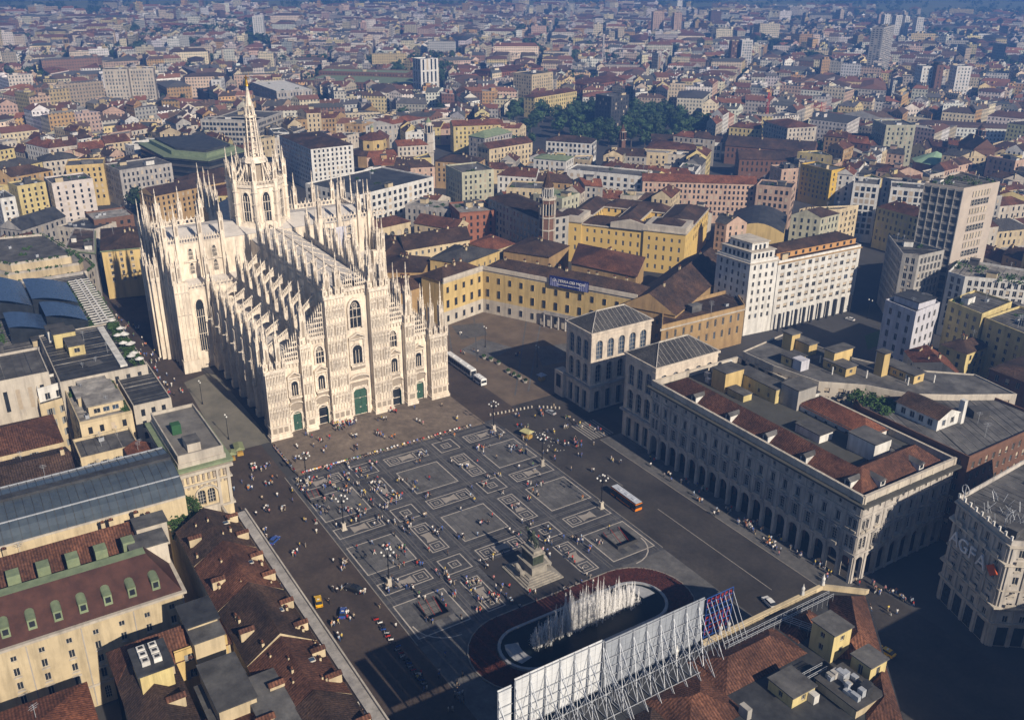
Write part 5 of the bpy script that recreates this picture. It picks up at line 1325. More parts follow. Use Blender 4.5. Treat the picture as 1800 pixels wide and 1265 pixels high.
building('red_lean_to', 'low red tiled strip along the gallery glass', rect(-40.4, -24, 77, 83), 22, CREAM2, TILERED, 'gable', rh=1.6, floors=4, detail=1, chim=1)
building('plain_beige_house', 'tall plain beige house wall with two small windows, far left', rect(26, 50, 95, 150), 29, CREAM2, GREYFLAT, 'flat', floors=2, detail=1, clut=4)
# department store with blue glass vaults
ds = building('department_store', 'department store with curved blue glass roofs, planted terraces and white pergola', rect(66.8, 150, 64.4, 120), 22, GREYST, GREYFLAT, 'flat', floors=4, detail=1, par=1.4, clut=10)
ox, oy = 108.4, 92.2
def vault(x0, x1, y0, y1, z, rise):
    v = MB(); n = 8
    for k in range(n):
        f0, f1 = k/n, (k+1)/n; za, zb_ = z+rise*math.sin(pi*.5*(1-f0)), z+rise*math.sin(pi*.5*(1-f1)); ya, yb = y1+(y0-y1)*f0, y1+(y0-y1)*f1
        v.quad((x0, ya, za), (x0, yb, zb_), (x1, yb, zb_), (x1, ya, za), mat('blue roof glass', (.05, .085, .17), (.03, .055, .11), scale=.6, rough=.25))
    v.quad((x0, y0, z-3), (x0, y1, z-3), (x0, y1, z+rise), (x0, y0, z), GLASSDK); v.quad((x0, y0, z-3), (x0, y0, z), (x1, y0, z), (x1, y0, z-3), GLASSDK)
    v.build('glass_vault', ds)
vault(-26, -8, -18, -4, 24.5, 4.5); vault(-6, 22, -18, -2, 25.5, 4.5); vault(-4, 30, -2, 12, 26.5, 4.5); vault(-30, -12, -4, 9, 25.0, 3.5)
for k in range(22):
    b_ = MB(); x = -38+k*3.0; b_.box(x, x+.5, -27, -19, 24.6, 24.9, WHITE, True); b_.build('pergola_slat', ds)
for y in (-24.5, -22.5): b_ = MB(); b_.box(-30, 26, y, y+.7, 24.9, 25.15, WHITE, True); b_.build('pergola_rail', ds)
gd = MB()
for k in range(120): hedge_blob(gd, random.uniform(-30, 30), random.choice((-18.8, -26.8, 12))+random.uniform(-1.2, 1.2), 22.1, .9, 2.2)
gd.build('roof_shrub', ds)
rb_ = thing('round_corner_building', 'round cornered stone building with curved planted terraces', 'building', (178, 80, 0))
P = [(-27, -17), (-20, -21), (-8, -20), (30, -14), (40, 30), (-5, 30), (-27, 16)]; FOOT.append([(x+178, y+80) for x, y in P])
oc = CAM.copy(); CAM = CAM-Vector((178, 80, 0))
facade(rb_, ccw(P), 0, 22, CREAM2, rows_for(22, 5), 1.3, 3.4, joined=True); CAM = oc
for k, (d, z) in enumerate(((0, 22), (4, 25), (8, 28))):
    Pk = inset(ccw(P), d); m_ = MB()
    if k: m_.prism(Pk, z-3, z, CREAM)
    flat_roof(m_, Pk, z, [FLAT2, PALEFLAT, GREYFLAT][k], 1.0, CREAM2); m_.build('terrace', rb_)
    g2 = MB()
    for j in range(len(Pk)):
        a, b = Pk[j], Pk[(j+1) % len(Pk)]
        for q in range(12): f = random.random(); hedge_blob(g2, a[0]+(b[0]-a[0])*f, a[1]+(b[1]-a[1])*f, z+.6, .5, 1.1)
    g2.build('roof_shrub', rb_)
clutter(rb_, inset(ccw(P), 10), 28.06, 5)
building('yellow_corner_building', 'yellow corner building with brown hip roof at the street beside the cathedral', [(175.8, 52.3), (170.5, 27), (205, 20), (215, 45)], 24, YELLOW, TILEDK, 'hip', rh=4.2, floors=5, detail=2, w=1.25, pitch=4.4, chim=3, cornice=COPPER, first=8, sill=CREAM2)
building('narrow_street_house', 'narrow grey stone house with green gutter behind the yellow corner building', [(178, 55), (217, 48), (226, 56), (190, 66)], 23, GREYST, TILEDK, 'flat', floors=5, detail=1, cornice=COPPER)

# ---- foreground block with roof signs (bottom centre and right)
fb = thing('sign_block', 'yellow walled block with red tiled roofs and white roof balustrade, bottom edge', 'building', (0, 0, 0)); FOOT.append(rect(-260, -176, -50, 60))
mb = MB(); P = ccw([(-177.5, 60), (-177.5, 2.5), (-177.5, -33), (-184, -40), (-213, -14.5), (-216, 60)])
facade(fb, P, 0, 25, PALEYEL, [(8, 10), (13, 15), (18, 20), (22, 23.4)], 1.2, 3.6, edges=()); mb.prism(inset(P, .05), 25, 25.1, DKMETAL); mb.build('roof_deck', fb)
cm = MB()
Q = inset(P, -.5); Q2 = inset(P, .3)
for i in range(len(P)):
    j = (i+1) % len(P)
    if min(P[i][0], P[j][0]) > -190 and max(P[i][1], P[j][1]) < 4: cm.prism([Q[i], Q[j], Q2[j], Q2[i]], 25.1, 26.2, CREAM, True)
cm.build('parapet', fb)
for p in ((-177.6, -33), (-177.6, -26.5), (-177.6, -4.5), (-177.6, -2.2), (-178, 10)):
    b_ = MB(); b_.frustum(*p, 26.4, 27.4, .45, .35, 8, WHITE); b_.ball(p[0], p[1], 27.9, .42, .42, .6, WHITE); b_.frustum(*p, 28.3, 29.2, .2, .05, 8, WHITE); b_.build('urn', fb)
def fbroof(P, z, rh, m, kind='hip'):
    r_ = MB(); roof_quad(r_, ccw(P), z, rh, m, kind, PALEYEL, .2); r_.build('roof', fb)
fbroof(rect(-190, -179.5, -14, 8), 25.2, 3.0, TILE); fbroof([(-180, -32.5), (-184.3, -38.8), (-199.5, -25.4), (-194, -17.5)], 25.25, 3.2, TILE); fbroof([(-200, -25), (-212.3, -14.6), (-208.5, -9.5), (-203, -17)], 25.2, 2.4, TILE)
fbroof(rect(-195, -183, 8, 22), 25.1, 3.0, TILE); fbroof(rect(-214, -197, 22, 44), 25.2, 4.0, TILE); fbroof(rect(-196, -185, 22, 45), 25.15, 3, TILEDK)
fbroof(rect(-187, -180, -25, -15), 25.15, 2.4, TILE)
def fbox(x0, x1, y0, y1, z1, wm, rows=None, nm='roof_room', rmx=GREYFLAT):
    o = facade(fb, rect(x0, x1, y0, y1), 24.5, z1, wm, rows or [], 1.1, 2.6, name=nm); b_ = MB(); b_.box(x0-.3, x1+.3, y0-.3, y1+.3, z1, z1+.25, rmx, True); b_.build('flat_roof', o)
fbox(-194.5, -189, -21, -15.8, 31.8, PALEYEL, [(26.5, 28), (29.5, 30.8)]); fbox(-202.5, -198, -22, -17.2, 29.2, PALEYEL, [(26, 28.4)])
fbox(-199, -193, -6, 0, 27.6, PALEYEL, [(25.6, 27)]); fbox(-207, -197.5, -15.5, -8, 27.2, CREAM, [])
# roof terrace plant, ducts and cabins
for k in range(15):
    b_ = MB(); x, y = random.uniform(-206, -199.5), random.uniform(-15, -9.5); b_.box(x, x+random.uniform(.8, 2), y, y+random.uniform(.8, 1.6), 27.4, 27.4+random.uniform(.7, 1.9), random.choice((STEEL, STEEL, CONCRETE, DKMETAL))); b_.build('air_unit', fb)
for k in range(14):
    b_ = MB(); x, y = random.uniform(-214, -196), random.uniform(-6, 20); b_.box(x, x+random.uniform(.8, 2.2), y, y+random.uniform(.8, 1.6), 25.1, 25.1+random.uniform(.9, 2.4), random.choice((STEEL, WHITE, CREAM2, CONCRETE))); b_.build('air_unit', fb)
wk = MB()     # steel roof walkways
for a, b in (((-181.5, -31), (-181.5, 0)), ((-181.5, -16), (-190, -20)), ((-196, -12), (-196, -2))):
    l = math.hypot(b[0]-a[0], b[1]-a[1]); nx, ny = -(b[1]-a[1])/l*.6, (b[0]-a[0])/l*.6
    for s in (-1, 1):
        for z in (27.2, 27.7): wk.bar((a[0]+s*nx, a[1]+s*ny, z), (b[0]+s*nx, b[1]+s*ny, z), .06, STEEL)
        for k in range(int(l/1.6)+1): f = k/max(1, int(l/1.6)); wk.bar((a[0]+(b[0]-a[0])*f+s*nx, a[1]+(b[1]-a[1])*f+s*ny, 25.2), (a[0]+(b[0]-a[0])*f+s*nx, a[1]+(b[1]-a[1])*f+s*ny, 27.7), .04, STEEL)
    wk.quad((a[0]+nx, a[1]+ny, 26.6), (b[0]+nx, b[1]+ny, 26.6), (b[0]-nx, b[1]-ny, 26.6), (a[0]-nx, a[1]-ny, 26.6), DKMETAL)
stuff(wk.build('walkway', fb))
# roof sign panels seen from behind, on their trusses
PANEL = mat('sign panel back', (.62, .64, .66), (.45, .47, .5), scale=.5, rough=.6, stretch=(1, 1, .2)); PANEL2 = mat('dull sign panel back', (.30, .33, .37), (.20, .22, .26), scale=.4, rough=.6, stretch=(1, 1, .2))
def roof_sign(y0, y1, z1, label, m, xs=-176.4, blue=False):
    t = thing('roof_sign', label, 'sign', (0, 0, 0), 'roof signs along the bottom block')
    n = max(1, int(abs(y1-y0)/1.6)); 
    for i in range(n):
        a, b = y0+(y1-y0)*i/n, y0+(y1-y0)*(i+1)/n; nz = 8
        for j in range(nz):
            p = MB(); za = 25.4+(z1-25.4)*j/nz; p.box(xs, xs+.1, min(a, b)+.025, max(a, b)-.025, za+.025, za+(z1-25.4)/nz-.025, m, True); p.build('panel', t)
    tr = MB()
    for i in range(n+1):
        y = y0+(y1-y0)*i/n
        if i % 2 == 0:
            tr.bar((xs-.35, y, 25.1), (xs-.35, y, z1), .11, STEEL); tr.bar((xs-6.5, y, 25.1), (xs-.35, y, z1-1.5), .09, STEEL); tr.bar((xs-10, y, 25.1), (xs-.35, y, 25.1+(z1-25)*.7), .07, STEEL); tr.bar((xs-10, y, 25.1), (xs-6.5, y, 30), .06, STEEL); tr.bar((xs-6.5, y, 25.1), (xs-6.5, y, 30), .06, STEEL); tr.bar((xs-6.5, y, 30), (xs-.35, y, 30), .06, STEEL); tr.bar((xs-3.6, y, 25.1), (xs-.35, y, 25.1+(z1-25)*.5), .08, STEEL); tr.bar((xs-6.5, y, 25.2), (xs-.35, y, 25.2), .07, STEEL); tr.bar((xs-3.6, y, 25.1), (xs-3.6, y, 25.1+(z1-25)*.42), .07, STEEL)
            if i+2 <= n:
                y2 = y0+(y1-y0)*(i+2)/n; tr.bar((xs-6.5, y, 25.2), (xs-.35, y2, z1-1.5), .06, STEEL); tr.bar((xs-3.6, y, 25.2), (xs-3.6, y2, 29), .06, STEEL)
    for z in (28, 30.2, 32.4, z1-.3): tr.bar((xs-.3, y0, z), (xs-.3, y1, z), .08, STEEL)
    for z, d in ((25.3, -6.5), (27.8, -3.6)): tr.bar((xs+d, y0, z), (xs+d, y1, z), .08, STEEL)
    tr.build('truss', t); return t
roof_sign(50.5, 47.6, 36.4, 'narrow white roof sign seen from behind, leftmost of the signs', PANEL); roof_sign(47.0, 27.6, 37.4, 'bright white roof sign seen from behind on steel trusses', PANEL); roof_sign(27.0, 2.0, 36.6, 'long grey roof sign seen from behind on a dense steel truss', PANEL2)
NEON = mat('red neon tube', (.35, .03, .03)); BLUE = mat('blue sign frame', (.03, .09, .35))
t = thing('lattice_sign', 'open blue lattice roof sign with red tube letters', 'sign', (0, 0, 0)); tr = MB()
for k in range(7): tr.bar((-176.5, 1.4-k*1.2, 26), (-176.5, 1.4-k*1.2, 36), .09, BLUE); tr.bar((-182.5, 1.4-k*1.2, 25.2), (-176.5, 1.4-k*1.2, 35), .07, STEEL)
for k in range(8): tr.bar((-176.5, 1.4, 26.2+k*1.4), (-176.5, -5.8, 26.2+k*1.4), .07, BLUE)
tr.build('truss', t)
tr = MB()
for r_, (z, h) in enumerate(((33.4, 1.7), (29.0, 1.8), (26.6, 1.5))):
    for k in range(7):
        y = .9-k*.98
        tr.bar((-176.2, y, z), (-176.2, y, z+h), .13, NEON); tr.bar((-176.2, y, z+h), (-176.2, y-.6, z+h), .12, NEON)
        if k % 2: tr.bar((-176.2, y, z), (-176.2, y-.6, z), .12, NEON)
        else: tr.bar((-176.2, y-.6, z+h), (-176.2, y-.6, z+h*.4), .12, NEON)
stuff(tr.build('tube_lettering', t))
# unseen block added beyond the bottom edge to shade the street
building('street_shade_block', 'stone office block across the street, beyond the lower right corner', rect(-290, -229, -140, -46), 32, GREYST, GREYFLAT, 'flat', floors=6, detail=1)
# ---- ornate corner building with large letters
ag = building('lettered_corner_building', 'ornate stone corner building with big white letters and roof balustrade', [(-174.5, -85.3), (-192.8, -78.6), (-206, -96), (-196, -130), (-172, -122)], 29.0, GREYST2, GREYFLAT, 'flat', floors=6, detail=2, w=1.3, pitch=4.2, par=1.2, clut=8, cornice=CREAM2, first=6.0, sill=CREAM2)
AX, AY = ag.location.x, ag.location.y
d_ = Vector((-192.8+174.5, -78.6+85.3)).normalized(); nn = Vector((-d_.y, d_.x))*-1
nn = nn if nn.y > 0 else -nn
LET = mat('sign letter white', (.82, .82, .84)); ORNG = mat('orange sign', (.55, .10, .02))
for k, ch in enumerate('AGFA'):
    p = Vector((-174.5, -85.3))+d_*(3.0+k*3.3)+nn*.9
    text(ch, 5.0, (p.x-AX, p.y-AY, 18.4), math.atan2(nn.y, nn.x)+pi/2+pi*0, LET, ag, 'letter', .2)
p = Vector((-174.5, -85.3))+d_*16.6+nn*.6; b_ = MB(); b_.add([(p.x-AX+d_.x*a+nn.x*e, p.y-AY+d_.y*a+nn.y*e, 20.2+z) for e in (0, .35) for a, z in ((-1.9, 0), (0, -1.7), (1.9, 0), (0, 1.7))], [(3, 2, 1, 0), (4, 5, 6, 7), (0, 1, 5, 4), (1, 2, 6, 5), (2, 3, 7, 6), (3, 0, 4, 7)], ORNG); b_.build('lozenge_emblem', ag)
b_ = MB()
for k in range(60): a, c = rand_in([(x-AX, y-AY) for x, y in ((-174.5, -85.3), (-192.8, -78.6), (-200, -92), (-178, -97))], 1.5); b_.bar((a, c, 29.1), (a+random.uniform(-1.5, 1.5), c+random.uniform(-1.5, 1.5), 31.2), .07, STEEL)
stuff(b_.build('lattice_frame', ag))
for k in range(10): b_ = MB(); p = Vector((-174.5, -85.3))+d_*(k*2.1+.3); b_.box(p.x-AX-.25, p.x-AX+.25, p.y-AY-.25, p.y-AY+.25, 30.2, 31.3, WHITE); b_.build('baluster_pier', ag)
rg = MB()
for k in range(10): a0, a1 = 2*pi*k/10, 2*pi*(k+1)/10; q = Vector((-175.6-AX, -85.8-AY)); rg.bar((q.x+1.3*math.cos(a0)*d_.x, q.y+1.3*math.cos(a0)*d_.y, 32.6+1.3*math.sin(a0)), (q.x+1.3*math.cos(a1)*d_.x, q.y+1.3*math.cos(a1)*d_.y, 32.6+1.3*math.sin(a1)), .12, STEEL)
rg.bar((q.x, q.y, 29.2), (q.x, q.y, 34), .12, STEEL); rg.build('ring_emblem', ag)

Pag = ccw([(-174.5-AX, -85.3-AY), (-192.8-AX, -78.6-AY), (-206-AX, -96-AY), (-196-AX, -130-AY), (-172-AX, -122-AY)])
for z, d, hh in ((6.6, .5, .5), (11.4, .9, .4), (16.2, .35, .3), (23.6, .9, .45)):
    b_ = MB(); b_.prism(inset(Pag, -d), z, z+hh, CREAM2, True); b_.build('string_course', ag)
for i in range(len(Pag)):
    a, b = Pag[i], Pag[(i+1) % len(Pag)]; oc2 = CAM.copy(); CAM = CAM-Vector((AX, AY, 0)); see = faces_cam(a, b); CAM = oc2
    if not see: continue
    L = math.hypot(b[0]-a[0], b[1]-a[1]); dx, dy = (b[0]-a[0])/L, (b[1]-a[1])/L; n = max(2, round((L-2)/4.2)); sp2 = (L-2)/n
    def Q(u, e): return (a[0]+dx*u+dy*e, a[1]+dy*u-dx*e)
    for k in range(n+1):
        u = min(max(1+k*sp2, .5), L-.5); b_ = MB(); b_.prism([Q(u-.4, .3), Q(u+.4, .3), Q(u+.4, .004), Q(u-.4, .004)], 0, 28, GREYST2, True); b_.build('pilaster', ag)
    for k in range(n):
        u = 1+(k+.5)*sp2; b_ = MB(); b_.prism([Q(u-1.3, .08), Q(u+1.3, .08), Q(u+1.3, .005), Q(u-1.3, .005)], .2, 5.6, GLASSDK, True); b_.build('shop_window', ag)
        for z in (12.0, 24.2):
            b_ = MB(); b_.prism([Q(u-1.2, .95), Q(u+1.2, .95), Q(u+1.2, .8), Q(u-1.2, .8)], z, z+.9, CREAM2, True); b_.build('balustrade', ag)
        b_ = MB(); p1, p2, p3, q1, q2, q3 = Q(u-1.1, .5), Q(u+1.1, .5), Q(u, .5), Q(u-1.1, .004), Q(u+1.1, .004), Q(u, .004)
        b_.add([(*p1, 15.0), (*p2, 15.0), (*p3, 15.9), (*q1, 15.0), (*q2, 15.0), (*q3, 15.9)], [(0, 1, 2), (0, 2, 5, 3), (1, 4, 5, 2), (0, 3, 4, 1)], CREAM2); b_.build('pediment', ag)

# ---- modern quarter behind the southern palace
cv = thing('curved_building', 'long curved white building with dark flat roof and yellow roof rooms', 'building', (0, 0, 0))
front = [(-78, -107.5), (-92, -107.5), (-108.5, -110.5), (-118, -121), (-129.6, -127.5), (-137.5, -139), (-147, -155.5)]
back = [(-131, -158), (-120, -146), (-108, -138), (-98, -134), (-86, -133), (-74, -132)]
P = ccw(front+back); FOOT.append(P); n = len(front)
facade(cv, P, 0, 29, CREAM2, [(4, 7), (9.4, 11.8), (13.6, 16), (18, 20.4), (22.4, 24.6), (25.7, 27.5)], 1.7, 4.2, 'blind', blinds=.3, margin=.6)
m_ = MB(); flat_roof(m_, P, 29, GREYFLAT, .5, CREAM2, .3); m_.build('roof', cv)
for (x, y, w, l, h, r_) in ((-96, -118, 5, 6, 3, 1), (-104, -131, 4, 9, 6, 0), (-110, -126, 9, 5, 3, 1), (-125, -140, 12, 5, 3, 1), (-92, -128, 8, 4, 4, 0), (-116, -134, 3, 3, 8, 0), (-86, -126, 4, 4, 6, 0)):
    o = facade(cv, rect(x, x+w, y, y+l), 29.05, 29+h, YELLOW, [(29.9, 31.2)] if r_ else [], 1.3, 2.4, name='roof_room'); b_ = MB(); b_.box(x-.4, x+w+.4, y-.4, y+l+.4, 29+h, 29.3+h, GREYFLAT, True); b_.build('flat_roof', o)
for k in range(8): b_ = MB(); x, y = rand_in([(-92, -109), (-118, -124), (-135, -140), (-128, -146), (-105, -130), (-90, -120)], 1); b_.frustum(x, y, 29, 31.6, .25, .25, 8, WHITE); b_.build('vent_pipe', cv)
b_ = MB(); b_.box(-99.5, -95.5, -115.8, -112, 29.05, 32.6, LAVENDER); b_.build('lift_head', cv)
# light well
building('brick_office', 'brown brick office with flat roof, roof garden and white penthouse, right edge', [(-162, -109.2), (-161.5, -150), (-140, -150), (-121, -112.5), (-126, -109.2)], 27.5, BRICK, GREYFLAT, 'flat', floors=6, detail=2, w=1.3, pitch=3.2, blinds=.35, clut=2, style='dark')
ph = thing('white_penthouse', 'white roof house with brown tiles and chimney on the brick office', 'house', (0, 0, 0))
facade(ph, rect(-147, -133, -126, -116), 27.56, 31.2, WHITE, [(28.4, 30.4)], 1.6, 3.2); m_ = MB(); roof_quad(m_, rect(-147, -133, -126, -116), 31.2, 2.2, TILEDK, 'gable', WHITE, .4); m_.build('roof', ph)
b_ = MB(); b_.box(-148, -146.4, -127.5, -126, 27.6, 35, WHITE); b_.build('chimney', ph)
gd = MB()
for k in range(110): hedge_blob(gd, random.uniform(-133, -118), random.uniform(-119.5, -111), 27.6, 1.0, 2.4, PLANT, 14)
tag(gd.build('roof_garden'), 'dark green roof garden on the brick office', 'garden', kind='stuff')
lv = building('pale_blue_block', 'pale lavender corner block with stepped white top floor', AP(28, (1556, 530), (1610, 552), (1652, 535), (1600, 515)), 28, LAVENDER, DKMETAL, 'flat', floors=5, detail=2, w=1.5, pitch=3.9, clut=1)
b_ = MB(); b_.box(-6, 5, -5.5, 5, 28.1, 30.8, LAVENDER); b_.box(-6.4, 5.4, -5.9, 5.4, 30.8, 31.1, DKMETAL, True); b_.build('top_floor', lv)
for k, (P, h) in enumerate((([(-84, -212), (-100, -209.5), (-98, -232), (-82, -232)], 29), ([(-100.5, -211), (-119, -208), (-118, -236), (-100, -234)], 27.5), ([(-119.5, -205), (-140, -200), (-136, -232), (-119.5, -234)], 28.5))):
    building('yellow_apartment_block', ('pale yellow apartment block adjoining the lavender block', 'yellow apartment block with balconies, middle of its row', 'yellow apartment block at the right end of its row')[k], P, h, PALEYEL, GREYFLAT, 'flat', floors=7, detail=2, w=1.3, pitch=3.8, clut=4, group='yellow apartment blocks')
sheet('lawn', AP(0, (1520, 590), (1552, 578), (1560, 600), (1525, 615)), .02, mat('lawn grass', (.035, .075, .02), (.02, .045, .012), scale=.8))
building('dark_court_house', 'low dark roofed house in the shaded court by the yellow apartments', AP(18, (1655, 605), (1700, 622), (1745, 605), (1700, 592)), 18, PALEYEL, TILEDK, 'hip', rh=2.5, floors=4, detail=1)
building('brown_edge_house', 'brown stone house with large windows at the right edge', [(-128, -172), (-152, -172), (-158, -205), (-128, -198)], 27, BRICK, TILEDK, 'hip', rh=3, floors=6, detail=2, w=1.4, pitch=3.6)
# white office block with shop arcade
wo_ = building('white_office_block', 'white office block with orange top floor, shutters and tall shop arcade', [(-18.5, -188), (-20.5, -239), (-2, -242), (-1, -188)], 31, WHITE, TILEDK, 'flat', floors=6, detail=2, w=2.2, pitch=4.1, blinds=.7, first=8.6, clut=4, cornice=OCHRE)
facade(wo_, ccw([(x-wo_.location.x, y-wo_.location.y) for x, y in ((-16, -189), (-18, -238), (-6, -239), (-5, -190))]), 31.9, 34.6, mat('orange stucco', (.50, .28, .11), (.4, .22, .09)), [(32.4, 34)], 1.4, 4.1, joined=True, name='top_floor')
b_ = MB(); roof_quad(b_, ccw([(x-wo_.location.x, y-wo_.location.y) for x, y in ((-16, -189), (-18, -238), (-6, -239), (-5, -190))]), 34.6, 2.2, TILEDK, 'hip', None, .4); b_.build('upper_roof', wo_)
for k in range(10): b_ = MB(); y = -190-k*5.2-wo_.location.y; x = -20.6-wo_.location.x-.25*k*.1; b_.box(x-.9, x+.1, y-.45, y+.45, 0, 8.2, DKMETAL); b_.build('arcade_pier', wo_)
wt = building('white_corner_tower', 'white stepped corner block with pillared top storey beside the office block', [(-17, -172.5), (-18.5, -187.6), (0, -188), (1.5, -171)], 33, WHITE, GREYFLAT, 'flat', floors=7, detail=2, w=1.2, pitch=3.4, first=6.5, clut=1, cornice=CREAM2)
for k, (d, h) in enumerate(((1.2, 37.2), (3.2, 40.5))):
    Pq = inset(ccw([(x-wt.location.x, y-wt.location.y) for x, y in ((-17, -172.5), (-18.5, -187.6), (0, -188), (1.5, -171))]), d)
    CAM = oc-Vector((wt.location.x, wt.location.y, 0)); facade(wt, Pq, 33.0 if not k else 37.3, h, WHITE, [(h-3, h-.9)], 1.2, 2.3, joined=True, name='setback_storey'); CAM = oc
    b_ = MB(); b_.prism(inset(Pq, -.5), h, h+.35, CREAM2, True); b_.build('roof_slab', wt)
# glass and stone tower
tw_ = building('office_tower', 'tall office tower with glass grid front and beige stone flank', [(-34, -258), (-50, -262.5), (-50.5, -288), (-28, -292)], 60, mat('tower beige stone', (.46, .40, .345), (.38, .33, .29), scale=.2), GREYFLAT, 'flat', floors=14, detail=2, w=2.6, pitch=3.1, first=4, clut=3, margin=4.5, wh=.7, edges=(9,))
TX, TY = tw_.location.x, tw_.location.y
Pt = ccw([(-34, -258), (-50, -262.5), (-50.5, -288), (-28, -292)])
# west flank: recessed window columns; north front: glazing bands between mullions
wins_w = MB()
fl_ = MB()
a, b = Vector((-50.2, -263.5)), Vector((-50.6, -287)); dd = (b-a).normalized(); nw = Vector((-1, 0))
for fl in range(14):
    z = 6+fl*3.85
    for k in range(6):
        p = a+dd*(7+k*2.1); w_ = MB()
        w_.quad((p.x-TX-.05, p.y-TY+.75, z), (p.x-TX-.05, p.y-TY-.75, z), (p.x-TX-.05, p.y-TY-.75, z+2.6), (p.x-TX-.05, p.y-TY+.75, z+2.6), BLIND if (fl*7+k*3) % 3 else GLASSDK)
        for q in (.75, -.75): w_.box(p.x-TX-.14, p.x-TX-.06, p.y-TY+q-.09, p.y-TY+q+.09, z, z+2.6, FRAME)
        w_.box(p.x-TX-.14, p.x-TX-.06, p.y-TY-.75, p.y-TY+.75, z+1.2, z+1.32, FRAME, True); w_.build('window', tw_)
a, b = Vector((-34, -258)), Vector((-50, -262.5)); dd = (b-a).normalized(); nn2 = Vector((-dd.y, dd.x)); nn2 = nn2 if nn2.y > 0 else -nn2; L = (b-a).length
for fl in range(15):
    z = 3.5+fl*3.8
    g_ = MB(); q = [a+dd*.4+nn2*.04, a+dd*(L-.4)+nn2*.04]; g_.quad((q[1].x-TX, q[1].y-TY, z), (q[0].x-TX, q[0].y-TY, z), (q[0].x-TX, q[0].y-TY, z+2.5), (q[1].x-TX, q[1].y-TY, z+2.5), mat('tower glass', (.13, .135, .14), (.07, .075, .08), scale=.5, rough=.3)); g_.build('window_band', tw_)
    s_ = MB(); P4 = [a+dd*.2+nn2*.03, a+dd*(L-.2)+nn2*.03, a+dd*(L-.2)+nn2*.3, a+dd*.2+nn2*.3]; s_.prism(ccw([(v.x-TX, v.y-TY) for v in P4]), z+2.5, z+3.4, CONCRETE, True); s_.build('spandrel', tw_)
for k in range(6):
    p = a+dd*(L*k/5); m_ = MB(); P4 = [p+nn2*.03-dd*.16, p+nn2*.5-dd*.16, p+nn2*.5+dd*.16, p+nn2*.03+dd*.16]; m_.prism(ccw([(v.x-TX, v.y-TY) for v in P4]), 2, 60, CONCRETE, True); m_.build('mullion', tw_)
gd = MB()
for k in range(30): a_, c_ = rand_in([(x-TX, y-TY) for x, y in Pt], 2); hedge_blob(gd, a_, c_, 60.2, 1.0, 2.0)
gd.build('roof_shrub', tw_)
building('tower_west_wing', 'white grid fronted wing at the foot of the office tower, left side', [(-20, -258), (-43, -238), (-49, -241), (-49.5, -258)], 33, CONCRETE, DKMETAL, 'flat', floors=8, detail=2, w=1.5, pitch=2.4, wh=.75, clut=2)
ew = building('tower_east_wing', 'low white grid fronted wing with planted roof right of the office tower', [(-60, -247), (-68, -247), (-88, -266), (-80, -280), (-52, -268)], 28, WHITE, PALEFLAT, 'flat', floors=7, detail=2, w=1.5, pitch=2.5, wh=.75, clut=3)
gd = MB()
for k in range(60): hedge_blob(gd, random.uniform(-16, 16), random.uniform(-6, 6), 28.1, .9, 1.6)
gd.build('roof_shrub', ew)
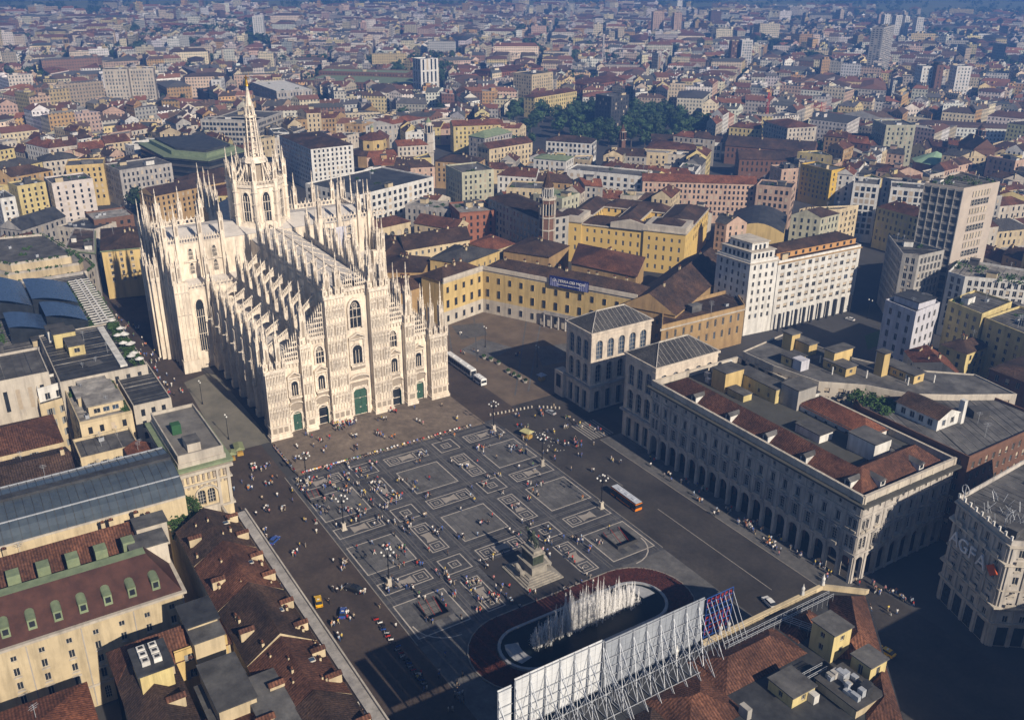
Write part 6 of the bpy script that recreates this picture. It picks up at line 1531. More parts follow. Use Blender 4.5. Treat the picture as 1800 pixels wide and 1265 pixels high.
# ================================================================== middle distance, building by building
def strip(name, label, pa, pb, h, depth, wallm, roofm, kind='hip', **k):
    """rectangular house whose eave nearest the viewer runs between two measured points at height h"""
    a, b = at(*pa, h), at(*pb, h); l = math.hypot(b[0]-a[0], b[1]-a[1]); nx, ny = -(b[1]-a[1])/l, (b[0]-a[0])/l
    if nx*(a[0]-CAM.x)+ny*(a[1]-CAM.y) < 0: nx, ny = -nx, -ny
    return building(name, label, [a, b, (b[0]+nx*depth, b[1]+ny*depth), (a[0]+nx*depth, a[1]+ny*depth)], h, wallm, roofm, kind, **k)
MID = [
 ('white_office_slab', 'long white modern office with two rows of square windows behind the cathedral', (630, 346), (762, 313), 25, 46, WHITE, DKMETAL, 'flat', dict(floors=5, w=2.2, pitch=4.2, clut=6)),
 ('white_avenue_block', 'white grid fronted block with brown roof on the avenue behind the spire', (546, 262), (620, 254), 30, 60, WHITE, TILEDK, 'hip', dict(floors=8, w=1.3, pitch=3, rh=3)),
 ('grey_stone_office', 'grey office with ribbon of small windows left of the dark glass office', (210, 302), (302, 289), 24, 26, GREYST, GREYFLAT, 'flat', dict(floors=5, pitch=3)),
 ('yellow_tenement', 'big yellow tenement with dark roof at the left edge', (0, 300), (74, 284), 28, 18, PALEYEL, SLATE, 'hip', dict(floors=7, pitch=3.4)),
 ('beige_tenement', 'beige tenement continuing right of the yellow tenement', (75, 284), (136, 277), 26, 16, CREAM2, SLATE, 'hip', dict(floors=6)),
 ('ochre_tenement', 'ochre tenement behind the pale pink block', (115, 294), (182, 290), 26, 20, YELLOW, GREYFLAT, 'flat', dict(floors=6)),
 ('pale_pink_block', 'pale pink plain block with flat planted roof', (91, 325), (163, 316), 28, 20, mat('pale pink render', (.62, .56, .52), scale=.2), GREYFLAT, 'flat', dict(floors=7, w=1.2, pitch=4, clut=5)),
 ('arched_yellow_house', 'yellow house over a large dark arch at the left edge', (30, 330), (80, 322), 27, 14, PALEYEL, GREYFLAT, 'flat', dict(floors=7)),
 ('white_left_house', 'white house with rows of windows below the yellow houses, left edge', (0, 352), (27, 348), 26, 20, WHITE, GREYFLAT, 'flat', dict(floors=7)),
 ('brick_terrace_house', 'brown brick house with pale flat roof near the yellow corner building', (165, 390), (235, 380), 22, 20, BRICK, PALEFLAT, 'flat', dict(floors=5, w=1.5)),
 ('green_gutter_house', 'dark roofed house with green gutter behind the round cornered building', (100, 400), (160, 408), 20, 18, CREAM2, DKMETAL, 'flat', dict(floors=4)),
 ('dark_ribbed_hall', 'dark ribbed hall roof at the far left edge', (0, 400), (38, 405), 18, 30, GREYST, DKMETAL, 'gable', dict(floors=3, rh=5)),
 ('brown_roof_convent', 'low brown roofed house left of the cathedral spire', (270, 345), (402, 318), 18, 16, OCHRE, TILEDK, 'gable', dict(floors=4, rh=4)),
 ('ochre_convent_wing', 'ochre wing with dark roof behind the transept pinnacles', (330, 322), (420, 302), 19, 14, OCHRE, TILEDK, 'hip', dict(floors=4)),
 ('colonnaded_bank', 'grey bank with tall columns and brown hip roof left of the brick bell tower', (948, 386), (1000, 378), 26, 54, CONCRETE, TILEDK, 'hip', dict(floors=5, w=1.6, pitch=3.6, first=5)),
 ('cream_tower_block', 'cream stepped apartment block beside the narrow street', (812, 306), (868, 300), 31, 24, GREENISH, GREYFLAT, 'flat', dict(floors=8, pitch=3.2)),
 ('brick_garden_house', 'red brick house with white top floor and roof garden', (808, 377), (871, 372), 20, 24, BRICKRED, PALEFLAT, 'flat', dict(floors=4, clut=8)),
 ('terrace_cafe_house', 'low grey roofed house with crowded white roof terrace', (712, 362), (800, 372), 17, 16, GREYST, PALEFLAT, 'flat', dict(floors=3, clut=9)),
 ('arcade_cloister', 'cream building with a row of round arches behind the cathedral', (655, 404), (722, 389), 14, 13, CREAM, TILE, 'hip', dict(floors=1, w=3.2, pitch=5, rows=[(4.5, 10.8)], arch=(0,), detail=2, first=2)),
 ('cloister_side_wing', 'tiled side wing of the arched cloister', (728, 392), (800, 404), 14, 14, CREAM, TILE, 'gable', dict(floors=2, rh=4)),
 ('grey_green_house', 'grey green terraced house right of the brick bell tower', (988, 352), (1019, 342), 27, 20, GREENISH, COPPER, 'flat', dict(floors=6)),
 ('cream_balcony_block', 'cream apartment block with balconies behind the colonnaded bank', (890, 332), (952, 335), 29, 18, CREAM, GREYFLAT, 'flat', dict(floors=7)),
 ('white_terrace_block', 'white stepped modern block with brown terrace storey', (997, 300), (1133, 313), 26, 18, WHITE, GREYFLAT, 'flat', dict(floors=6, w=2.0, pitch=4.2)),
 ('green_roof_block', 'white curved block with green copper roof', (938, 278), (995, 283), 25, 16, WHITE, COPPER, 'hip', dict(floors=5, rh=2)),
 ('long_pink_office', 'long pinkish office row with bright red tiled roof', (1130, 318), (1330, 324), 25, 14, PINKISH, TILERED, 'gable', dict(floors=6, w=1.2, pitch=2.6, rh=3.4, detail=1)),
 ('tan_pillar_office', 'tan pillared office at the end of the long pink row', (1330, 327), (1392, 333), 25, 16, PINKISH, DKMETAL, 'flat', dict(floors=5, w=1.6, pitch=3)),
 ('red_roof_row', 'brown house row left of the white terrace block', (860, 262), (936, 250), 20, 14, CREAM, TILE, 'gable', dict(floors=4)),
 ('yellow_red_roof_row', 'pale yellow row with red roofs behind the green mansard', (797, 222), (880, 219), 22, 16, PALEYEL, TILERED, 'gable', dict(floors=5)),
 ('green_mansard_house', 'grey house with pale green mansard roof', (852, 243), (900, 232), 20, 16, GREYST, COPPER, 'hip', dict(floors=4, rh=4)),
 ('brown_street_house', 'brown walled house with tiled roof beside the narrow street', (765, 283), (838, 288), 19, 18, OCHRE, TILEDK, 'hip', dict(floors=4)),
 ('hospital_white_front', 'long white two storey front with dark roofs by the park', (960, 247), (1040, 252), 17, 18, WHITE, TILEDK, 'hip', dict(floors=3, w=1.8)),
 ('hospital_arcade', 'long white double arcade with brown roofs right of the park', (1145, 246), (1270, 250), 14, 16, WHITE, TILEDK, 'gable', dict(rows=[(2, 5.2), (7.5, 10.8)], w=2.4, pitch=3.4, floors=2, arch=(0, 1))),
 ('brown_hospital_wing', 'low dark brown tiled wing right of the white arcade', (1275, 256), (1430, 268), 14, 26, BRICK, TILEDK, 'gable', dict(floors=2, rh=6)),
 ('brown_hospital_hall', 'dark tiled hall below the brown wing', (1300, 280), (1440, 283), 14, 20, BRICK, TILEDK, 'gable', dict(floors=2, rh=5)),
 ('yellow_gable_palace', 'yellow palace with central gable and brown roof', (1452, 243), (1546, 246), 17, 14, YELLOW, TILE, 'hip', dict(floors=3)),
 ('beige_crane_block', 'tall beige block between the two red cranes', (1385, 225), (1436, 222), 28, 34, CREAM2, TILE, 'hip', dict(floors=7)),
 ('grey_green_tall_block', 'tall grey green block right of the yellow palace', (1558, 222), (1610, 222), 32, 26, GREENISH, GREYFLAT, 'flat', dict(floors=8)),
 ('bright_yellow_house', 'bright yellow painted house cluster left of the dark hall', (1408, 290), (1462, 302), 24, 14, mat('bright yellow stucco', (.62, .42, .08)), GREYFLAT, 'flat', dict(floors=6)),
 ('pink_small_house', 'small pink house left of the bright yellow house', (1374, 300), (1404, 298), 21, 14, PINKISH, GREYFLAT, 'flat', dict(floors=5)),
 ('white_gable_house', 'white gabled house right of the bright yellow house', (1470, 305), (1500, 308), 22, 14, WHITE, TILERED, 'gable', dict(floors=5)),
 ('white_grid_block', 'white grid fronted block behind the office tower', (1500, 324), (1546, 328), 33, 18, WHITE, GREYFLAT, 'flat', dict(floors=8, w=2.0, pitch=2.9, wh=.7)),
 ('white_rear_block', 'white grid fronted block seen between its neighbour and the office tower', (1566, 331), (1640, 337), 30, 16, WHITE, GREYFLAT, 'flat', dict(floors=7, w=2.0, pitch=2.9, wh=.7)),
 ('grey_long_office', 'long grey ribbon windowed office behind the spire', (352, 212), (452, 214), 28, 16, CONCRETE, GREYFLAT, 'flat', dict(floors=6, w=2.2, pitch=2.9)),
 ('grey_wing_office', 'grey ribbon windowed wing right of the spire', (453, 214), (497, 198), 28, 40, CONCRETE, GREYFLAT, 'flat', dict(floors=6, w=1.8, pitch=2.6)),
 ('twin_slab_west', 'pale concrete slab block, left one of a joined pair', (180, 124), (223, 123), 46, 18, CREAM2, GREYFLAT, 'flat', dict(floors=12, w=1.0, pitch=2.6, group='pair of slab blocks')),
 ('twin_slab_east', 'pale concrete slab block, right one of a joined pair', (226, 123), (269, 122), 45, 18, CREAM2, GREYFLAT, 'flat', dict(floors=12, w=1.0, pitch=2.6, group='pair of slab blocks')),
 ('white_pier_tower', 'white tower with four dark window stripes', (739, 106), (770, 104), 44, 18, WHITE, WHITE, 'flat', dict(floors=3, w=2.0, pitch=4.6, wh=.86, first=5)),
 ('court_house', 'dark courthouse with flat green copper roofs', (532, 142), (720, 150), 13, 60, BRICK, COPPER, 'flat', dict(floors=4, w=1.6, pitch=4, clut=4)),
 ('green_roof_hall', 'lower green roofed rear block of the courthouse', (560, 126), (715, 130), 17, 30, BRICK, COPPER, 'flat', dict(floors=4)),
 ('white_roof_hall', 'dark hall with long white roof right of the gilded statue', (442, 146), (486, 162), 26, 36, GREYST, WHITE, 'flat', dict(floors=4, w=1.2, pitch=3)),
 ('white_small_tower', 'slim white block left of the gilded statue', (371, 142), (388, 142), 30, 16, WHITE, GREYFLAT, 'flat', dict(floors=8)),
 ('tall_slab_tower', 'very tall grey white skyscraper at upper right', (1554, 50), (1573, 45), 64, 15, CONCRETE, GREYFLAT, 'flat', dict(floors=24, w=2.4, pitch=4, wh=.5)),
 ('far_tower', 'white tower block, left one of a far cluster of four', (1576, 28), (1587, 28), 52, 14, WHITE, GREYFLAT, 'flat', dict(floors=14, group='far cluster of white towers')),
 ('far_tower', 'white tower block, second of a far cluster of four', (1592, 30), (1600, 30), 50, 14, WHITE, GREYFLAT, 'flat', dict(floors=14, group='far cluster of white towers')),
 ('far_tower', 'white tower block, third of a far cluster of four', (1556, 27), (1566, 27), 54, 14, WHITE, GREYFLAT, 'flat', dict(floors=14, group='far cluster of white towers')),
 ('far_tower', 'white tower block, right one of a far cluster of four', (1613, 32), (1625, 32), 50, 14, WHITE, GREYFLAT, 'flat', dict(floors=14, group='far cluster of white towers')),
 ('brick_tower_block', 'brick coloured tower, left one of a far pair', (1149, 22), (1168, 22), 48, 16, PINKISH, GREYFLAT, 'flat', dict(floors=14, group='far pair of brick towers')),
 ('brick_tower_block', 'brick coloured tower, right one of a far pair', (1186, 24), (1199, 24), 48, 16, PINKISH, GREYFLAT, 'flat', dict(floors=14, group='far pair of brick towers')),
 ('far_white_tower', 'lone white tower on the far horizon, left', (443, 30), (461, 30), 46, 16, WHITE, GREYFLAT, 'flat', dict(floors=12)),
 ('grey_mid_tower', 'white slab in front of dark towers, upper right', (1305, 72), (1324, 72), 44, 14, WHITE, GREYFLAT, 'flat', dict(floors=12, w=1.8)),
 ('dark_mid_tower', 'dark slab left of the white slab, upper right', (1287, 74), (1303, 74), 42, 14, BRICK, GREYFLAT, 'flat', dict(floors=12)),
 ('white_pair_tower', 'white tower block right of the skyscraper, lower', (1622, 118), (1643, 118), 40, 16, WHITE, GREYFLAT, 'flat', dict(floors=10, group='white blocks right of the skyscraper')),
 ('white_pair_tower', 'white tower block far right with balconies', (1683, 118), (1709, 118), 38, 16, WHITE, GREYFLAT, 'flat', dict(floors=10, group='white blocks right of the skyscraper')),
 ('brick_pair_tower', 'dark block between the white blocks right of the skyscraper', (1648, 116), (1660, 116), 42, 14, BRICK, GREYFLAT, 'flat', dict(floors=10)),
 ('brick_factory', 'long red brick flat block near the steel mast', (876, 128), (955, 118), 18, 40, BRICKRED, TILE, 'gable', dict(floors=3)),
 ('brick_factory_two', 'red brick shed row right of the steel mast', (1035, 150), (1100, 140), 18, 40, BRICKRED, TILE, 'gable', dict(floors=3)),
 ('cream_tall_block', 'cream tall apartment block below the brick factory', (935, 133), (972, 128), 34, 26, CREAM, GREYFLAT, 'flat', dict(floors=9)),
 ('yellow_park_palace', 'long pale yellow palace with brown roof above the park', (940, 172), (1014, 160), 20, 14, PALEYEL, TILE, 'hip', dict(floors=4)),
 ('dark_glass_block', 'dark glass block at the right of the park', (1075, 172), (1106, 168), 34, 20, DKMETAL, GREYFLAT, 'flat', dict(floors=8)),
 ('brick_church_right', 'brown brick church with tall tower at right', (1712, 262), (1750, 262), 22, 24, BRICK, TILEDK, 'gable', dict(floors=1, rh=7)),
]
for nme, lab, pa, pb, h, dp, wm, rm_, kd, kw in MID: strip(nme, lab, pa, pb, h, dp, wm, rm_, kd, **kw)
# dark glazed office with stepped floors
do = thing('dark_glass_office', 'dark polygonal office with light floor bands and green roof edge', 'building', (0, 0, 0))
P = ccw(AP(26, (290, 276), (366, 283), (430, 266))+[(420, -70), (425, -20)]); FOOT.append(P)
for k in range(6):
    z = 2+k*4; b_ = MB(); b_.prism(P, z, z+2.6, GLASSDK, True); b_.build('window_band', do); b_ = MB(); b_.prism(inset(P, -.7), z+2.6, z+4.0, DKMETAL if k % 2 else mat('dark spandrel', (.09, .085, .08)), True); b_.build('floor_band', do)
b_ = MB(); b_.prism(inset(P, -1.2), 26, 26.6, COPPER, True); b_.build('roof_edge', do); b_ = MB(); b_.prism(inset(P, 5), 26.6, 29.4, COPPER, True); b_.prism(inset(P, 8), 29.4, 31, DKMETAL); b_.build('roof', do)
# yellow palace behind the royal palace, with end pavilions
yp = thing('yellow_ministry', 'long bright yellow palace with brown roofs and raised corner pavilions', 'palace', (0, 0, 0))
def ypw(P, h, rm_=TILEDK, rh=3.6, rows=((2, 4.4), (7, 9.6), (12, 14.6), (17, 19)), att=0, d=2, kind='hip'):
    P = ccw(P); FOOT.append(P); facade(yp, P, 0, h, mat('strong yellow stucco', (.64, .46, .16), (.55, .39, .13), scale=.1), list(rows), 1.2, 4.0, joined=d < 2)
    c_ = MB(); c_.prism(inset(P, -.6), h-.6, h, CREAM2, True); c_.build('cornice', yp)
    if att: c_ = MB(); c_.prism(inset(P, .2), h, h+att, CREAM2); c_.build('attic', yp)
    m_ = MB(); roof_quad(m_, P if not att else inset(P, 1), h+.02 if not att else h+att*.6, rh, rm_, kind, None, .1); m_.build('roof', yp)
A_, B_, C_, D_ = at(972, 386, 22), at(1185, 410, 22), at(1252, 401, 22), at(1010, 386, 22)
dv = Vector((B_[0]-A_[0], B_[1]-A_[1])).normalized(); nv = Vector((-dv.y, dv.x)); nv = nv if nv.x > 0 else -nv
def YQ(u, e): return (A_[0]+dv.x*u+nv.x*e, A_[1]+dv.y*u+nv.y*e)
LY = math.hypot(B_[0]-A_[0], B_[1]-A_[1])
ypw([YQ(0, 0), YQ(16, 0), YQ(16, 16), YQ(0, 16)], 22.5, att=2.4); ypw([YQ(16.1, 1), YQ(LY-16, 1), YQ(LY-16, 15), YQ(16.1, 15)], 21.5); ypw([YQ(LY-15.9, 0), YQ(LY+6, 0), YQ(LY+6, 18), YQ(LY-15.9, 18)], 22.5, att=2.4)
ypw([YQ(LY-14, 18.2), YQ(LY+5, 18.2), YQ(LY+5, 62), YQ(LY-14, 62)], 21, rows=((12, 14.6), (17, 19)), d=1); ypw([YQ(1, 16.2), YQ(14, 16.2), YQ(14, 60), YQ(1, 60)], 20, rows=((12, 14.6), (17, 19)), d=1)
ypw([YQ(14.2, 46), YQ(LY-14.2, 46), YQ(LY-14.2, 58), YQ(14.2, 58)], 20, rows=((12, 14.6), (17, 19)), d=1); ypw([YQ(30, 15.2), YQ(42, 15.2), YQ(42, 45.8), YQ(30, 45.8)], 21, rows=((17, 19),), d=1); ypw([YQ(42.2, 28), YQ(LY-14.4, 28), YQ(LY-14.4, 36), YQ(42.2, 36)], 18, SLATE, 2.5, ((11, 13), (14.6, 16.6)), d=1)
b_ = MB(); b_.prism(ccw([YQ(32, -.3), YQ(52, -.3), YQ(52, .9), YQ(32, .9)]), 21.5, 24.2, CREAM2); 
b_.add([(*YQ(32, -.35), 24.2), (*YQ(52, -.35), 24.2), (*YQ(42, -.35), 26.6), (*YQ(32, .9), 24.2), (*YQ(52, .9), 24.2), (*YQ(42, .9), 26.6)], [(0, 1, 2), (0, 2, 5, 3), (1, 4, 5, 2)], CREAM2); b_.build('gable', yp)
# fan roofed hall
fh = thing('dark_vaulted_hall', 'yellow hall with dark segmental vaulted roof beside the shaded street', 'building', (0, 0, 0)); P = ccw(AP(15, (1283, 405), (1378, 411), (1384, 378), (1290, 372))); FOOT.append(P)
facade(fh, P, 0, 15, YELLOW, [(5, 9.5)], 2.2, 5, arch=(0,))
v = MB(); a, b, c, d = P
for k in range(8):
    f0, f1 = k/8, (k+1)/8; z0, z1 = 15+5*math.sin(pi*f0), 15+5*math.sin(pi*f1)
    L4 = lambda p, q, f: (p[0]+(q[0]-p[0])*f, p[1]+(q[1]-p[1])*f)
    v.quad((*L4(a, b, f0), z0), (*L4(a, b, f1), z1), (*L4(d, c, f1), z1), (*L4(d, c, f0), z0), DKMETAL)
v.add([(*L4(a, b, k/8), 15+5*math.sin(pi*k/8)) for k in range(9)], [tuple(range(8, -1, -1))], YELLOW); v.build('roof', fh)
# brick octagonal bell tower
bt = thing('brick_bell_tower', 'slender octagonal brick bell tower with arcaded belfry and conical cap', 'bell tower', (103.4, -150.6, 0)); FOOT.append(rect(98, 109, -156, -145))
b_ = MB(); b_.frustum(0, 0, 0, 30, 4.1, 4.0, 8, BRICK); b_.build('shaft', bt)
for z in (8, 15, 22, 28.5): b_ = MB(); b_.frustum(0, 0, z, z+.7, 4.4, 4.4, 8, CREAM2); b_.build('string_course', bt)
b_ = MB()
for k in range(8): a = pi/8+k*pi/4; b_.bar((4.1*math.cos(a), 4.1*math.sin(a), 0), (4.05*math.cos(a), 4.05*math.sin(a), 40), .28, CREAM2)
b_.build('corner_shaft', bt)
b_ = MB(); b_.frustum(0, 0, 30, 36, 2.9, 2.9, 8, GLASSDK); b_.frustum(0, 0, 36, 38, 4.2, 4.3, 8, BRICK); b_.frustum(0, 0, 38, 39, 4.7, 4.7, 8, CREAM2); b_.frustum(0, 0, 39, 43.5, 2.4, 2.4, 8, GLASSDK); b_.frustum(0, 0, 43.5, 44.2, 3.2, 3.2, 8, CREAM2)
for k in range(16): a = k*pi/8; b_.bar((3.9*math.cos(a), 3.9*math.sin(a), 30), (3.9*math.cos(a), 3.9*math.sin(a), 36), .3, CREAM2); b_.bar((2.9*math.cos(a), 2.9*math.sin(a), 39), (2.9*math.cos(a), 2.9*math.sin(a), 43.5), .22, WHITE)
b_.build('belfry', bt); b_ = MB(); b_.frustum(0, 0, 44.2, 53, 3.0, .1, 8, TILEDK, False); b_.bar((0, 0, 53), (0, 0, 55.5), .12, GOLD); b_.build('cap', bt)
def church_tower(nm, lab, px, py, H, r, m, capm, n=4):
    x, y = at(px, py); t = thing(nm, lab, 'bell tower', (x, y, 0)); FOOT.append(rect(x-r-2, x+r+2, y-r-2, y+r+2))
    b_ = MB(); b_.frustum(0, 0, 0, H*.74, r*1.3, r*1.25, n, m); b_.build('shaft', t)
    for z in (.3, .52, .72, .9): b_ = MB(); b_.frustum(0, 0, H*z, H*z+.6, r*1.5, r*1.5, n, CREAM2); b_.build('string_course', t)
    b_ = MB(); b_.frustum(0, 0, H*.74, H*.9, r*.9, r*.9, n, GLASSDK)
    for k in range(n*2): a = pi/n+k*pi/n; b_.bar((r*1.15*math.cos(a), r*1.15*math.sin(a), H*.73), (r*1.15*math.cos(a), r*1.15*math.sin(a), H*.9), .4, m)
    b_.build('belfry', t); b_ = MB(); b_.frustum(0, 0, H*.9+.6, H*.97, r*1.0, r*.8, 8, m); b_.frustum(0, 0, H*.97, H*1.08, r*.85, .1, 8, capm, False); b_.build('cap', t)
church_tower('stone_bell_tower', 'tall stone bell tower with open belfry right of the octagonal church', 755, 291, 34, 2.9, CREAM2, COPPER)
church_tower('slim_brick_spire', 'slim dark brick tower with pointed cap near the hospital roofs', 1091, 302, 33, 2.0, BRICK, TILEDK)
church_tower('square_brick_tower', 'square brown brick tower beside the brick church at right', 1714, 283, 27, 3.0, BRICK, TILEDK)
church_tower('far_church_tower', 'ochre church tower far away at upper left', 122, 108, 34, 3.6, OCHRE, TILEDK)
x, y = at(657, 288); oc_ = thing('octagonal_church', 'yellow octagonal domed church with brown roofs and lantern', 'church', (x, y, 0)); FOOT.append(rect(x-20, x+48, y-30, y+20))
b_ = MB(); b_.frustum(0, 0, 0, 9, 17, 17, 8, OCHRE); b_.build('lower_wall', oc_); b_ = MB(); b_.frustum(0, 0, 9, 12, 17.6, 11, 8, TILEDK); b_.build('lower_roof', oc_)
b_ = MB(); b_.frustum(0, 0, 11, 20, 10.6, 10.6, 8, YELLOW); b_.build('drum', oc_); b_ = MB(); b_.frustum(0, 0, 20, 24.5, 11.4, 1.8, 8, TILE); b_.build('dome_roof', oc_)
b_ = MB(); b_.frustum(0, 0, 24.3, 28, 1.3, 1.3, 8, PALEYEL); b_.frustum(0, 0, 28, 30, 1.6, .1, 8, COPPER, False); b_.build('lantern', oc_)
for k in range(8):
    a = k*pi/4; w_ = MB(); r_ = 10.6*math.cos(pi/8)+.05; w_.add([(r_*math.cos(a)-u*math.sin(a), r_*math.sin(a)+u*math.cos(a), 15.2+v) for u, v in [(1.1*math.cos(t*pi/5), 1.7*math.sin(t*pi/5)) for t in range(10)]], [tuple(range(10))], GLASSDK); w_.build('window', oc_)
b_ = MB(); b_.obox(26, -16, -.55, 34, 15, 0, 13, OCHRE); b_.build('nave_wall', oc_); b_ = MB(); cs, sn = math.cos(-.55), math.sin(-.55)
roof_quad(b_, ccw([(26+u*cs-v*sn, -16+u*sn+v*cs) for u, v in ((-17, -7.5), (17, -7.5), (17, 7.5), (-17, 7.5))]), 13, 5, TILE, 'gable', YELLOW, .5); b_.build('nave_roof', oc_)
x, y = at(1642, 290, 10); gp = thing('green_pyramid_roof_hall', 'low hall with pale green pyramid roof at right', 'building', (x, y, 0)); FOOT.append(rect(x-14, x+14, y-14, y+14))
b_ = MB(); b_.frustum(0, 0, 0, 13, 15, 15, 8, BRICK); b_.build('wall', gp); b_ = MB(); b_.frustum(0, 0, 13, 20, 16.5, .3, 8, mat('bright verdigris', (.30, .46, .30), scale=.3)); b_.build('roof', gp)
# cranes and mast
RED = mat('red crane paint', (.55, .05, .03))
def crane(px, py, H, lab, jib, ang):
    x, y = at(px, py); t = thing('tower_crane', lab, 'crane', (x, y, 0), 'red building cranes'); b_ = MB()
    for sx in (-1, 1):
        for sy in (-1, 1): b_.bar((sx*.9, sy*.9, 0), (sx*.9, sy*.9, H), .22, RED)
    for k in range(int(H/2.4)):
        z = k*2.4
        for s in (-1, 1): b_.bar((-.9, s*.9, z), (.9, s*.9, z+2.4), .13, RED); b_.bar((s*.9, -.9, z), (s*.9, .9, z+2.4), .13, RED)
    b_.build('mast', t); b_ = MB(); c, s = math.cos(ang), math.sin(ang)
    for d in (-.7, .7): b_.bar((-10*c-d*s, -10*s+d*c, H), (jib*c-d*s, jib*s+d*c, H), .2, RED)
    b_.bar((-10*c, -10*s, H+1.4), (jib*c, jib*s, H+1.2), .2, RED); b_.bar((0, 0, H), (0, 0, H+5), .3, RED); b_.bar((0, 0, H+5), (jib*.7*c, jib*.7*s, H+1.2), .12, RED); b_.bar((0, 0, H+5), (-9*c, -9*s, H+1.2), .12, RED)
    for k in range(int((jib+10)/2)): u = -10+k*2; b_.bar((u*c, u*s, H+1.3), ((u+1)*c, (u+1)*s, H), .11, RED)
    b_.build('jib', t); b_ = MB(); b_.obox(-9*c, -9*s, ang, 3, 1.6, H-2.2, H, CONCRETE); b_.build('counterweight', t)
crane(1343, 240, 34, 'tall red tower crane beside the tan blocks', 22, -.9); crane(1436, 242, 26, 'shorter red tower crane in front of the beige block', 9, .4)
x, y = at(1058, 135); ms = thing('steel_mast', 'white lattice steel mast rising among red brick sheds', 'mast', (x, y, 0)); b_ = MB()
for k in range(10):
    z0, z1 = k*5, k*5+5; r0, r1 = 7*(1-z0/54)**1.5+.5, 7*(1-z1/54)**1.5+.5
    for q in range(4): a, a2 = pi/4+q*pi/2, pi/4+(q+1)*pi/2; b_.bar((r0*math.cos(a), r0*math.sin(a), z0), (r1*math.cos(a), r1*math.sin(a), z1), .3, WHITE); b_.bar((r0*math.cos(a), r0*math.sin(a), z0), (r1*math.cos(a2), r1*math.sin(a2), z1), .18, WHITE)
b_.build('lattice', ms)

# ================================================================== trees
def tree_meshes():
    out = []
    for v in range(6):
        rnd = random.Random(50+v); mb = MB(); lobes = []
        for k in range(9):
            a = rnd.uniform(0, 2*pi); r = rnd.uniform(0, 3.6); lobes.append((r*math.cos(a), r*math.sin(a), rnd.uniform(6.5, 13.5)-r*.4, rnd.uniform(2.0, 3.4)))
        for k in range(520):
            lx, ly, lz, lr = rnd.choice(lobes); d = Vector((rnd.gauss(0, 1), rnd.gauss(0, 1), rnd.gauss(0, 1))).normalized()
            q = lr*rnd.uniform(.72, 1.08); c = Vector((lx, ly, lz))+Vector((d.x*q, d.y*q, d.z*q*.85))
            t = d.cross(Vector((rnd.gauss(0, 1), rnd.gauss(0, 1), rnd.gauss(0, 1)))).normalized(); b = d.cross(t)
            s = rnd.uniform(.45, .85); tilt = d*rnd.uniform(-.5, .5)*s
            mb.add([tuple(c-t*s+tilt), tuple(c-b*s), tuple(c+t*s-tilt), tuple(c+b*s)], [(0, 1, 2, 3)], LEAF)
        tk = MB(); tk.frustum(0, 0, 0, 5, .5, .34, 7, BARK); tk.frustum(0, 0, 5, 9.5, .34, .14, 7, BARK)
        for k in range(5): a = k*1.3; tk.bar((0, 0, 4.5+k*.5), (2.6*math.cos(a), 2.6*math.sin(a), 8.2+k*.5), .16, BARK, 5)
        out.append((mb.mesh('crown'), tk.mesh('trunk')))
    return out
TREES = tree_meshes(); NT = [0]
def tree(x, y, s, label, group, z=0.0):
    c, k = TREES[NT[0] % 6]; NT[0] += 1
    t = thing('tree', label, 'tree', (x, y, z), group, random.uniform(0, 6.28)); t.scale = (s, s, s*random.uniform(.9, 1.15)); put('crown', c, t); put('trunk', k, t); return t
PARK = [at(*p) for p in ((880, 232), (1000, 262), (1185, 262), (1245, 240), (1190, 212), (1060, 202), (905, 208))]; FOOT.append(PARK)
xs = [p[0] for p in PARK]; ys = [p[1] for p in PARK]; got = []
for _ in range(5000):
    if len(got) > 94: break
    x, y = random.uniform(min(xs), max(xs)), random.uniform(min(ys), max(ys))
    if inside(x, y, PARK) and all(math.hypot(x-a, y-b) > 6.0 for a, b in got): got.append((x, y))
for x, y in got: tree(x, y, random.uniform(.95, 1.5), 'dense dark green tree in the large park among the roofs', 'trees of the large park')
def grove(pts, label, group, s=1.0):
    for px, py in pts: x, y = at(px, py); FOOT.append(rect(x-5, x+5, y-5, y+5)); tree(x, y, s*random.uniform(.8, 1.2), label, group)
grove([(240, 372), (254, 374), (247, 366)], 'dark green tree standing left of the cathedral transept', 'trees left of the transept', .9)
grove([(562, 312), (574, 315), (584, 316)], 'green street tree beside the white avenue block', 'street trees by the white avenue block', 1.0)
grove([(684, 224), (698, 222), (712, 228), (726, 226), (772, 222), (779, 219)], 'dark tree behind the octagonal church', 'trees behind the octagonal church', 1.1)
grove([(1410, 300), (1330, 302), (1350, 300), (1368, 306), (1390, 304)], 'dark tree in the court below the brown hall', 'trees below the brown hall', .9)
grove([(1510, 282), (1530, 285), (1545, 280), (1525, 275), (1560, 285)], 'dark tree cluster right of the yellow gabled palace', 'trees by the yellow gabled palace', 1.2)
grove([(1480, 225), (1500, 228), (1520, 225), (1540, 222), (1465, 222)], 'dark tree behind the yellow gabled palace', 'trees behind the yellow gabled palace', 1.1)
grove([(920, 265), (935, 262), (912, 272)], 'tree beside the green mansard house', 'trees by the green mansard house', .9)
grove([(700+k*9, 130+(k % 3)*4) for k in range(12)], 'hazy tree around the white pier tower', 'trees round the white pier tower', 1.1)
grove([(240+k*14, 66+(k*7 % 5)*6) for k in range(18)], 'hazy distant tree in the wood at upper left', 'distant wood at upper left', 1.5)
grove([(1330+k*13, 86+k*5) for k in range(10)], 'hazy tree of the diagonal avenue at upper right', 'avenue trees at upper right', 1.2)
grove([(930+k*8, 92+k*2) for k in range(8)], 'hazy tree in the street canyon above the brick sheds', 'trees of the far street canyon', 1.1)

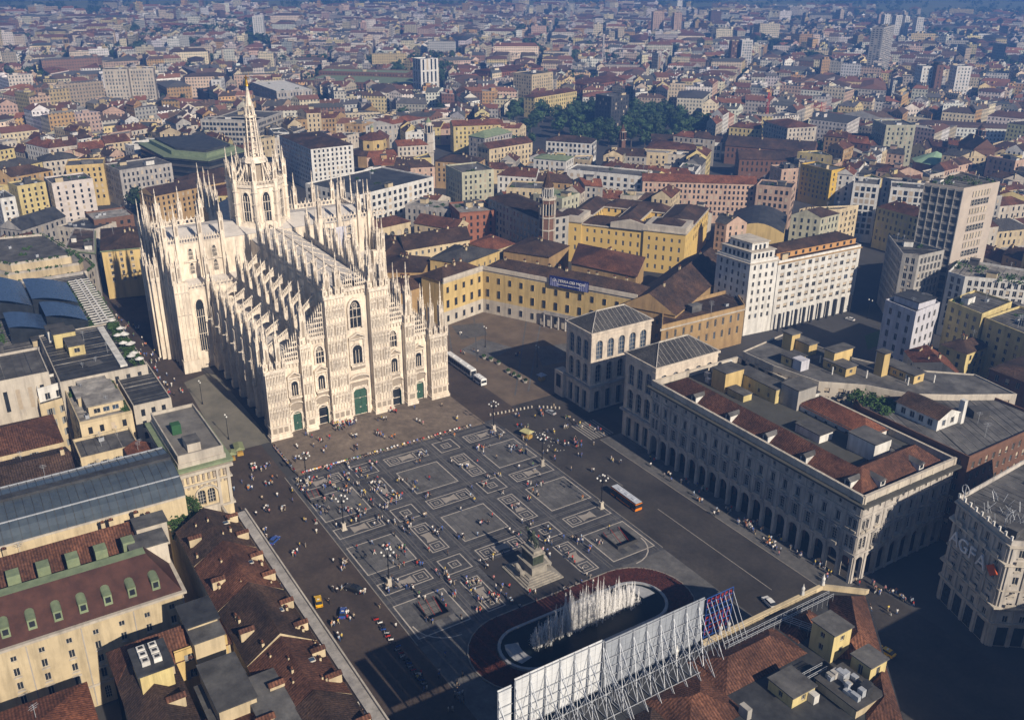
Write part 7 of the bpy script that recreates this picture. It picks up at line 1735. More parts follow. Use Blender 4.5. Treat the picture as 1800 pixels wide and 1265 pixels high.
# ================================================================== the rest of the town
rnd = random.Random(11)
KEEP = FOOT+[rect(-400, 172, -60, 66), [(-60, -50), (76, -50), (76, -92), (0, -134), (-60, -110)], [at(520, 300), at(560, 300), at(660, 380), at(575, 345)],
             [(-30, -140), (-22, -175), (-28, -260), (-75, -235), (-70, -200), (-75, -135)], [(-25, -240), (-20, -175), (20, -200), (48, -180), (62, -240), (20, -330), (-15, -262)], rect(-320, -150, -170, -45), [(62, -60), (135, -62), (112, -150), (60, -205), (18, -205), (-20, -135)]]
KBB = [(min(p[0] for p in P)-1, max(p[0] for p in P)+1, min(p[1] for p in P)-1, max(p[1] for p in P)+1, P) for P in KEEP]
def blocked(Q):
    cx, cy = sum(p[0] for p in Q)/len(Q), sum(p[1] for p in Q)/len(Q)
    pts = list(Q)+[(cx, cy)]+[((Q[i][0]+Q[i-1][0])/2, (Q[i][1]+Q[i-1][1])/2) for i in range(len(Q))]
    qx0, qx1, qy0, qy1 = min(p[0] for p in Q), max(p[0] for p in Q), min(p[1] for p in Q), max(p[1] for p in Q)
    for a, b, c, d, P in KBB:
        if qx1 < a or qx0 > b or qy1 < c or qy0 > d: continue
        for x, y in pts:
            if inside(x, y, P): return True
        for x, y in P:
            if inside(x, y, Q): return True
    return False
def split(P, nx, ny, c):
    A, B_ = [], []
    for i in range(len(P)):
        p, q = P[i], P[(i+1) % len(P)]; dp, dq = nx*p[0]+ny*p[1]-c, nx*q[0]+ny*q[1]-c
        (A if dp >= 0 else B_).append(p)
        if dp*dq < 0: t = dp/(dp-dq); r = (p[0]+(q[0]-p[0])*t, p[1]+(q[1]-p[1])*t); A.append(r); B_.append(r)
    return A, B_
def area(P): return abs(sum(P[i][0]*P[(i+1) % len(P)][1]-P[(i+1) % len(P)][0]*P[i][1] for i in range(len(P)))/2)
def seen(P):
    for x, y in list(P)+[(sum(p[0] for p in P)/len(P), sum(p[1] for p in P)/len(P))]:
        px, py = shown(x, y, 15)
        if -80 < px < 1880 and -30 < py < 1330: return True
    return False
BLOCKS = []
def divide(P, depth=0):
    a = area(P)
    if a < 3e5 and not seen(P): return
    cx, cy = sum(p[0] for p in P)/len(P), sum(p[1] for p in P)/len(P); D = math.hypot(cx+40, cy)
    lim = rnd.uniform(3200, 7500)*(1 if D < 900 else .8 if D < 1900 else 1.2)
    if a < lim or len(P) > 7: BLOCKS.append((P, D)); return
    th = math.atan2(cy, cx+40)+rnd.gauss(0, .09 if depth > 2 else .03)+.25*math.sin(cx/400)+.2*math.sin(cy/330)
    # cut across the longer extent, either along or across the radial direction
    best = None
    for t in (th, th+pi/2):
        nx, ny = math.cos(t), math.sin(t); pr_ = [nx*x+ny*y for x, y in P]; e = max(pr_)-min(pr_)
        if best is None or e > best[0]: best = (e, nx, ny, min(pr_), max(pr_))
    e, nx, ny, lo, hi = best; A, B_ = split(P, nx, ny, lo+(hi-lo)*rnd.uniform(.4, .6))
    if len(A) > 2: divide(A, depth+1)
    if len(B_) > 2: divide(B_, depth+1)
divide([(-190, 420), (3900, 420), (3900, -3900), (-190, -3900)])
LOTS = []
for P, D in BLOCKS:
    if D > 2150 and rnd.random() < (D-2150)/500: continue
    P = ccw(P); w = rnd.choice((4.0, 4.5, 5.5, 7.5)) if D < 1500 else rnd.choice((5, 6, 8, 11)); Q = inset(P, w)
    if area(Q) < 250 or area(Q) > area(P): continue
    dpt = rnd.uniform(10.5, 13.5)*(1 if D < 900 else .8); I = inset(Q, dpt)
    base = rnd.gauss(19, 3) if D < 900 else rnd.gauss(15.5, 3.5)
    tall = rnd.random() < .13 and D > 800
    n = len(Q); ok = all((I[(i+1) % n][0]-I[i][0])*(Q[(i+1) % n][0]-Q[i][0])+(I[(i+1) % n][1]-I[i][1])*(Q[(i+1) % n][1]-Q[i][1]) > 0 for i in range(n))
    if not ok or area(I) < 150:
        if len(Q) >= 4: LOTS.append((Q[:4] if len(Q) == 4 else Q, max(10, base), D, 'hip' if len(Q) == 4 else 'flat', True))
        continue
    for i in range(n):
        a, b, c, d = Q[i], Q[(i+1) % n], I[(i+1) % n], I[i]; L = math.hypot(b[0]-a[0], b[1]-a[1])
        k = max(1, round(L/(rnd.uniform(15, 28) if D < 800 else rnd.uniform(14, 30) if rnd.random() < .8 else 50)))
        for j in range(k):
            if rnd.random() < .04: continue
            f0, f1 = j/k, (j+1)/k; lp = lambda p, q, f: (p[0]+(q[0]-p[0])*f, p[1]+(q[1]-p[1])*f)
            lot = [lp(a, b, f0), lp(a, b, f1), lp(d, c, f1), lp(d, c, f0)]
            h = max(8, base+rnd.gauss(0, 2.6)); kd = 'gable' if rnd.random() < (.68 if D < 800 else .55) else 'flat'
            if tall and rnd.random() < .4: h = rnd.uniform(22, 34); kd = 'flat'
            LOTS.append((lot, h, D, kd, False))
    if area(I) > 700 and rnd.random() < .5:      # low building in the court
        J = inset(I, rnd.uniform(3, 6))
        if len(J) == 4 and 100 < area(J) < area(I): LOTS.append((J, rnd.uniform(5, 12), D, 'hip', True))
LOTS = [l for l in LOTS if seen(l[0]) and not blocked(l[0])]
LOTS.sort(key=lambda l: math.hypot(sum(p[0] for p in l[0])/len(l[0])-CAM.x, sum(p[1] for p in l[0])/len(l[0])-CAM.y))
WALLC = [('cream', CREAM, (.60, .52, .38)), ('pale stone', CREAM2, (.58, .54, .47)), ('yellow', PALEYEL, (.60, .50, .26)), ('ochre', OCHRE, (.45, .29, .13)), ('white', WHITE, (.72, .70, .66)), ('pink', PINKISH, (.55, .40, .31)), ('grey', CONCRETE, (.44, .42, .40)), ('brown brick', BRICK, (.22, .13, .09)), ('grey green', GREENISH, (.44, .43, .34))]
WGT = [.26, .22, .09, .07, .14, .08, .09, .03, .02]
ROOFC = [('red', TILE, (.15, .068, .045)), ('brown', TILEDK, (.085, .055, .042)), ('orange', TILERED, (.22, .09, .052)), ('slate', SLATE, (.085, .083, .083))]
RGT = [.46, .3, .16, .08]
FLATC = [('grey flat', GREYFLAT, (.13, .125, .12)), ('pale flat', PALEFLAT, (.33, .31, .28)), ('dark flat', DKMETAL, (.06, .06, .063))]
MARKS = [('the royal palace', 880, 470), ('the brick bell tower', 958, 380), ('the octagonal church', 655, 265), ('the stone bell tower', 755, 250), ('the large park', 1050, 215), ('the yellow ministry', 1110, 380), ('the white office slab', 700, 320), ('the dark glass office', 360, 275), ('the pale pink block', 125, 350), ('the yellow tenement', 40, 310), ('the hospital arcade', 1200, 255), ('the bright yellow house', 1440, 300), ('the office tower', 1660, 380), ('the green pyramid roof', 1640, 268), ('the slab blocks', 225, 150), ('the courthouse', 620, 140), ('the white pier tower', 755, 135), ('the cathedral spire', 440, 220), ('the lavender block', 1600, 560), ('the white grid block', 1560, 340), ('the yellow gabled palace', 1500, 240), ('the brick church', 1730, 270), ('the grey long office', 420, 230), ('the long pink office', 1230, 310), ('the round cornered building', 100, 430), ('the red cranes', 1390, 225), ('the skyscraper', 1568, 90), ('the left edge of the view', 0, 220), ('the right edge of the view', 1800, 330)]
ORD = ['nearest', 'second nearest', 'third nearest', 'fourth nearest', 'fifth nearest', 'sixth nearest', 'seventh nearest', 'eighth nearest', 'ninth nearest', 'tenth nearest']
near, far = LOTS[:300], LOTS[300:]
info = []
for lot, h, D, kd, solo in near:
    wc = rnd.choices(WALLC, WGT)[0]; rc = rnd.choices(ROOFC, RGT)[0] if kd != 'flat' else rnd.choice(FLATC)
    cx, cy = sum(p[0] for p in lot)/len(lot), sum(p[1] for p in lot)/len(lot); px, py = shown(cx, cy, h)
    mk = min(MARKS, key=lambda m: (m[1]-px)**2+((m[2]-py)*2.2)**2); info.append([wc, rc, mk[0], (mk[1]-px)**2+((mk[2]-py)*2.2)**2, h])
rank = {}
for i in sorted(range(len(info)), key=lambda i: info[i][3]):
    key = (info[i][0][0], info[i][1][0], info[i][2]); rank[key] = rank.get(key, -1)+1; info[i].append(ORD[min(9, rank[key])])
def ridge_roof(mb, lot, h, rh, m, wm):
    a, b, c, d = lot; e = .45
    l = math.hypot(d[0]-a[0], d[1]-a[1]) or 1; ux, uy = (a[0]-d[0])/l*e, (a[1]-d[1])/l*e
    a2, b2, c2, d2 = (a[0]+ux, a[1]+uy), (b[0]+ux, b[1]+uy), (c[0]-ux, c[1]-uy), (d[0]-ux, d[1]-uy)
    r1, r2 = ((a[0]+d[0])/2, (a[1]+d[1])/2), ((b[0]+c[0])/2, (b[1]+c[1])/2)
    V = [(*a2, h-.1), (*b2, h-.1), (*c2, h-.1), (*d2, h-.1), (*r1, h+rh), (*r2, h+rh)]
    mb.add(V, [(0, 1, 5, 4), (2, 3, 4, 5)], m); mb.add([(*b, h-.1), (*c, h-.1), (*r2, h+rh-.05), (*d, h-.1), (*a, h-.1), (*r1, h+rh-.05)], [(0, 1, 2), (3, 4, 5)], wm)
    return r1, r2
for (lot, h, D, kd, solo), (wc, rc, mk, _, _, od) in zip(near, info):
    fl = max(1, int((h-3.6)/3.5)); lab = f'{wc[0]} {rc[0]}-roofed house, {od} of its kind to {mk}'
    if kd == 'flat' or solo: building('town_house', lab, lot, h, wc[1], rc[1], kd, rh=rnd.uniform(2.5, 4), floors=fl, cat='house', group='houses of the town', pitch=rnd.uniform(2.9, 3.8), chim=rnd.randint(1, 4), clut=rnd.randint(1, 4), keep=True); continue
    cx, cy = sum(p[0] for p in lot)/4, sum(p[1] for p in lot)/4; t = thing('town_house', lab, 'house', (cx, cy, 0), 'houses of the town'); Pl = ccw([(x-cx, y-cy) for x, y in lot])
    oc = CAM.copy(); CAM = CAM-Vector((cx, cy, 0)); facade(t, Pl, 0, h, wc[1], rows_for(h, fl), 1.15, rnd.uniform(2.9, 3.8), joined=True, blinds=.15, margin=.6); CAM = oc
    m_ = MB(); rh = rnd.uniform(3, 4.6); r1, r2 = ridge_roof(m_, [(x-cx, y-cy) for x, y in lot], h, rh, rc[1], wc[1]); m_.build('roof', t); A = math.atan2(r2[1]-r1[1], r2[0]-r1[0])
    for k in range(rnd.randint(2, 5)):
        f, s = rnd.random(), rnd.choice((-1, 1))*rnd.uniform(.4, 3); put('chimney', chimney_mesh(), t, (r1[0]+(r2[0]-r1[0])*f-math.sin(A)*s, r1[1]+(r2[1]-r1[1])*f+math.cos(A)*s, h+rh-.6*abs(s)), A, rnd.uniform(.6, 1))
    if rnd.random() < .35:
        x, y = r1[0]+(r2[0]-r1[0])*.5, r1[1]+(r2[1]-r1[1])*.5; b_ = MB(); b_.obox(x, y, A, 4, 3.5, h, h+rh+1.4, wc[1]); b_.obox(x, y, A, 4.6, 4.1, h+rh+1.4, h+rh+1.6, GREYFLAT); b_.build('stair_head', t)
# the farther town is one mass: coloured per face, windows only as wall pattern
FV, FF, FC, FU = [], [], [], []
def ff(vs, col, uv=None):
    o = len(FV); FV.extend(vs); FF.append(tuple(range(o, o+len(vs)))); FC.extend([(*col, 1)]*len(vs)); FU.extend(uv or [(-1., -1.)]*len(vs))
def jit(c, s=.12): k = 1+rnd.gauss(0, s); return tuple(max(.01, min(.85, x*k*(1+rnd.gauss(0, .03)))) for x in c)
for lot, h, D, kd, solo in far:
    lot = ccw(lot); wc = jit(tuple(x*.92 for x in rnd.choices(WALLC, WGT)[0][2]), .2); rc = jit(rnd.choices(ROOFC, [.36, .34, .1, .2])[0][2] if kd != 'flat' else rnd.choice(FLATC)[2], .2); n = len(lot)
    for i in range(n):
        a, b = lot[i], lot[(i+1) % n]; L = math.hypot(b[0]-a[0], b[1]-a[1])
        if not faces_cam(a, b): continue
        ff([(*a, 0), (*b, 0), (*b, h), (*a, h)], wc, [(0, 0), (L, 0), (L, h), (0, h)])
    if kd == 'flat' or n != 4:
        ff([(*p, h) for p in lot], rc)
        for k in range(rnd.randint(0, 2)):
            x, y = rand_in(lot, 2); s = rnd.uniform(1.5, 3); z = h+rnd.uniform(1.5, 3.2); q = [(x-s, y-s), (x+s, y-s), (x+s, y+s), (x-s, y+s)]
            for i in range(4):
                if faces_cam(q[i], q[(i+1) % 4]): ff([(*q[i], h), (*q[(i+1) % 4], h), (*q[(i+1) % 4], z), (*q[i], z)], wc)
            ff([(*p, z) for p in q], jit(rc, .3))
        continue
    rh = rnd.uniform(2.6, 4.6)
    if solo:
        T = MB(); roof_quad(T, lot, h, rh, None, 'hip', None, .4)
        for f in T.f[:4]: ff([T.v[i] for i in f], rc)
        continue
    T = MB(); ridge_roof(T, lot, h, rh, None, None)
    for k, f in enumerate(T.f): ff([T.v[i] for i in f], rc if k < 2 else wc)
    if D < 1900:
        for k in range(2):
            x, y = rand_in(lot, 3); s = rnd.uniform(.5, .9); q = [(x-s, y-s), (x+s, y-s), (x+s, y+s), (x-s, y+s)]; z = h+rh+.8
            for i in range(4):
                if faces_cam(q[i], q[(i+1) % 4]): ff([(*q[i], h), (*q[(i+1) % 4], h), (*q[(i+1) % 4], z), (*q[i], z)], wc)
            ff([(*p, z) for p in q], (.2, .17, .15))
me = bpy.data.meshes.new('far_town'); me.from_pydata(FV, [], FF)
ca = me.color_attributes.new('tint', 'FLOAT_COLOR', 'CORNER'); ca.data.foreach_set('color', np.array(FC, dtype=np.float32).ravel())
uvl = me.uv_layers.new(name='wall_metres'); uvl.data.foreach_set('uv', np.array(FU, dtype=np.float32).ravel())
fm_ = bpy.data.materials.new('far town walls and roofs'); fm_.use_nodes = True; nt = fm_.node_tree; bs = nt.nodes['Principled BSDF']; bs.inputs['Roughness'].default_value = .85
vc = _n(nt, 'ShaderNodeVertexColor'); vc.layer_name = 'tint'; uvn = _n(nt, 'ShaderNodeUVMap'); uvn.uv_map = 'wall_metres'; sp_ = _n(nt, 'ShaderNodeSeparateXYZ'); nt.links.new(uvn.outputs[0], sp_.inputs[0])
def math_(op, a, b=None):
    m = _n(nt, 'ShaderNodeMath', operation=op)
    for i, v in enumerate((a, b)):
        if v is None: continue
        if isinstance(v, (int, float)): m.inputs[i].default_value = v
        else: nt.links.new(v, m.inputs[i])
    return m.outputs[0]
u, v = sp_.outputs[0], sp_.outputs[1]
fu = math_('FRACT', math_('DIVIDE', u, 3.1)); fv = math_('FRACT', math_('DIVIDE', math_('SUBTRACT', v, 1.0), 3.5))
mk_ = math_('MULTIPLY', math_('MULTIPLY', math_('GREATER_THAN', fu, .31), math_('LESS_THAN', fu, .70)), math_('MULTIPLY', math_('GREATER_THAN', fv, .22), math_('LESS_THAN', fv, .76)))
mk_ = math_('MULTIPLY', mk_, math_('GREATER_THAN', v, 1.2))
mx = _n(nt, 'ShaderNodeMix', data_type='RGBA'); nt.links.new(mk_, mx.inputs[0]); nt.links.new(vc.outputs[0], mx.inputs[6]); mx.inputs[7].default_value = (.05, .05, .055, 1)
geo = _n(nt, 'ShaderNodeNewGeometry'); no = _n(nt, 'ShaderNodeTexNoise'); no.inputs['Scale'].default_value = .35; no.inputs['Detail'].default_value = 4; nt.links.new(geo.outputs['Position'], no.inputs['Vector'])
mr = _n(nt, 'ShaderNodeMapRange'); mr.inputs[3].default_value = .45; mr.inputs[4].default_value = 1.4; nt.links.new(no.outputs[0], mr.inputs[0])
mm = _n(nt, 'ShaderNodeVectorMath', operation='SCALE'); nt.links.new(mx.outputs[2], mm.inputs[0]); nt.links.new(mr.outputs[0], mm.inputs[3]); nt.links.new(mm.outputs[0], bs.inputs['Base Color'])
me.materials.append(fm_); fo = put('far_town', me); tag(fo, 'mass of far tiled houses spreading to the hazy horizon', 'houses', kind='stuff')
# distant greenery between the houses
gm = MB(); r5 = random.Random(5); nb = 0
for P, D in BLOCKS:
    if D < 500 or r5.random() > .4: continue
    cx, cy = sum(p[0] for p in P)/len(P), sum(p[1] for p in P)/len(P)
    big = r5.random() < .14
    for k in range(r5.randint(2, 5) if not big else 22):
        x, y = cx+r5.gauss(0, 10 if not big else 26), cy+r5.gauss(0, 10 if not big else 26)
        if blocked([(x-1, y-1), (x+1, y-1), (x, y+1)]): continue
        R0 = r5.uniform(3.5, 6)*(1 if not big else 1.3); zt = r5.uniform(12, 20) if D > 900 else r5.uniform(12, 16)
        for j in range(34):
            d = Vector((r5.gauss(0, 1), r5.gauss(0, 1), r5.gauss(0, 1))).normalized(); c = Vector((x, y, zt-R0))+d*R0*r5.uniform(.6, 1.1); s = R0*r5.uniform(.22, .4)
            t = d.cross(Vector((r5.gauss(0, 1), r5.gauss(0, 1), r5.gauss(0, 1)))).normalized(); b = d.cross(t)
            gm.add([tuple(c-t*s), tuple(c-b*s), tuple(c+t*s), tuple(c+b*s)], [(0, 1, 2, 3)], LEAF)
for (x0, x1, y0, y1, n) in ((215, 330, 68, 100, 60), (320, 470, 45, 92, 120), (690, 800, 112, 150, 45), (1330, 1470, 80, 135, 60), (900, 960, 60, 110, 40), (0, 60, 150, 190, 20)):
    for k in range(n):
        f = r5.random(); x, y = at(x0+(x1-x0)*f, y0+(y1-y0)*(r5.random() if x0 != 1330 else f))
        if blocked([(x-1, y-1), (x+1, y-1), (x, y+1)]): continue
        for j in range(30):
            d = Vector((r5.gauss(0, 1), r5.gauss(0, 1), r5.gauss(0, 1))).normalized(); c = Vector((x, y, 15))+d*7*r5.uniform(.6, 1.1); s = r5.uniform(1.6, 2.8)
            t = d.cross(Vector((r5.gauss(0, 1), r5.gauss(0, 1), r5.gauss(0, 1)))).normalized(); b = d.cross(t)
            gm.add([tuple(c-t*s), tuple(c-b*s), tuple(c+t*s), tuple(c+b*s)], [(0, 1, 2, 3)], LEAF)
tag(gm.build('distant_greenery'), 'scattered far courtyard trees between the roofs of the town', 'trees', kind='stuff')
print('lots', len(LOTS), 'blocks', len(BLOCKS), 'far faces', len(FF), 'greens', len(gm.f))

# lighter ground sheet added beyond the last houses to brighten the far strip
fl3 = MB(); LIGHTGROUND = mat('far fields', (.22, .22, .13), (.12, .15, .07), scale=.006, rough=.9)
for k in range(14):
    a0, a1 = R(-78+6.3*k), R(-78+6.3*(k+1)); fl3.add([(r*math.cos(a), r*math.sin(a), .02) for r, a in ((2200, a0), (4300, a0), (4300, a1), (2200, a1))], [(0, 1, 2, 3)], LIGHTGROUND)
struct(fl3.build('lightened_ground'))
# ================================================================== air
hz = MB(); hz.box(-700, 4400, -4400, 900, -5, 175, None, True)
hm = bpy.data.materials.new('summer haze'); hm.use_nodes = True; nt = hm.node_tree; nt.nodes.remove(nt.nodes['Principled BSDF'])
pv = _n(nt, 'ShaderNodeVolumePrincipled'); pv.inputs['Color'].default_value = (.17, .40, 1.0, 1); pv.inputs['Density'].default_value = .00043; pv.inputs['Anisotropy'].default_value = .22
nt.links.new(pv.outputs[0], nt.nodes['Material Output'].inputs['Volume'])
ho = hz.build('haze', None, hm); tag(ho, 'thin blue summer haze over the whole town', 'haze', kind='stuff')
# ================================================================== monument, fountain, lamps
def skin_mesh(name, verts, edges, rad, root=0, sub=1):
    """continuous body grown along a skeleton"""
    me = bpy.data.meshes.new(name); me.from_pydata([tuple(v) for v in verts], edges, []); o = bpy.data.objects.new(name, me); COL.objects.link(o)
    o.modifiers.new('skin', 'SKIN')
    if not me.skin_vertices: 
        bpy.context.view_layer.objects.active = o; bpy.ops.mesh.customdata_skin_add()
    for i, r in enumerate(rad):
        d = me.skin_vertices[0].data[i]; d.radius = (r, r) if not isinstance(r, tuple) else r; d.use_root = i == root
    if sub: o.modifiers.new('sub', 'SUBSURF').levels = sub; o.modifiers['sub'].render_levels = sub
    bpy.context.view_layer.update()
    m2 = bpy.data.meshes.new_from_object(o.evaluated_get(bpy.context.evaluated_depsgraph_get())); bpy.data.objects.remove(o); bpy.data.meshes.remove(me); m2.name = name
    return m2
PATINA = mat('green bronze', (.055, .07, .045), (.025, .032, .022), scale=1.2, rough=.5, bump=.3)
MONST = mat('monument stone', (.34, .315, .27), (.2, .185, .16), scale=.7, bump=.2)
mo = thing('equestrian_monument', 'bronze horseman on a tall stone pedestal with steps and lions, centre of the square', 'monument', (-110.3, -1.0, 0))
b_ = MB()
for k in range(5): b_.box(-6.3+k*.6, 6.3-k*.6, -5.9+k*.6, 5.9-k*.6, k*.36, (k+1)*.36, MONST)
b_.build('steps', mo)
b_ = MB(); b_.box(-10.6, 10.6, -11, 11, .0, .03, mat('monument apron', (.05, .047, .048))); b_.build('apron', mo)
b_ = MB(); b_.box(-3.4, 3.4, -2.4, 2.4, 1.8, 4.0, MONST); b_.box(-3.7, 3.7, -2.7, 2.7, 4.0, 4.4, MONST, True); b_.box(-2.7, 2.7, -1.7, 1.7, 4.4, 7.2, PATINA); b_.box(-3.0, 3.0, -2.0, 2.0, 7.2, 7.7, MONST, True); b_.box(-2.5, 2.5, -1.4, 1.4, 7.7, 8.5, MONST); b_.build('pedestal', mo)
for s in (-1, 1):
    lm = skin_mesh('lion', [(-1.3, 0, .7), (0, 0, .85), (1.2, 0, 1.1), (1.6, 0, 1.8), (2.1, 0, 1.9), (1.9, .35, .3), (2.6, .35, .15), (1.9, -.35, .3), (2.6, -.35, .15), (-1.2, .5, .3), (-.2, .6, .15), (-1.2, -.5, .3), (-.2, -.6, .15), (-2.2, .4, .3)], [(0, 1), (1, 2), (2, 3), (3, 4), (2, 5), (5, 6), (2, 7), (7, 8), (0, 9), (9, 10), (0, 11), (11, 12), (0, 13)], [.55, .6, .65, .6, .35, .25, .2, .25, .2, .35, .2, .35, .2, .1])
    lm.materials.append(MONST); put('lion', lm, mo, (-.4, s*4.3, 1.8), 0 if s > 0 else .1)
hv = [(0, 0, 2.6), (1.4, 0, 2.7), (-1.5, 0, 2.6), (2.3, 0, 3.8), (2.9, 0, 4.5), (3.7, 0, 3.9), (1.5, .35, 1.5), (2.2, .35, .9), (1.7, .35, .2), (1.3, -.35, 1.4), (1.3, -.35, .1), (-1.6, .4, 1.5), (-1.9, .4, .9), (-1.6, .4, .1), (-1.5, -.4, 1.5), (-1.1, -.4, .8), (-1.2, -.4, .1), (-2.4, 0, 2.3), (-2.8, 0, 1.0)]
hm_ = skin_mesh('horse', hv, [(0, 1), (0, 2), (1, 3), (3, 4), (4, 5), (1, 6), (6, 7), (7, 8), (1, 9), (9, 10), (2, 11), (11, 12), (12, 13), (2, 14), (14, 15), (15, 16), (2, 17), (17, 18)], [.72, .68, .66, .42, .32, .2, .24, .17, .13, .24, .13, .3, .18, .14, .3, .18, .14, .2, .14])
hm_.materials.append(PATINA); put('horse', hm_, mo, (0, 0, 8.5))
rv = [(0, 0, 3.2), (0, 0, 4.1), (.05, 0, 4.55), (.1, 0, 4.95), (.1, 0, 5.3), (0, .45, 4.4), (.4, .6, 3.9), (1.0, .35, 3.8), (0, -.45, 4.4), (.3, -.8, 3.9), (.9, -.9, 3.6), (.5, .75, 2.9), (.4, .8, 2.0), (.5, -.75, 2.9), (.4, -.8, 2.0)]
rm_ = skin_mesh('rider', rv, [(0, 1), (1, 2), (2, 3), (3, 4), (2, 5), (5, 6), (6, 7), (2, 8), (8, 9), (9, 10), (0, 11), (11, 12), (0, 13), (13, 14)], [.38, .4, .34, .17, .26, .2, .15, .12, .2, .15, .12, .24, .16, .24, .16])
rm_.materials.append(PATINA); put('rider', rm_, mo, (-.2, 0, 8.5))
# oval fountain with its jets
fo_ = thing('oval_fountain', 'long oval fountain basin with a line of tall white water jets', 'fountain', (-135.3, -.4, 0))
def stadium(r, hl, n=14): return [(-r*math.cos(pi*k/n) if 0 else r*math.cos(pi*k/n), hl+r*math.sin(pi*k/n)) for k in range(n+1)]+[(r*math.cos(pi+pi*k/n), -hl+r*math.sin(pi+pi*k/n)) for k in range(n+1)]
HL = 16.3; RIM = mat('fountain rim stone', (.36, .37, .39), (.26, .27, .29), scale=.6)
def ring(mb, Po, Pi, z0, z1, m):
    n = len(Po)
    for i in range(n):
        j = (i+1) % n
        mb.quad((*Po[i], z0), (*Po[j], z0), (*Po[j], z1), (*Po[i], z1), m); mb.quad((*Po[i], z1), (*Po[j], z1), (*Pi[j], z1), (*Pi[i], z1), m); mb.quad((*Pi[i], z1), (*Pi[j], z1), (*Pi[j], z0), (*Pi[i], z0), m)
Po, Pi = stadium(8.1, HL), stadium(7.35, HL)
for i0 in range(0, len(Po), 2):
    mb = MB(); 
    for i in (i0, i0+1):
        j = (i+1) % len(Po); i_ = i % len(Po)
        mb.quad((*Po[i_], 0), (*Po[j], 0), (*Po[j], .75), (*Po[i_], .75), RIM); mb.quad((*Po[i_], .75), (*Po[j], .75), (*Pi[j], .75), (*Pi[i_], .75), RIM); mb.quad((*Pi[i_], .75), (*Pi[j], .75), (*Pi[j], .1), (*Pi[i_], .1), RIM)
    mb.build('rim_stone', fo_)
WATER = mat('dark fountain water', (.008, .013, .014), (.005, .008, .009), scale=.4, rough=.3, bump=.15, bscale=1.5, spec=.15)
mb = MB(); mb.add([(*p, .45) for p in Pi], [tuple(range(len(Pi)))], WATER); mb.build('water', fo_)
for s in (-1, 1):       # pale sloping basin floor at both ends
    mb = MB(); pts = [(6.6*math.cos(pi*k/10), s*(HL+.4+5.8*math.sin(pi*k/10))) for k in range(11)]; inner = [(5.2*math.cos(pi*k/10), s*(HL-1.2+3.6*math.sin(pi*k/10))) for k in range(11)]
    for k in range(10):
        if (.25 < k/10 < .65 if s > 0 else .05 < k/10 < .45): mb.quad((*pts[k], .62), (*pts[k+1], .62), (*inner[k+1], .46), (*inner[k], .46), RIM)
    mb.build('basin_slope', fo_)
jm = bpy.data.materials.new('water spray'); jm.use_nodes = True; nt = jm.node_tree; b = nt.nodes['Principled BSDF']; b.inputs['Base Color'].default_value = (.95, .95, .96, 1); b.inputs['Roughness'].default_value = .9; b.inputs['Subsurface Weight'].default_value = 0.0
geo = _n(nt, 'ShaderNodeNewGeometry'); mp = _n(nt, 'ShaderNodeMapping'); mp.inputs['Scale'].default_value = (5, 5, .45); nt.links.new(geo.outputs['Position'], mp.inputs[0]); no = _n(nt, 'ShaderNodeTexNoise'); no.inputs['Scale'].default_value = 1.2; no.inputs['Detail'].default_value = 5; nt.links.new(mp.outputs[0], no.inputs['Vector'])
mr = _n(nt, 'ShaderNodeMapRange'); mr.inputs[1].default_value = .38; mr.inputs[2].default_value = .68; mr.inputs[3].default_value = .04; mr.inputs[4].default_value = .72; nt.links.new(no.outputs[0], mr.inputs[0]); nt.links.new(mr.outputs[0], b.inputs['Alpha'])
r6 = random.Random(3); b.inputs['Emission Strength'].default_value = 0
for k in range(34):
    y = 15.2-k*.93; H = 5.2+3.6*math.sin(pi*(k+2)/37)+r6.uniform(-.6, 1.2)+(3.8 if k in (11, 15, 16, 20, 22, 27) else 0)
    mb = MB(); x = r6.uniform(-.3, .3)
    for (dx, dy, r0, h0) in [(r6.gauss(0, .8), r6.gauss(0, .7), r6.uniform(.18, .45), H*r6.uniform(.25, .95)) for _ in range(13)]+[(0, 0, .42, H), (r6.uniform(-.4, .4), r6.uniform(-.5, .5), .4, H*r6.uniform(.5, .8)), (r6.uniform(-.6, .6), r6.uniform(-.6, .6), .6, H*r6.uniform(.3, .6)), (r6.uniform(-1.0, 1.0), r6.uniform(-.5, .5), .5, H*r6.uniform(.25, .45))]:
        zs = [(.45, r0*.9), (.45+h0*.3, r0*1.15), (.45+h0*.6, r0*.9), (.45+h0*.85, r0*.42), (.45+h0, .02)]
        if h0 > H*.5 and r0 < .5:
            for (z0, ra), (z1, rb) in zip(zs[:-1], zs[1:]): mb.frustum(x+dx, y+dy, z0, z1, ra*.75, rb*.75, 7, jm, False, r6.random())
        for q in range(26):      # spray: many tiny drops round each plume
            f = r6.random()**1.1; rr = r0*(.35+1.2*math.sin(pi*min(1, f*.95+.05)))*math.sqrt(r6.random())*1.3; a = r6.uniform(0, 2*pi); c = Vector((x+dx+rr*math.cos(a), y+dy+rr*math.sin(a), .45+h0*f)); s = r6.uniform(.07, .2)*(1.15-.5*f)
            u1 = Vector((r6.gauss(0, 1), r6.gauss(0, 1), r6.gauss(0, .6))).normalized()*s; u2 = Vector((r6.gauss(0, .4), r6.gauss(0, .4), 1)).normalized()*s*2.2
            mb.add([tuple(c-u1), tuple(c-u2), tuple(c+u1), tuple(c+u2)], [(0, 1, 2, 3)], jm)
    stuff(mb.build('water_jet', fo_))
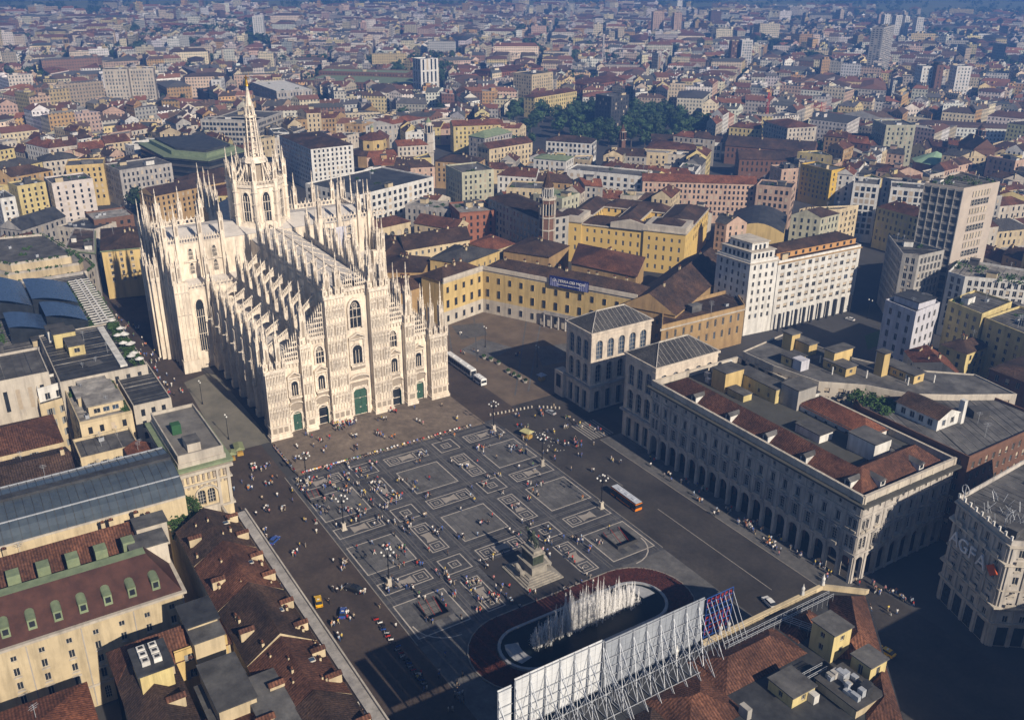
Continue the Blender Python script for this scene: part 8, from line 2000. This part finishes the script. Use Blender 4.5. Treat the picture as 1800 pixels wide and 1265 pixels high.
# red flower beds round the fountain and the hedge behind it
bed = mat('red brown bedding plants', (.115, .03, .02), (.05, .016, .012), scale=1.3, rough=.9, bump=1, bscale=4)
fbm = MB(); outer = stadium(14.0, HL+1.2); inner = stadium(8.4, HL)
for i in range(len(outer)):
    j = (i+1) % len(outer); fbm.quad((*outer[i], .25), (*outer[j], .25), (*inner[j], .28), (*inner[i], .28), bed); fbm.quad((*outer[i], 0), (*outer[j], 0), (*outer[j], .25), (*outer[i], .25), bed)
r7 = random.Random(9)
for k in range(5200):
    i = r7.randrange(len(outer)); j = (i+1) % len(outer); f, g = r7.random(), r7.random()
    a = (outer[i][0]+(outer[j][0]-outer[i][0])*f, outer[i][1]+(outer[j][1]-outer[i][1])*f); c = (inner[i][0]+(inner[j][0]-inner[i][0])*f, inner[i][1]+(inner[j][1]-inner[i][1])*f)
    x, y = a[0]+(c[0]-a[0])*g, a[1]+(c[1]-a[1])*g; s = r7.uniform(.12, .26); t = r7.uniform(0, 6.28)
    fbm.add([(x+s*math.cos(t), y+s*math.sin(t), .3), (x-s*math.sin(t), y+s*math.cos(t), .42), (x-s*math.cos(t), y-s*math.sin(t), .5)], [(0, 1, 2)], bed)
fl_ = fbm.build('flower_bed'); fl_.location = (-135.3, -.4, .01); tag(fl_, 'dark red planted bed all round the oval fountain', 'flower bed', kind='stuff')
eb = MB(); ring(eb, stadium(14.4, HL+1.2), stadium(14.05, HL+1.2), 0, .32, KERB); o = eb.build('bed_kerb'); o.location = (-135.3, -.4, .012); struct(o)
hb = MB(); HEDGE = mat('clipped hedge', (.022, .05, .02), (.01, .025, .01), scale=1.5, bump=1, bscale=4)
for (x0, x1, y0, y1) in ((-152, -150.5, -34, 34), (-160, -152, 25, 26.4), (-160, -152, 33, 34.4)):
    hb = MB(); hb.box(x0, x1, y0, y1, 0, 1.1, HEDGE)
    for k in range(int((x1-x0+y1-y0)*10)): x, y = r7.uniform(x0, x1), r7.uniform(y0, y1); hedge_blob(hb, x, y, .9, .3, .5, HEDGE, 2)
    tag(hb.build('clipped_hedge'), ('long clipped green hedge between the fountain and the roof signs' if y1-y0 > 20 else 'short clipped green hedge by the lower left, nearer the fountain' if y0 < 30 else 'short clipped green hedge by the lower left, nearer the road'), 'hedge')
# candelabra
GLOBE = mat('opal lamp globe', (.72, .72, .70), rough=.3)
lpm = MB(); lpm.frustum(0, 0, 2.3, 3.2, .28, .2, 8, BLACK); lpm.frustum(0, 0, 3.2, 10.2, .15, .1, 8, BLACK); lpm.frustum(0, 0, 6.2, 6.5, .25, .25, 8, BLACK)
for k in range(6):
    a = k*pi/3; p0, p1, p2 = (0, 0, 9.0), (.9*math.cos(a), .9*math.sin(a), 9.3), (1.6*math.cos(a), 1.6*math.sin(a), 10.0); lpm.bar(p0, p1, .08, BLACK); lpm.bar(p1, p2, .07, BLACK)
lpm.bar((0, 0, 10.2), (0, 0, 11.2), .08, BLACK); POLE = lpm.mesh('pole')
plm = MB(); plm.box(-.8, .8, -.8, .8, 0, .35, CREAM2); plm.frustum(0, 0, .35, 2.0, .85, .65, 4, CREAM2); plm.box(-.58, .58, -.58, .58, 2.0, 2.3, CREAM2, True); PLINTH = plm.mesh('plinth')
glm = MB(); glm.ball(0, 0, .3, .3, .3, .34, GLOBE, 8, 6); glm.frustum(0, 0, -.1, .05, .2, .16, 6, BLACK); GLB = glm.mesh('lamp_globe')
LAMPLBL = {(-35.2, -34.3): 'tall black candelabra on white plinth at the far right corner of the square', (-64, -35.3): 'tall black candelabra on white plinth, right side beyond the bus', (-94.6, -36.2): 'tall black candelabra on white plinth beside the orange bus', (-94.9, 34.3): 'tall black candelabra on white plinth, left side nearest the viewer', (-64.3, 34.2): 'tall black candelabra on white plinth, middle of the left side', (-35.2, 34.3): 'tall black candelabra on white plinth among the crowd by the cathedral corner'}
for (x, y), lab in LAMPLBL.items():
    t = thing('candelabra', lab, 'lamp post', (x, y, .02), 'candelabra round the square'); put('pole', POLE, t); put('plinth', PLINTH, t)
    for k in range(6): a = k*pi/3; put('lamp_globe', GLB, t, (1.6*math.cos(a), 1.6*math.sin(a), 10.1))
    put('lamp_globe', GLB, t, (0, 0, 11.25))
for px, py, lab in ((853, 610, 'slim street lamp in the palace court, far one'), (944, 645, 'slim street lamp in the palace court, nearer one'), (402, 772, 'slim street lamp on the granite forecourt beside the cathedral'), (356, 710, 'slim street lamp farther along the cathedral flank'), (1525, 560, 'slim street lamp in the square of the white office')):
    x, y = at(px, py); t = thing('street_lamp', lab, 'lamp post', (x, y, .01), 'slim street lamps'); b_ = MB(); b_.frustum(0, 0, 0, 1.0, .3, .16, 8, BLACK); b_.frustum(0, 0, 1, 8.6, .11, .07, 8, BLACK); b_.bar((-.9, 0, 8.6), (.9, 0, 8.6), .06, BLACK); b_.build('pole', t)
    for s in (-1, 1): put('lamp_globe', GLB, t, (s*.9, 0, 8.7))
# metro stairs
PITS = [(-114.0, -106.5, -34.0, -27.4), (-113.8, -106.4, 26.6, 32.0), (-46.5, -40.5, 32.6, 37.0)]
for k, (x0, x1, y0, y1) in enumerate(PITS):
    t = thing('metro_stair', ('sunken metro stairway in the paving, right of the monument', 'sunken metro stairway in the paving, left of the fountain', 'sunken metro stairway in the crowd near the cathedral corner')[k], 'stairway', (0, 0, 0), 'metro stairways')
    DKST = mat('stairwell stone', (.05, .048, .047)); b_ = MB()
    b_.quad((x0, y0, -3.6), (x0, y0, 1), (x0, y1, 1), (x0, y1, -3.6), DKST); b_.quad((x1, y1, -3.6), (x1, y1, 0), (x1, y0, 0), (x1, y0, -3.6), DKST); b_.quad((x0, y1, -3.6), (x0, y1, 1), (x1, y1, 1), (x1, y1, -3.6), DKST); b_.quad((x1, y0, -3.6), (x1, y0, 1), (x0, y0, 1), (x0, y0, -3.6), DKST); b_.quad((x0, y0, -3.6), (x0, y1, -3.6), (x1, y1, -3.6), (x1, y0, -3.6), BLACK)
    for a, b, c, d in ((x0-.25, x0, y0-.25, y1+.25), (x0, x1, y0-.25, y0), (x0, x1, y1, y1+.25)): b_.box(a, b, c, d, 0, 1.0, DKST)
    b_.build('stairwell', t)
    for q in range(14): s_ = MB(); xx = x1-.1-q*.42; s_.box(xx-.42, xx, y0, y1, -3.6, -.17*(q+1), SLAB); s_.build('step', t)
    for yy in (y0+.6, (y0+y1)/2, y1-.6): s_ = MB(); s_.bar((x1+.2, yy, 1.0), (x0+1.5, yy, -1.2), .08, mat('red handrail', (.3, .04, .025))); s_.bar((x1+.2, yy, 0), (x1+.2, yy, 1.0), .06, BLACK); s_.build('handrail', t)
# ================================================================== vehicles
TYRE = mat('tyre rubber', (.012, .012, .013), rough=.8); LAMPW = mat('headlamp glass', (.7, .7, .68), rough=.2); LAMPR = mat('tail lamp', (.35, .02, .015), rough=.3)
def paint(name, c): return mat(name, c, tuple(x*.9 for x in c), rough=.25, spec=.6)
PAINTS = dict(yellow=paint('taxi yellow paint', (.72, .42, .01)), blue=paint('blue car paint', (.03, .08, .32)), black=paint('black car paint', (.012, .013, .016)), white=paint('white car paint', (.75, .75, .74)), silver=paint('silver car paint', (.4, .42, .44)), red=paint('red car paint', (.45, .03, .02)), navy=paint('navy car paint', (.02, .03, .08)))
def car_parts(key, cache={}):
    if key in cache: return cache[key]
    p = PAINTS[key]; out = []; b = MB()
    prof = [(-2.05, .35), (2.0, .35), (2.08, .62), (1.95, .85), (1.0, .98), (-1.75, .98), (-2.1, .8)]
    for s in (-1, 1): b.add([(x, s*.82, z) for x, z in prof], [tuple(range(len(prof))) if s < 0 else tuple(range(len(prof)-1, -1, -1))], p)
    n = len(prof)
    for i in range(n): a, c = prof[i], prof[(i+1) % n]; b.quad((a[0], -.82, a[1]), (a[0], .82, a[1]), (c[0], .82, c[1]), (c[0], -.82, c[1]), p)
    b.add([(.55, -.62, 1.4), (.55, .62, 1.4), (-1.2, .62, 1.42), (-1.2, -.62, 1.42)], [(0, 1, 2, 3)], p); out.append(('body', b.mesh('body'), None))
    g = MB(); lo = [(1.05, -.76, .99), (1.05, .76, .99), (-1.8, .76, .99), (-1.8, -.76, .99)]; hi = [(.55, -.62, 1.395), (.55, .62, 1.395), (-1.2, .62, 1.415), (-1.2, -.62, 1.415)]
    for i in range(4): j = (i+1) % 4; g.quad(lo[i], lo[j], hi[j], hi[i], GLASSDK)
    out.append(('windscreen', g.mesh('windscreen'), None))
    w = MB(); 
    w.add([(.31*math.cos(2*pi*k/12), s, .31*math.sin(2*pi*k/12)) for s in (-.1, .1) for k in range(12)], [tuple(range(12)), tuple(range(23, 11, -1))]+[(k, 12+k, 12+(k+1) % 12, (k+1) % 12) for k in range(12)], TYRE)
    w.add([(.17*math.cos(2*pi*k/8), s, .17*math.sin(2*pi*k/8)) for s in (-.105, .105) for k in range(8)], [tuple(range(8)), tuple(range(15, 7, -1))], STEEL); wm = w.mesh('wheel')
    for x in (-1.3, 1.3):
        for y in (-.76, .76): out.append(('wheel', wm, (x, y, .31)))
    for nm, x, m in (('headlight', 2.06, LAMPW), ('tail_light', -2.11, LAMPR)):
        l = MB(); l.box(-.04, .04, -.18, .18, -.08, .08, m, True); lm = l.mesh(nm)
        for y in (-.6, .6): out.append((nm, lm, (x, y, .7)))
    cache[key] = out; return out
def car(px, py, key, lab, rz, sc=1.0, world=None):
    x, y = world or at(px, py); t = thing('car', lab, 'car', (x, y, .012), 'cars', rz); t.scale = (sc,)*3
    for nm, me, loc in car_parts(key): put(nm, me, t, loc)
    if 'taxi' in lab: b = MB(); b.box(-.5, -.2, -.3, .3, 1.42, 1.58, WHITE); b.build('roof_sign', t)
    return t
car(560, 1060, 'yellow', 'yellow taxi crossing the road left of the square', -.25, 1.1); car(603, 1080, 'blue', 'blue and white police car behind the yellow taxi', -.5, 1.0); car(482, 952, 'blue', 'blue car among pedestrians on the left road', -.9, 1.0)
car(622, 1038, 'black', 'long black car parked at the left edge of the paving', .5, 1.25); car(968, 727, 'silver', 'silver car by the barrier near the nearer pavilion', .2, 1.0); car(1352, 1062, 'white', 'small white van beyond the roof parapet, lower right', -.2, 1.15); car(1494, 563, 'white', 'white car in the square of the white office', .2, 1.0)
car(1556, 1148, 'yellow', 'yellow taxi half hidden by the roof corner, lower right', .1, 1.1)
cl = [(566, 296), (572, 304), (580, 312), (585, 296), (592, 306), (600, 318), (606, 326), (612, 334), (575, 322), (590, 330)]
ks = ['white', 'silver', 'navy', 'white', 'red', 'silver', 'white', 'navy', 'black', 'white']
for k, (px, py) in enumerate(cl): car(px, py, ks[k], f'{ks[k]} car parked on the avenue behind the cathedral, {["first", "second", "third", "fourth", "fifth", "sixth", "seventh", "eighth", "ninth", "tenth"][k]} from the top', 2.4)
for k in range(9): car(0, 0, ['navy', 'white', 'silver', 'black', 'red'][k % 5], f'{["navy", "white", "silver", "black", "red"][k % 5]} car parked in the shaded street beside the ministry, {["first", "second", "third", "fourth", "fifth", "sixth", "seventh", "eighth", "ninth"][k]} along', -1.1, 1.0, (50-k*7.4, -206-k*2.0-(k % 2)*5))
# motor scooters along the kerb
def scooter_mesh(c, cache={}):
    if c not in cache:
        b = MB()
        for x in (-.6, .6): b.add([(x+.25*math.cos(2*pi*k/10), s, .25+.25*math.sin(2*pi*k/10)) for s in (-.06, .06) for k in range(10)], [tuple(range(10)), tuple(range(19, 9, -1))]+[(k, 10+k, 10+(k+1) % 10, (k+1) % 10) for k in range(10)], TYRE)
        b.box(-.7, .1, -.18, .18, .35, .75, PAINTS[c]); b.box(-.65, .15, -.15, .15, .75, .85, BLACK); b.box(.1, .5, -.16, .16, .25, .35, PAINTS[c]); b.bar((.6, 0, .25), (.42, 0, 1.05), .05, STEEL); b.bar((.42, -.32, 1.05), (.42, .32, 1.05), .03, BLACK); b.box(.44, .5, -.2, .2, .4, .95, PAINTS[c]); cache[c] = b.mesh('scooter')
    return cache[c]
for k in range(20):
    f = k/19; px, py = 662+82*f+random.uniform(-3, 3), 1090+112*f; x, y = at(px, py); c = ['red', 'white', 'black', 'blue', 'silver'][k % 5]
    o = put('motor_scooter', scooter_mesh(c), None, (x, y, .012), 1.2+random.uniform(-.3, .3)); tag(o, f'{c} motor scooter in the kerb row, {["first", "second", "third", "fourth"][k//5]} of that colour from the top', 'scooter', 'scooters parked in a row')
# buses
def bus(loc, rz, L, H, body, roofm, label, trim=None, cat='bus', name='bus'):
    t = thing(name, label, cat, loc, None, rz); w = 1.25; b = MB(); b.box(-L/2, L/2, -w, w, .35, H-.05, body); b.build('body', t)
    r = MB(); r.box(-L/2+.1, L/2-.1, -w+.08, w-.08, H-.05, H+.1, roofm); 
    for k in range(3): r.box(-L/2+L*(.2+.27*k), -L/2+L*(.2+.27*k)+1.2, -.5, .5, H+.1, H+.28, roofm)
    r.build('roof', t)
    n = int((L-1.6)/1.5)
    for s in (-1, 1):
        for k in range(n): g = MB(); x = -L/2+.8+k*(L-1.6)/n; g.box(x+.06, x+(L-1.6)/n-.06, s*w if s > 0 else -w-.03, w+.03 if s > 0 else -w, 1.35, H-.55, GLASSDK, True); g.build('window', t)
        for x in (-L*.3, L*.32): q = MB(); q.add([(x+.48*math.cos(2*pi*k/12), s*(w+e), .48+.48*math.sin(2*pi*k/12)) for e in (-.25, .04) for k in range(12)], [tuple(range(12)), tuple(range(23, 11, -1))]+[(k, 12+k, 12+(k+1) % 12, (k+1) % 12) for k in range(12)], TYRE); q.build('wheel', t)
    for s in (-1, 1): g = MB(); g.box(s*L/2 if s > 0 else -L/2-.03, L/2+.03 if s > 0 else -L/2, -w+.12, w-.12, 1.3, H-.5, GLASSDK, True); g.build('windscreen', t)
    if trim:
        for z0, z1 in ((.4, .75), (H-.5, H-.2)): q = MB(); q.box(-L/2-.04, L/2+.04, -w-.04, w+.04, z0, z1, trim, True); q.build('trim_band', t)
        for s in (-1, 1): q = MB(); q.box(s*L/2 if s > 0 else -L/2-.06, L/2+.06 if s > 0 else -L/2, -w, w, .4, 1.2, trim, True); q.build('bumper_panel', t)
    return t
ORBUS = paint('orange bus paint', (.75, .22, .01))
bus((-96, -44.6, .012), pi, 12, 3.0, PAINTS['black'], mat('pale bus roof', (.50, .54, .62)), 'city bus with pale roof and orange ends on the right road', ORBUS)
bus((17, -50.4, .012), pi, 21, 3.6, PAINTS['white'], PAINTS['white'], 'long white coach parked behind the cathedral front corner')
bus((1.2, -50.2, .012), pi, 6, 2.8, PAINTS['white'], PAINTS['white'], 'short white trailer coupled behind the long white coach', None, 'trailer', 'trailer')
# kiosks, parasol stands, planters, flower tubs, barriers
def kiosk(x, y, rz, can, lab, w=3.4):
    t = thing('kiosk', lab, 'kiosk', (x, y, .012), None, rz); b = MB(); b.box(-w/2, w/2, -1, 1, 0, 1.1, mat('kiosk counter', (.45, .28, .06))); b.build('counter', t)
    for sx in (-1, 1):
        for sy in (-1, 1): b = MB(); b.bar((sx*w*.45, sy*.95, 0), (sx*w*.45, sy*.95, 2.4), .05, STEEL); b.build('post', t)
    b = MB(); b.add([(-w/2-.5, -1.6, 2.3), (w/2+.5, -1.6, 2.3), (w/2+.5, 1.6, 2.3), (-w/2-.5, 1.6, 2.3), (-w/2+.4, 0, 3.1), (w/2-.4, 0, 3.1)], [(0, 1, 5, 4), (1, 2, 5), (2, 3, 4, 5), (3, 0, 4), (3, 2, 1, 0)], can); b.build('awning', t)
GREENCAN = mat('green canvas', (.24, .27, .14), (.18, .2, .1)); YELCAN = mat('yellow green canvas', (.46, .44, .22), (.36, .34, .17))
kiosk(*at(926, 768), .3, YELCAN, 'kiosk with pale yellow green awning at the right corner of the square'); kiosk(*at(421, 795), -.15, GREENCAN, 'market stall with green awning beside the gallery gateway', 5); kiosk(*at(408, 806), -.2, GREENCAN, 'second smaller green stall hard by the gateway wall', 3); kiosk(*at(952, 668), .1, mat('blue white canvas', (.4, .42, .5)), 'small pale parasol stand before the nearer pavilion', 2)
PLANTER = mat('concrete planter', (.40, .37, .33)); pl = [(851, 630), (863, 634), (876, 640), (893, 655), (903, 661), (913, 666), (923, 672)]
for k, (px, py) in enumerate(pl):
    x, y = at(px, py); t = thing('planter', f'round concrete planter with shrub in the palace court, {["first", "second", "third", "fourth", "fifth", "sixth", "seventh"][k]} from the palace', 'planter', (x, y, .01), 'planters in the palace court'); b = MB(); b.frustum(0, 0, 0, .9, .8, 1.05, 10, PLANTER); b.build('tub', t); b = MB()
    for q in range(5): hedge_blob(b, random.uniform(-.4, .4), random.uniform(-.4, .4), .85, .5, 1.1)
    b.build('shrub', t)
bl = [(862+k*6.6, 730-k*1.25) for k in range(12)]+[(948+k*7, 716+k*.4) for k in range(6)]
for k, (px, py) in enumerate(bl):
    x, y = at(px, py); o = MB(); o.frustum(0, 0, 0, .7, .34, .28, 8, CREAM2); o.frustum(0, 0, .7, .8, .32, .22, 8, CREAM2); q = o.build('bollard'); q.location = (x, y, .01); tag(q, 'white stone bollard in the curved row by the road junction', 'bollard', 'white bollards at the junction')
# stone posts along the left edge of the paving
# ================================================================== people
SKIN = mat('skin', (.50, .32, .22)); HAIR = [mat('dark hair', (.03, .02, .015)), mat('brown hair', (.10, .06, .03)), mat('grey hair', (.4, .38, .36))]
def body(pose):
    H = 1.72
    V = [(0, 0, .92), (0, 0, 1.15), (.02, 0, 1.38), (.03, 0, 1.48), (.05, 0, 1.60), (.05, 0, 1.70)]
    if pose == 'stand': L = [(0, .1, .48), (0, .11, .06), (.14, .11, .03), (0, -.1, .48), (0, -.11, .06), (.14, -.11, .03)]; A = [(0, .2, 1.36), (.02, .25, 1.12), (.08, .25, .88), (0, -.2, 1.36), (.02, -.25, 1.12), (.08, -.25, .88)]
    elif pose == 'walk': L = [(.2, .09, .5), (.28, .09, .08), (.42, .09, .05), (-.1, -.09, .5), (-.38, -.09, .16), (-.28, -.09, .04)]; A = [(0, .2, 1.36), (-.14, .25, 1.12), (-.1, .26, .9), (0, -.2, 1.36), (.12, -.25, 1.12), (.28, -.24, .95)]
    elif pose == 'stroll': L = [(-.08, .09, .5), (-.26, .09, .12), (-.14, .09, .04), (.12, -.09, .5), (.16, -.09, .06), (.3, -.09, .03)]; A = [(0, .2, 1.36), (.1, .26, 1.14), (.26, .2, 1.06), (0, -.2, 1.36), (-.1, -.25, 1.12), (-.06, -.26, .9)]
    elif pose == 'point': L = [(0, .12, .48), (0, .14, .06), (.14, .15, .03), (0, -.12, .48), (-.02, -.14, .06), (.12, -.15, .03)]; A = [(0, .2, 1.36), (.25, .26, 1.3), (.5, .24, 1.42), (0, -.2, 1.36), (.02, -.27, 1.14), (.12, -.2, .95)]
    else:   # sitting on a step
        V = [(x-.05, y, z-.55) for x, y, z in V]; L = [(.4, .12, .42), (.42, .13, .05), (.56, .13, .03), (.4, -.12, .42), (.46, -.13, .05), (.6, -.13, .03)]; A = [(-.05, .2, .82), (.12, .26, .6), (.34, .18, .5), (-.05, -.2, .82), (.12, -.26, .6), (.34, -.16, .5)]
    V = V+L+A; E = [(0, 1), (1, 2), (2, 3), (3, 4), (4, 5), (0, 6), (6, 7), (7, 8), (0, 9), (9, 10), (10, 11), (2, 12), (12, 13), (13, 14), (2, 15), (15, 16), (16, 17)]
    rad = [.14, .135, .15, .06, .105, .085, .085, .055, .045, .085, .055, .045, .065, .05, .04, .065, .05, .04]
    return skin_mesh('person', V, E, rad, 0, 0)
POSES = {p: body(p) for p in ('stand', 'walk', 'stroll', 'point', 'sit')}
TOPS = [('white', (.75, .74, .72)), ('red', (.5, .035, .03)), ('blue', (.06, .13, .42)), ('black', (.02, .02, .024)), ('yellow', (.65, .5, .1)), ('pink', (.6, .25, .26)), ('beige', (.48, .40, .29)), ('pale blue', (.38, .48, .62)), ('orange', (.6, .2, .04)), ('grey', (.22, .22, .23)), ('green', (.06, .17, .08))]
BOTS = [('blue jeans', (.05, .08, .17)), ('dark trousers', (.022, .022, .026)), ('beige trousers', (.34, .29, .21)), ('white trousers', (.6, .6, .57))]
def dressed(pose, t, b, hr, cache={}):
    k = (pose, t, b, hr)
    if k in cache: return cache[k]
    me = POSES[pose].copy(); me.materials.clear()
    for m in (mat('top '+TOPS[t][0], TOPS[t][1]), mat('legs '+BOTS[b][0], BOTS[b][1]), SKIN, HAIR[hr], TYRE): me.materials.append(m)
    dz = -.55 if pose == 'sit' else 0.0; idx = []
    for f in me.polygons:
        x, y, z = f.center; zz = z-dz
        if zz > 1.46: i = 3 if (zz > 1.64 or x < .0) else 2
        elif pose == 'sit': i = (4 if z < .1 else 1) if (x > .1 and z < .48) else (2 if (x > .2 and z > .45) else 0)
        else:
            arm = abs(y) > .185 and z > .8
            if arm: i = 2 if z < 1.2 or x > .3 else 0
            else: i = 4 if z < .1 else 1 if z < .93 else 0
        idx.append(i)
    me.polygons.foreach_set('material_index', idx); me.polygons.foreach_set('use_smooth', [True]*len(me.polygons)); cache[k] = me; return me
r8 = random.Random(21); SPOTS = []
def pick(): return r8.choices(range(len(TOPS)), [.28, .1, .1, .12, .06, .06, .1, .08, .03, .05, .02])[0]
def zone(x0, x1, y0, y1, n, where, z=.02, clump=.5):
    k = 0
    while k < n:
        cx, cy = r8.uniform(x0, x1), r8.uniform(y0, y1); g = 1 if r8.random() > clump else r8.randint(2, 5); hd = r8.uniform(0, 6.28)
        for j in range(g):
            x, y = cx+r8.gauss(0, .7)*(g > 1), cy+r8.gauss(0, .7)*(g > 1)
            if any(a-.4 < x < b+.4 and c-.4 < y < d+.4 for a, b, c, d in PITS): continue
            if math.hypot((x+110.3)/8, (y+1)/7) < 1.15: continue
            SPOTS.append((x, y, z, hd+r8.uniform(-.4, .4), r8.choices(('stand', 'walk', 'stroll', 'point'), (.35, .3, .25, .1))[0], where)); k += 1
zone(-62, -29.5, 12, 37, 170, 'in the crowd near the cathedral corner', clump=.65); zone(-118, -30, -36, 12, 180, 'on the patterned paving'); zone(-118, -62, 12, 37, 130, 'on the left part of the paving'); zone(-112, -5, 39.5, 61, 130, 'on the left road')
zone(-24, -4, -32, 32, 60, 'on the terrace before the cathedral', SAGZ+.01); zone(-6, -3.2, 2, 13, 40, 'at the cathedral doors', SAGZ+.01, .8); zone(4, 165, 49, 61, 130, 'in the street beside the cathedral'); zone(-76, -30, -66, -40, 80, 'near the pavilions', clump=.6)
zone(-155, -78, -69.5, -63, 90, 'on the arcade pavement', .135); zone(-164, -122, 30, 60, 70, 'in the shaded corner by the scooters'); zone(-174, -160, -78, -56, 60, 'in the dark street at right', clump=.7); zone(0, 52, -84, -53, 13, 'in the palace court'); zone(-60, -36, -38, -30, 18, 'at the right edge of the paving')
for k in range(46):
    a = k/46*2*pi; x, y = -110.3+11.6*max(-1, min(1, 1.35*math.cos(a))), -1+11.8*max(-1, min(1, 1.35*math.sin(a)))
    if r8.random() < .75: SPOTS.append((x+r8.gauss(0, .4), y+r8.gauss(0, .4), .02, a+r8.uniform(-1, 1), r8.choice(('stand', 'stroll', 'point')), 'beside the monument railing'))
y = 33.0
while y > -29: SPOTS.append((-28.35+r8.uniform(-.15, .15), y, .17, pi, 'sit', 'sitting on the terrace steps')); y -= r8.uniform(.5, .9) if y > 5 else r8.uniform(.6, 1.9)
x = -26.0
while x < -6: SPOTS.append((x, 34.7, .17, pi/2, 'sit', 'sitting on the terrace side steps')); x += r8.uniform(.5, 1.0)
def vis(s): px, py = shown(s[0], s[1], s[2]+1); return 0 < px < 1800 and 0 < py < 1265
SPOTS = [s for s in SPOTS if vis(s)]
SPOTS.sort(key=lambda s: (s[5] in ('in the dark street at right', 'on the arcade pavement', 'in the shaded corner by the scooters'), math.hypot(s[0]-CAM.x, s[1]-CAM.y)))
cv_, cf_, cmi, cmats = [], [], [], []
CV = {'stand': 'standing', 'walk': 'walking', 'stroll': 'strolling', 'point': 'pointing', 'sit': 'seated'}
for n_, (x, y, z, hd, pose, where) in enumerate(SPOTS):
    t, b, hr = pick(), r8.choices(range(4), (.4, .35, .18, .07))[0], r8.choices(range(3), (.5, .38, .12))[0]; me = dressed(pose, t, b, hr); sc = r8.uniform(.98, 1.14)
    if n_ < 300:
        o = put('person', me, None, (x, y, z), hd, sc)
        lab = f'person in {TOPS[t][0]} top and {BOTS[b][0]}, {where}' if pose == 'sit' else f'{CV[pose]} person in {TOPS[t][0]} top and {BOTS[b][0]} {where}'
        tag(o, lab, 'person', 'people '+where)
    else:
        o0 = len(cv_); c, s = math.cos(hd)*sc, math.sin(hd)*sc
        cv_ += [(x+v.co.x*c-v.co.y*s, y+v.co.x*s+v.co.y*c, z+v.co.z*sc) for v in me.vertices]
        mp_ = []
        for m in me.materials:
            if m not in cmats: cmats.append(m)
            mp_.append(cmats.index(m))
        for f in me.polygons: cf_.append([o0+i for i in f.vertices]); cmi.append(mp_[f.material_index])
me = bpy.data.meshes.new('crowd'); me.from_pydata(cv_, [], cf_)
for m in cmats: me.materials.append(m)
me.polygons.foreach_set('material_index', cmi); me.update()
tag(put('crowd', me), 'remaining crowd of tiny pedestrians in the streets and under the arcade', 'crowd', kind='stuff')
print('people', len(SPOTS), 'crowd faces', len(cf_), 'person faces', [len(p.polygons) for p in POSES.values()])
# pigeons, papers and small marks on the paving
r9 = random.Random(2)
for k in range(1, 60, 2):
    b = MB(); b.ball(0, 0, .12, .17, .09, .1, GREYST if k % 3 else WHITE, 6, 4); b.ball(.15, 0, .22, .06, .05, .06, GREYST, 5, 3); 
    if k: pass
    o = put('pigeon', pg if k > 3 else b.mesh('pigeon'), None, (r9.uniform(-60, -44) if k % 2 else r9.uniform(-90, -30), r9.uniform(-50, -44) if k % 2 else r9.uniform(-34, 10), .02), r9.uniform(0, 6)); pg = o.data
    tag(o, 'pigeon pecking on the road near the kiosk' if k % 2 else 'pigeon on the patterned paving', 'pigeon', 'pigeons on the road' if k % 2 else 'pigeons on the paving')
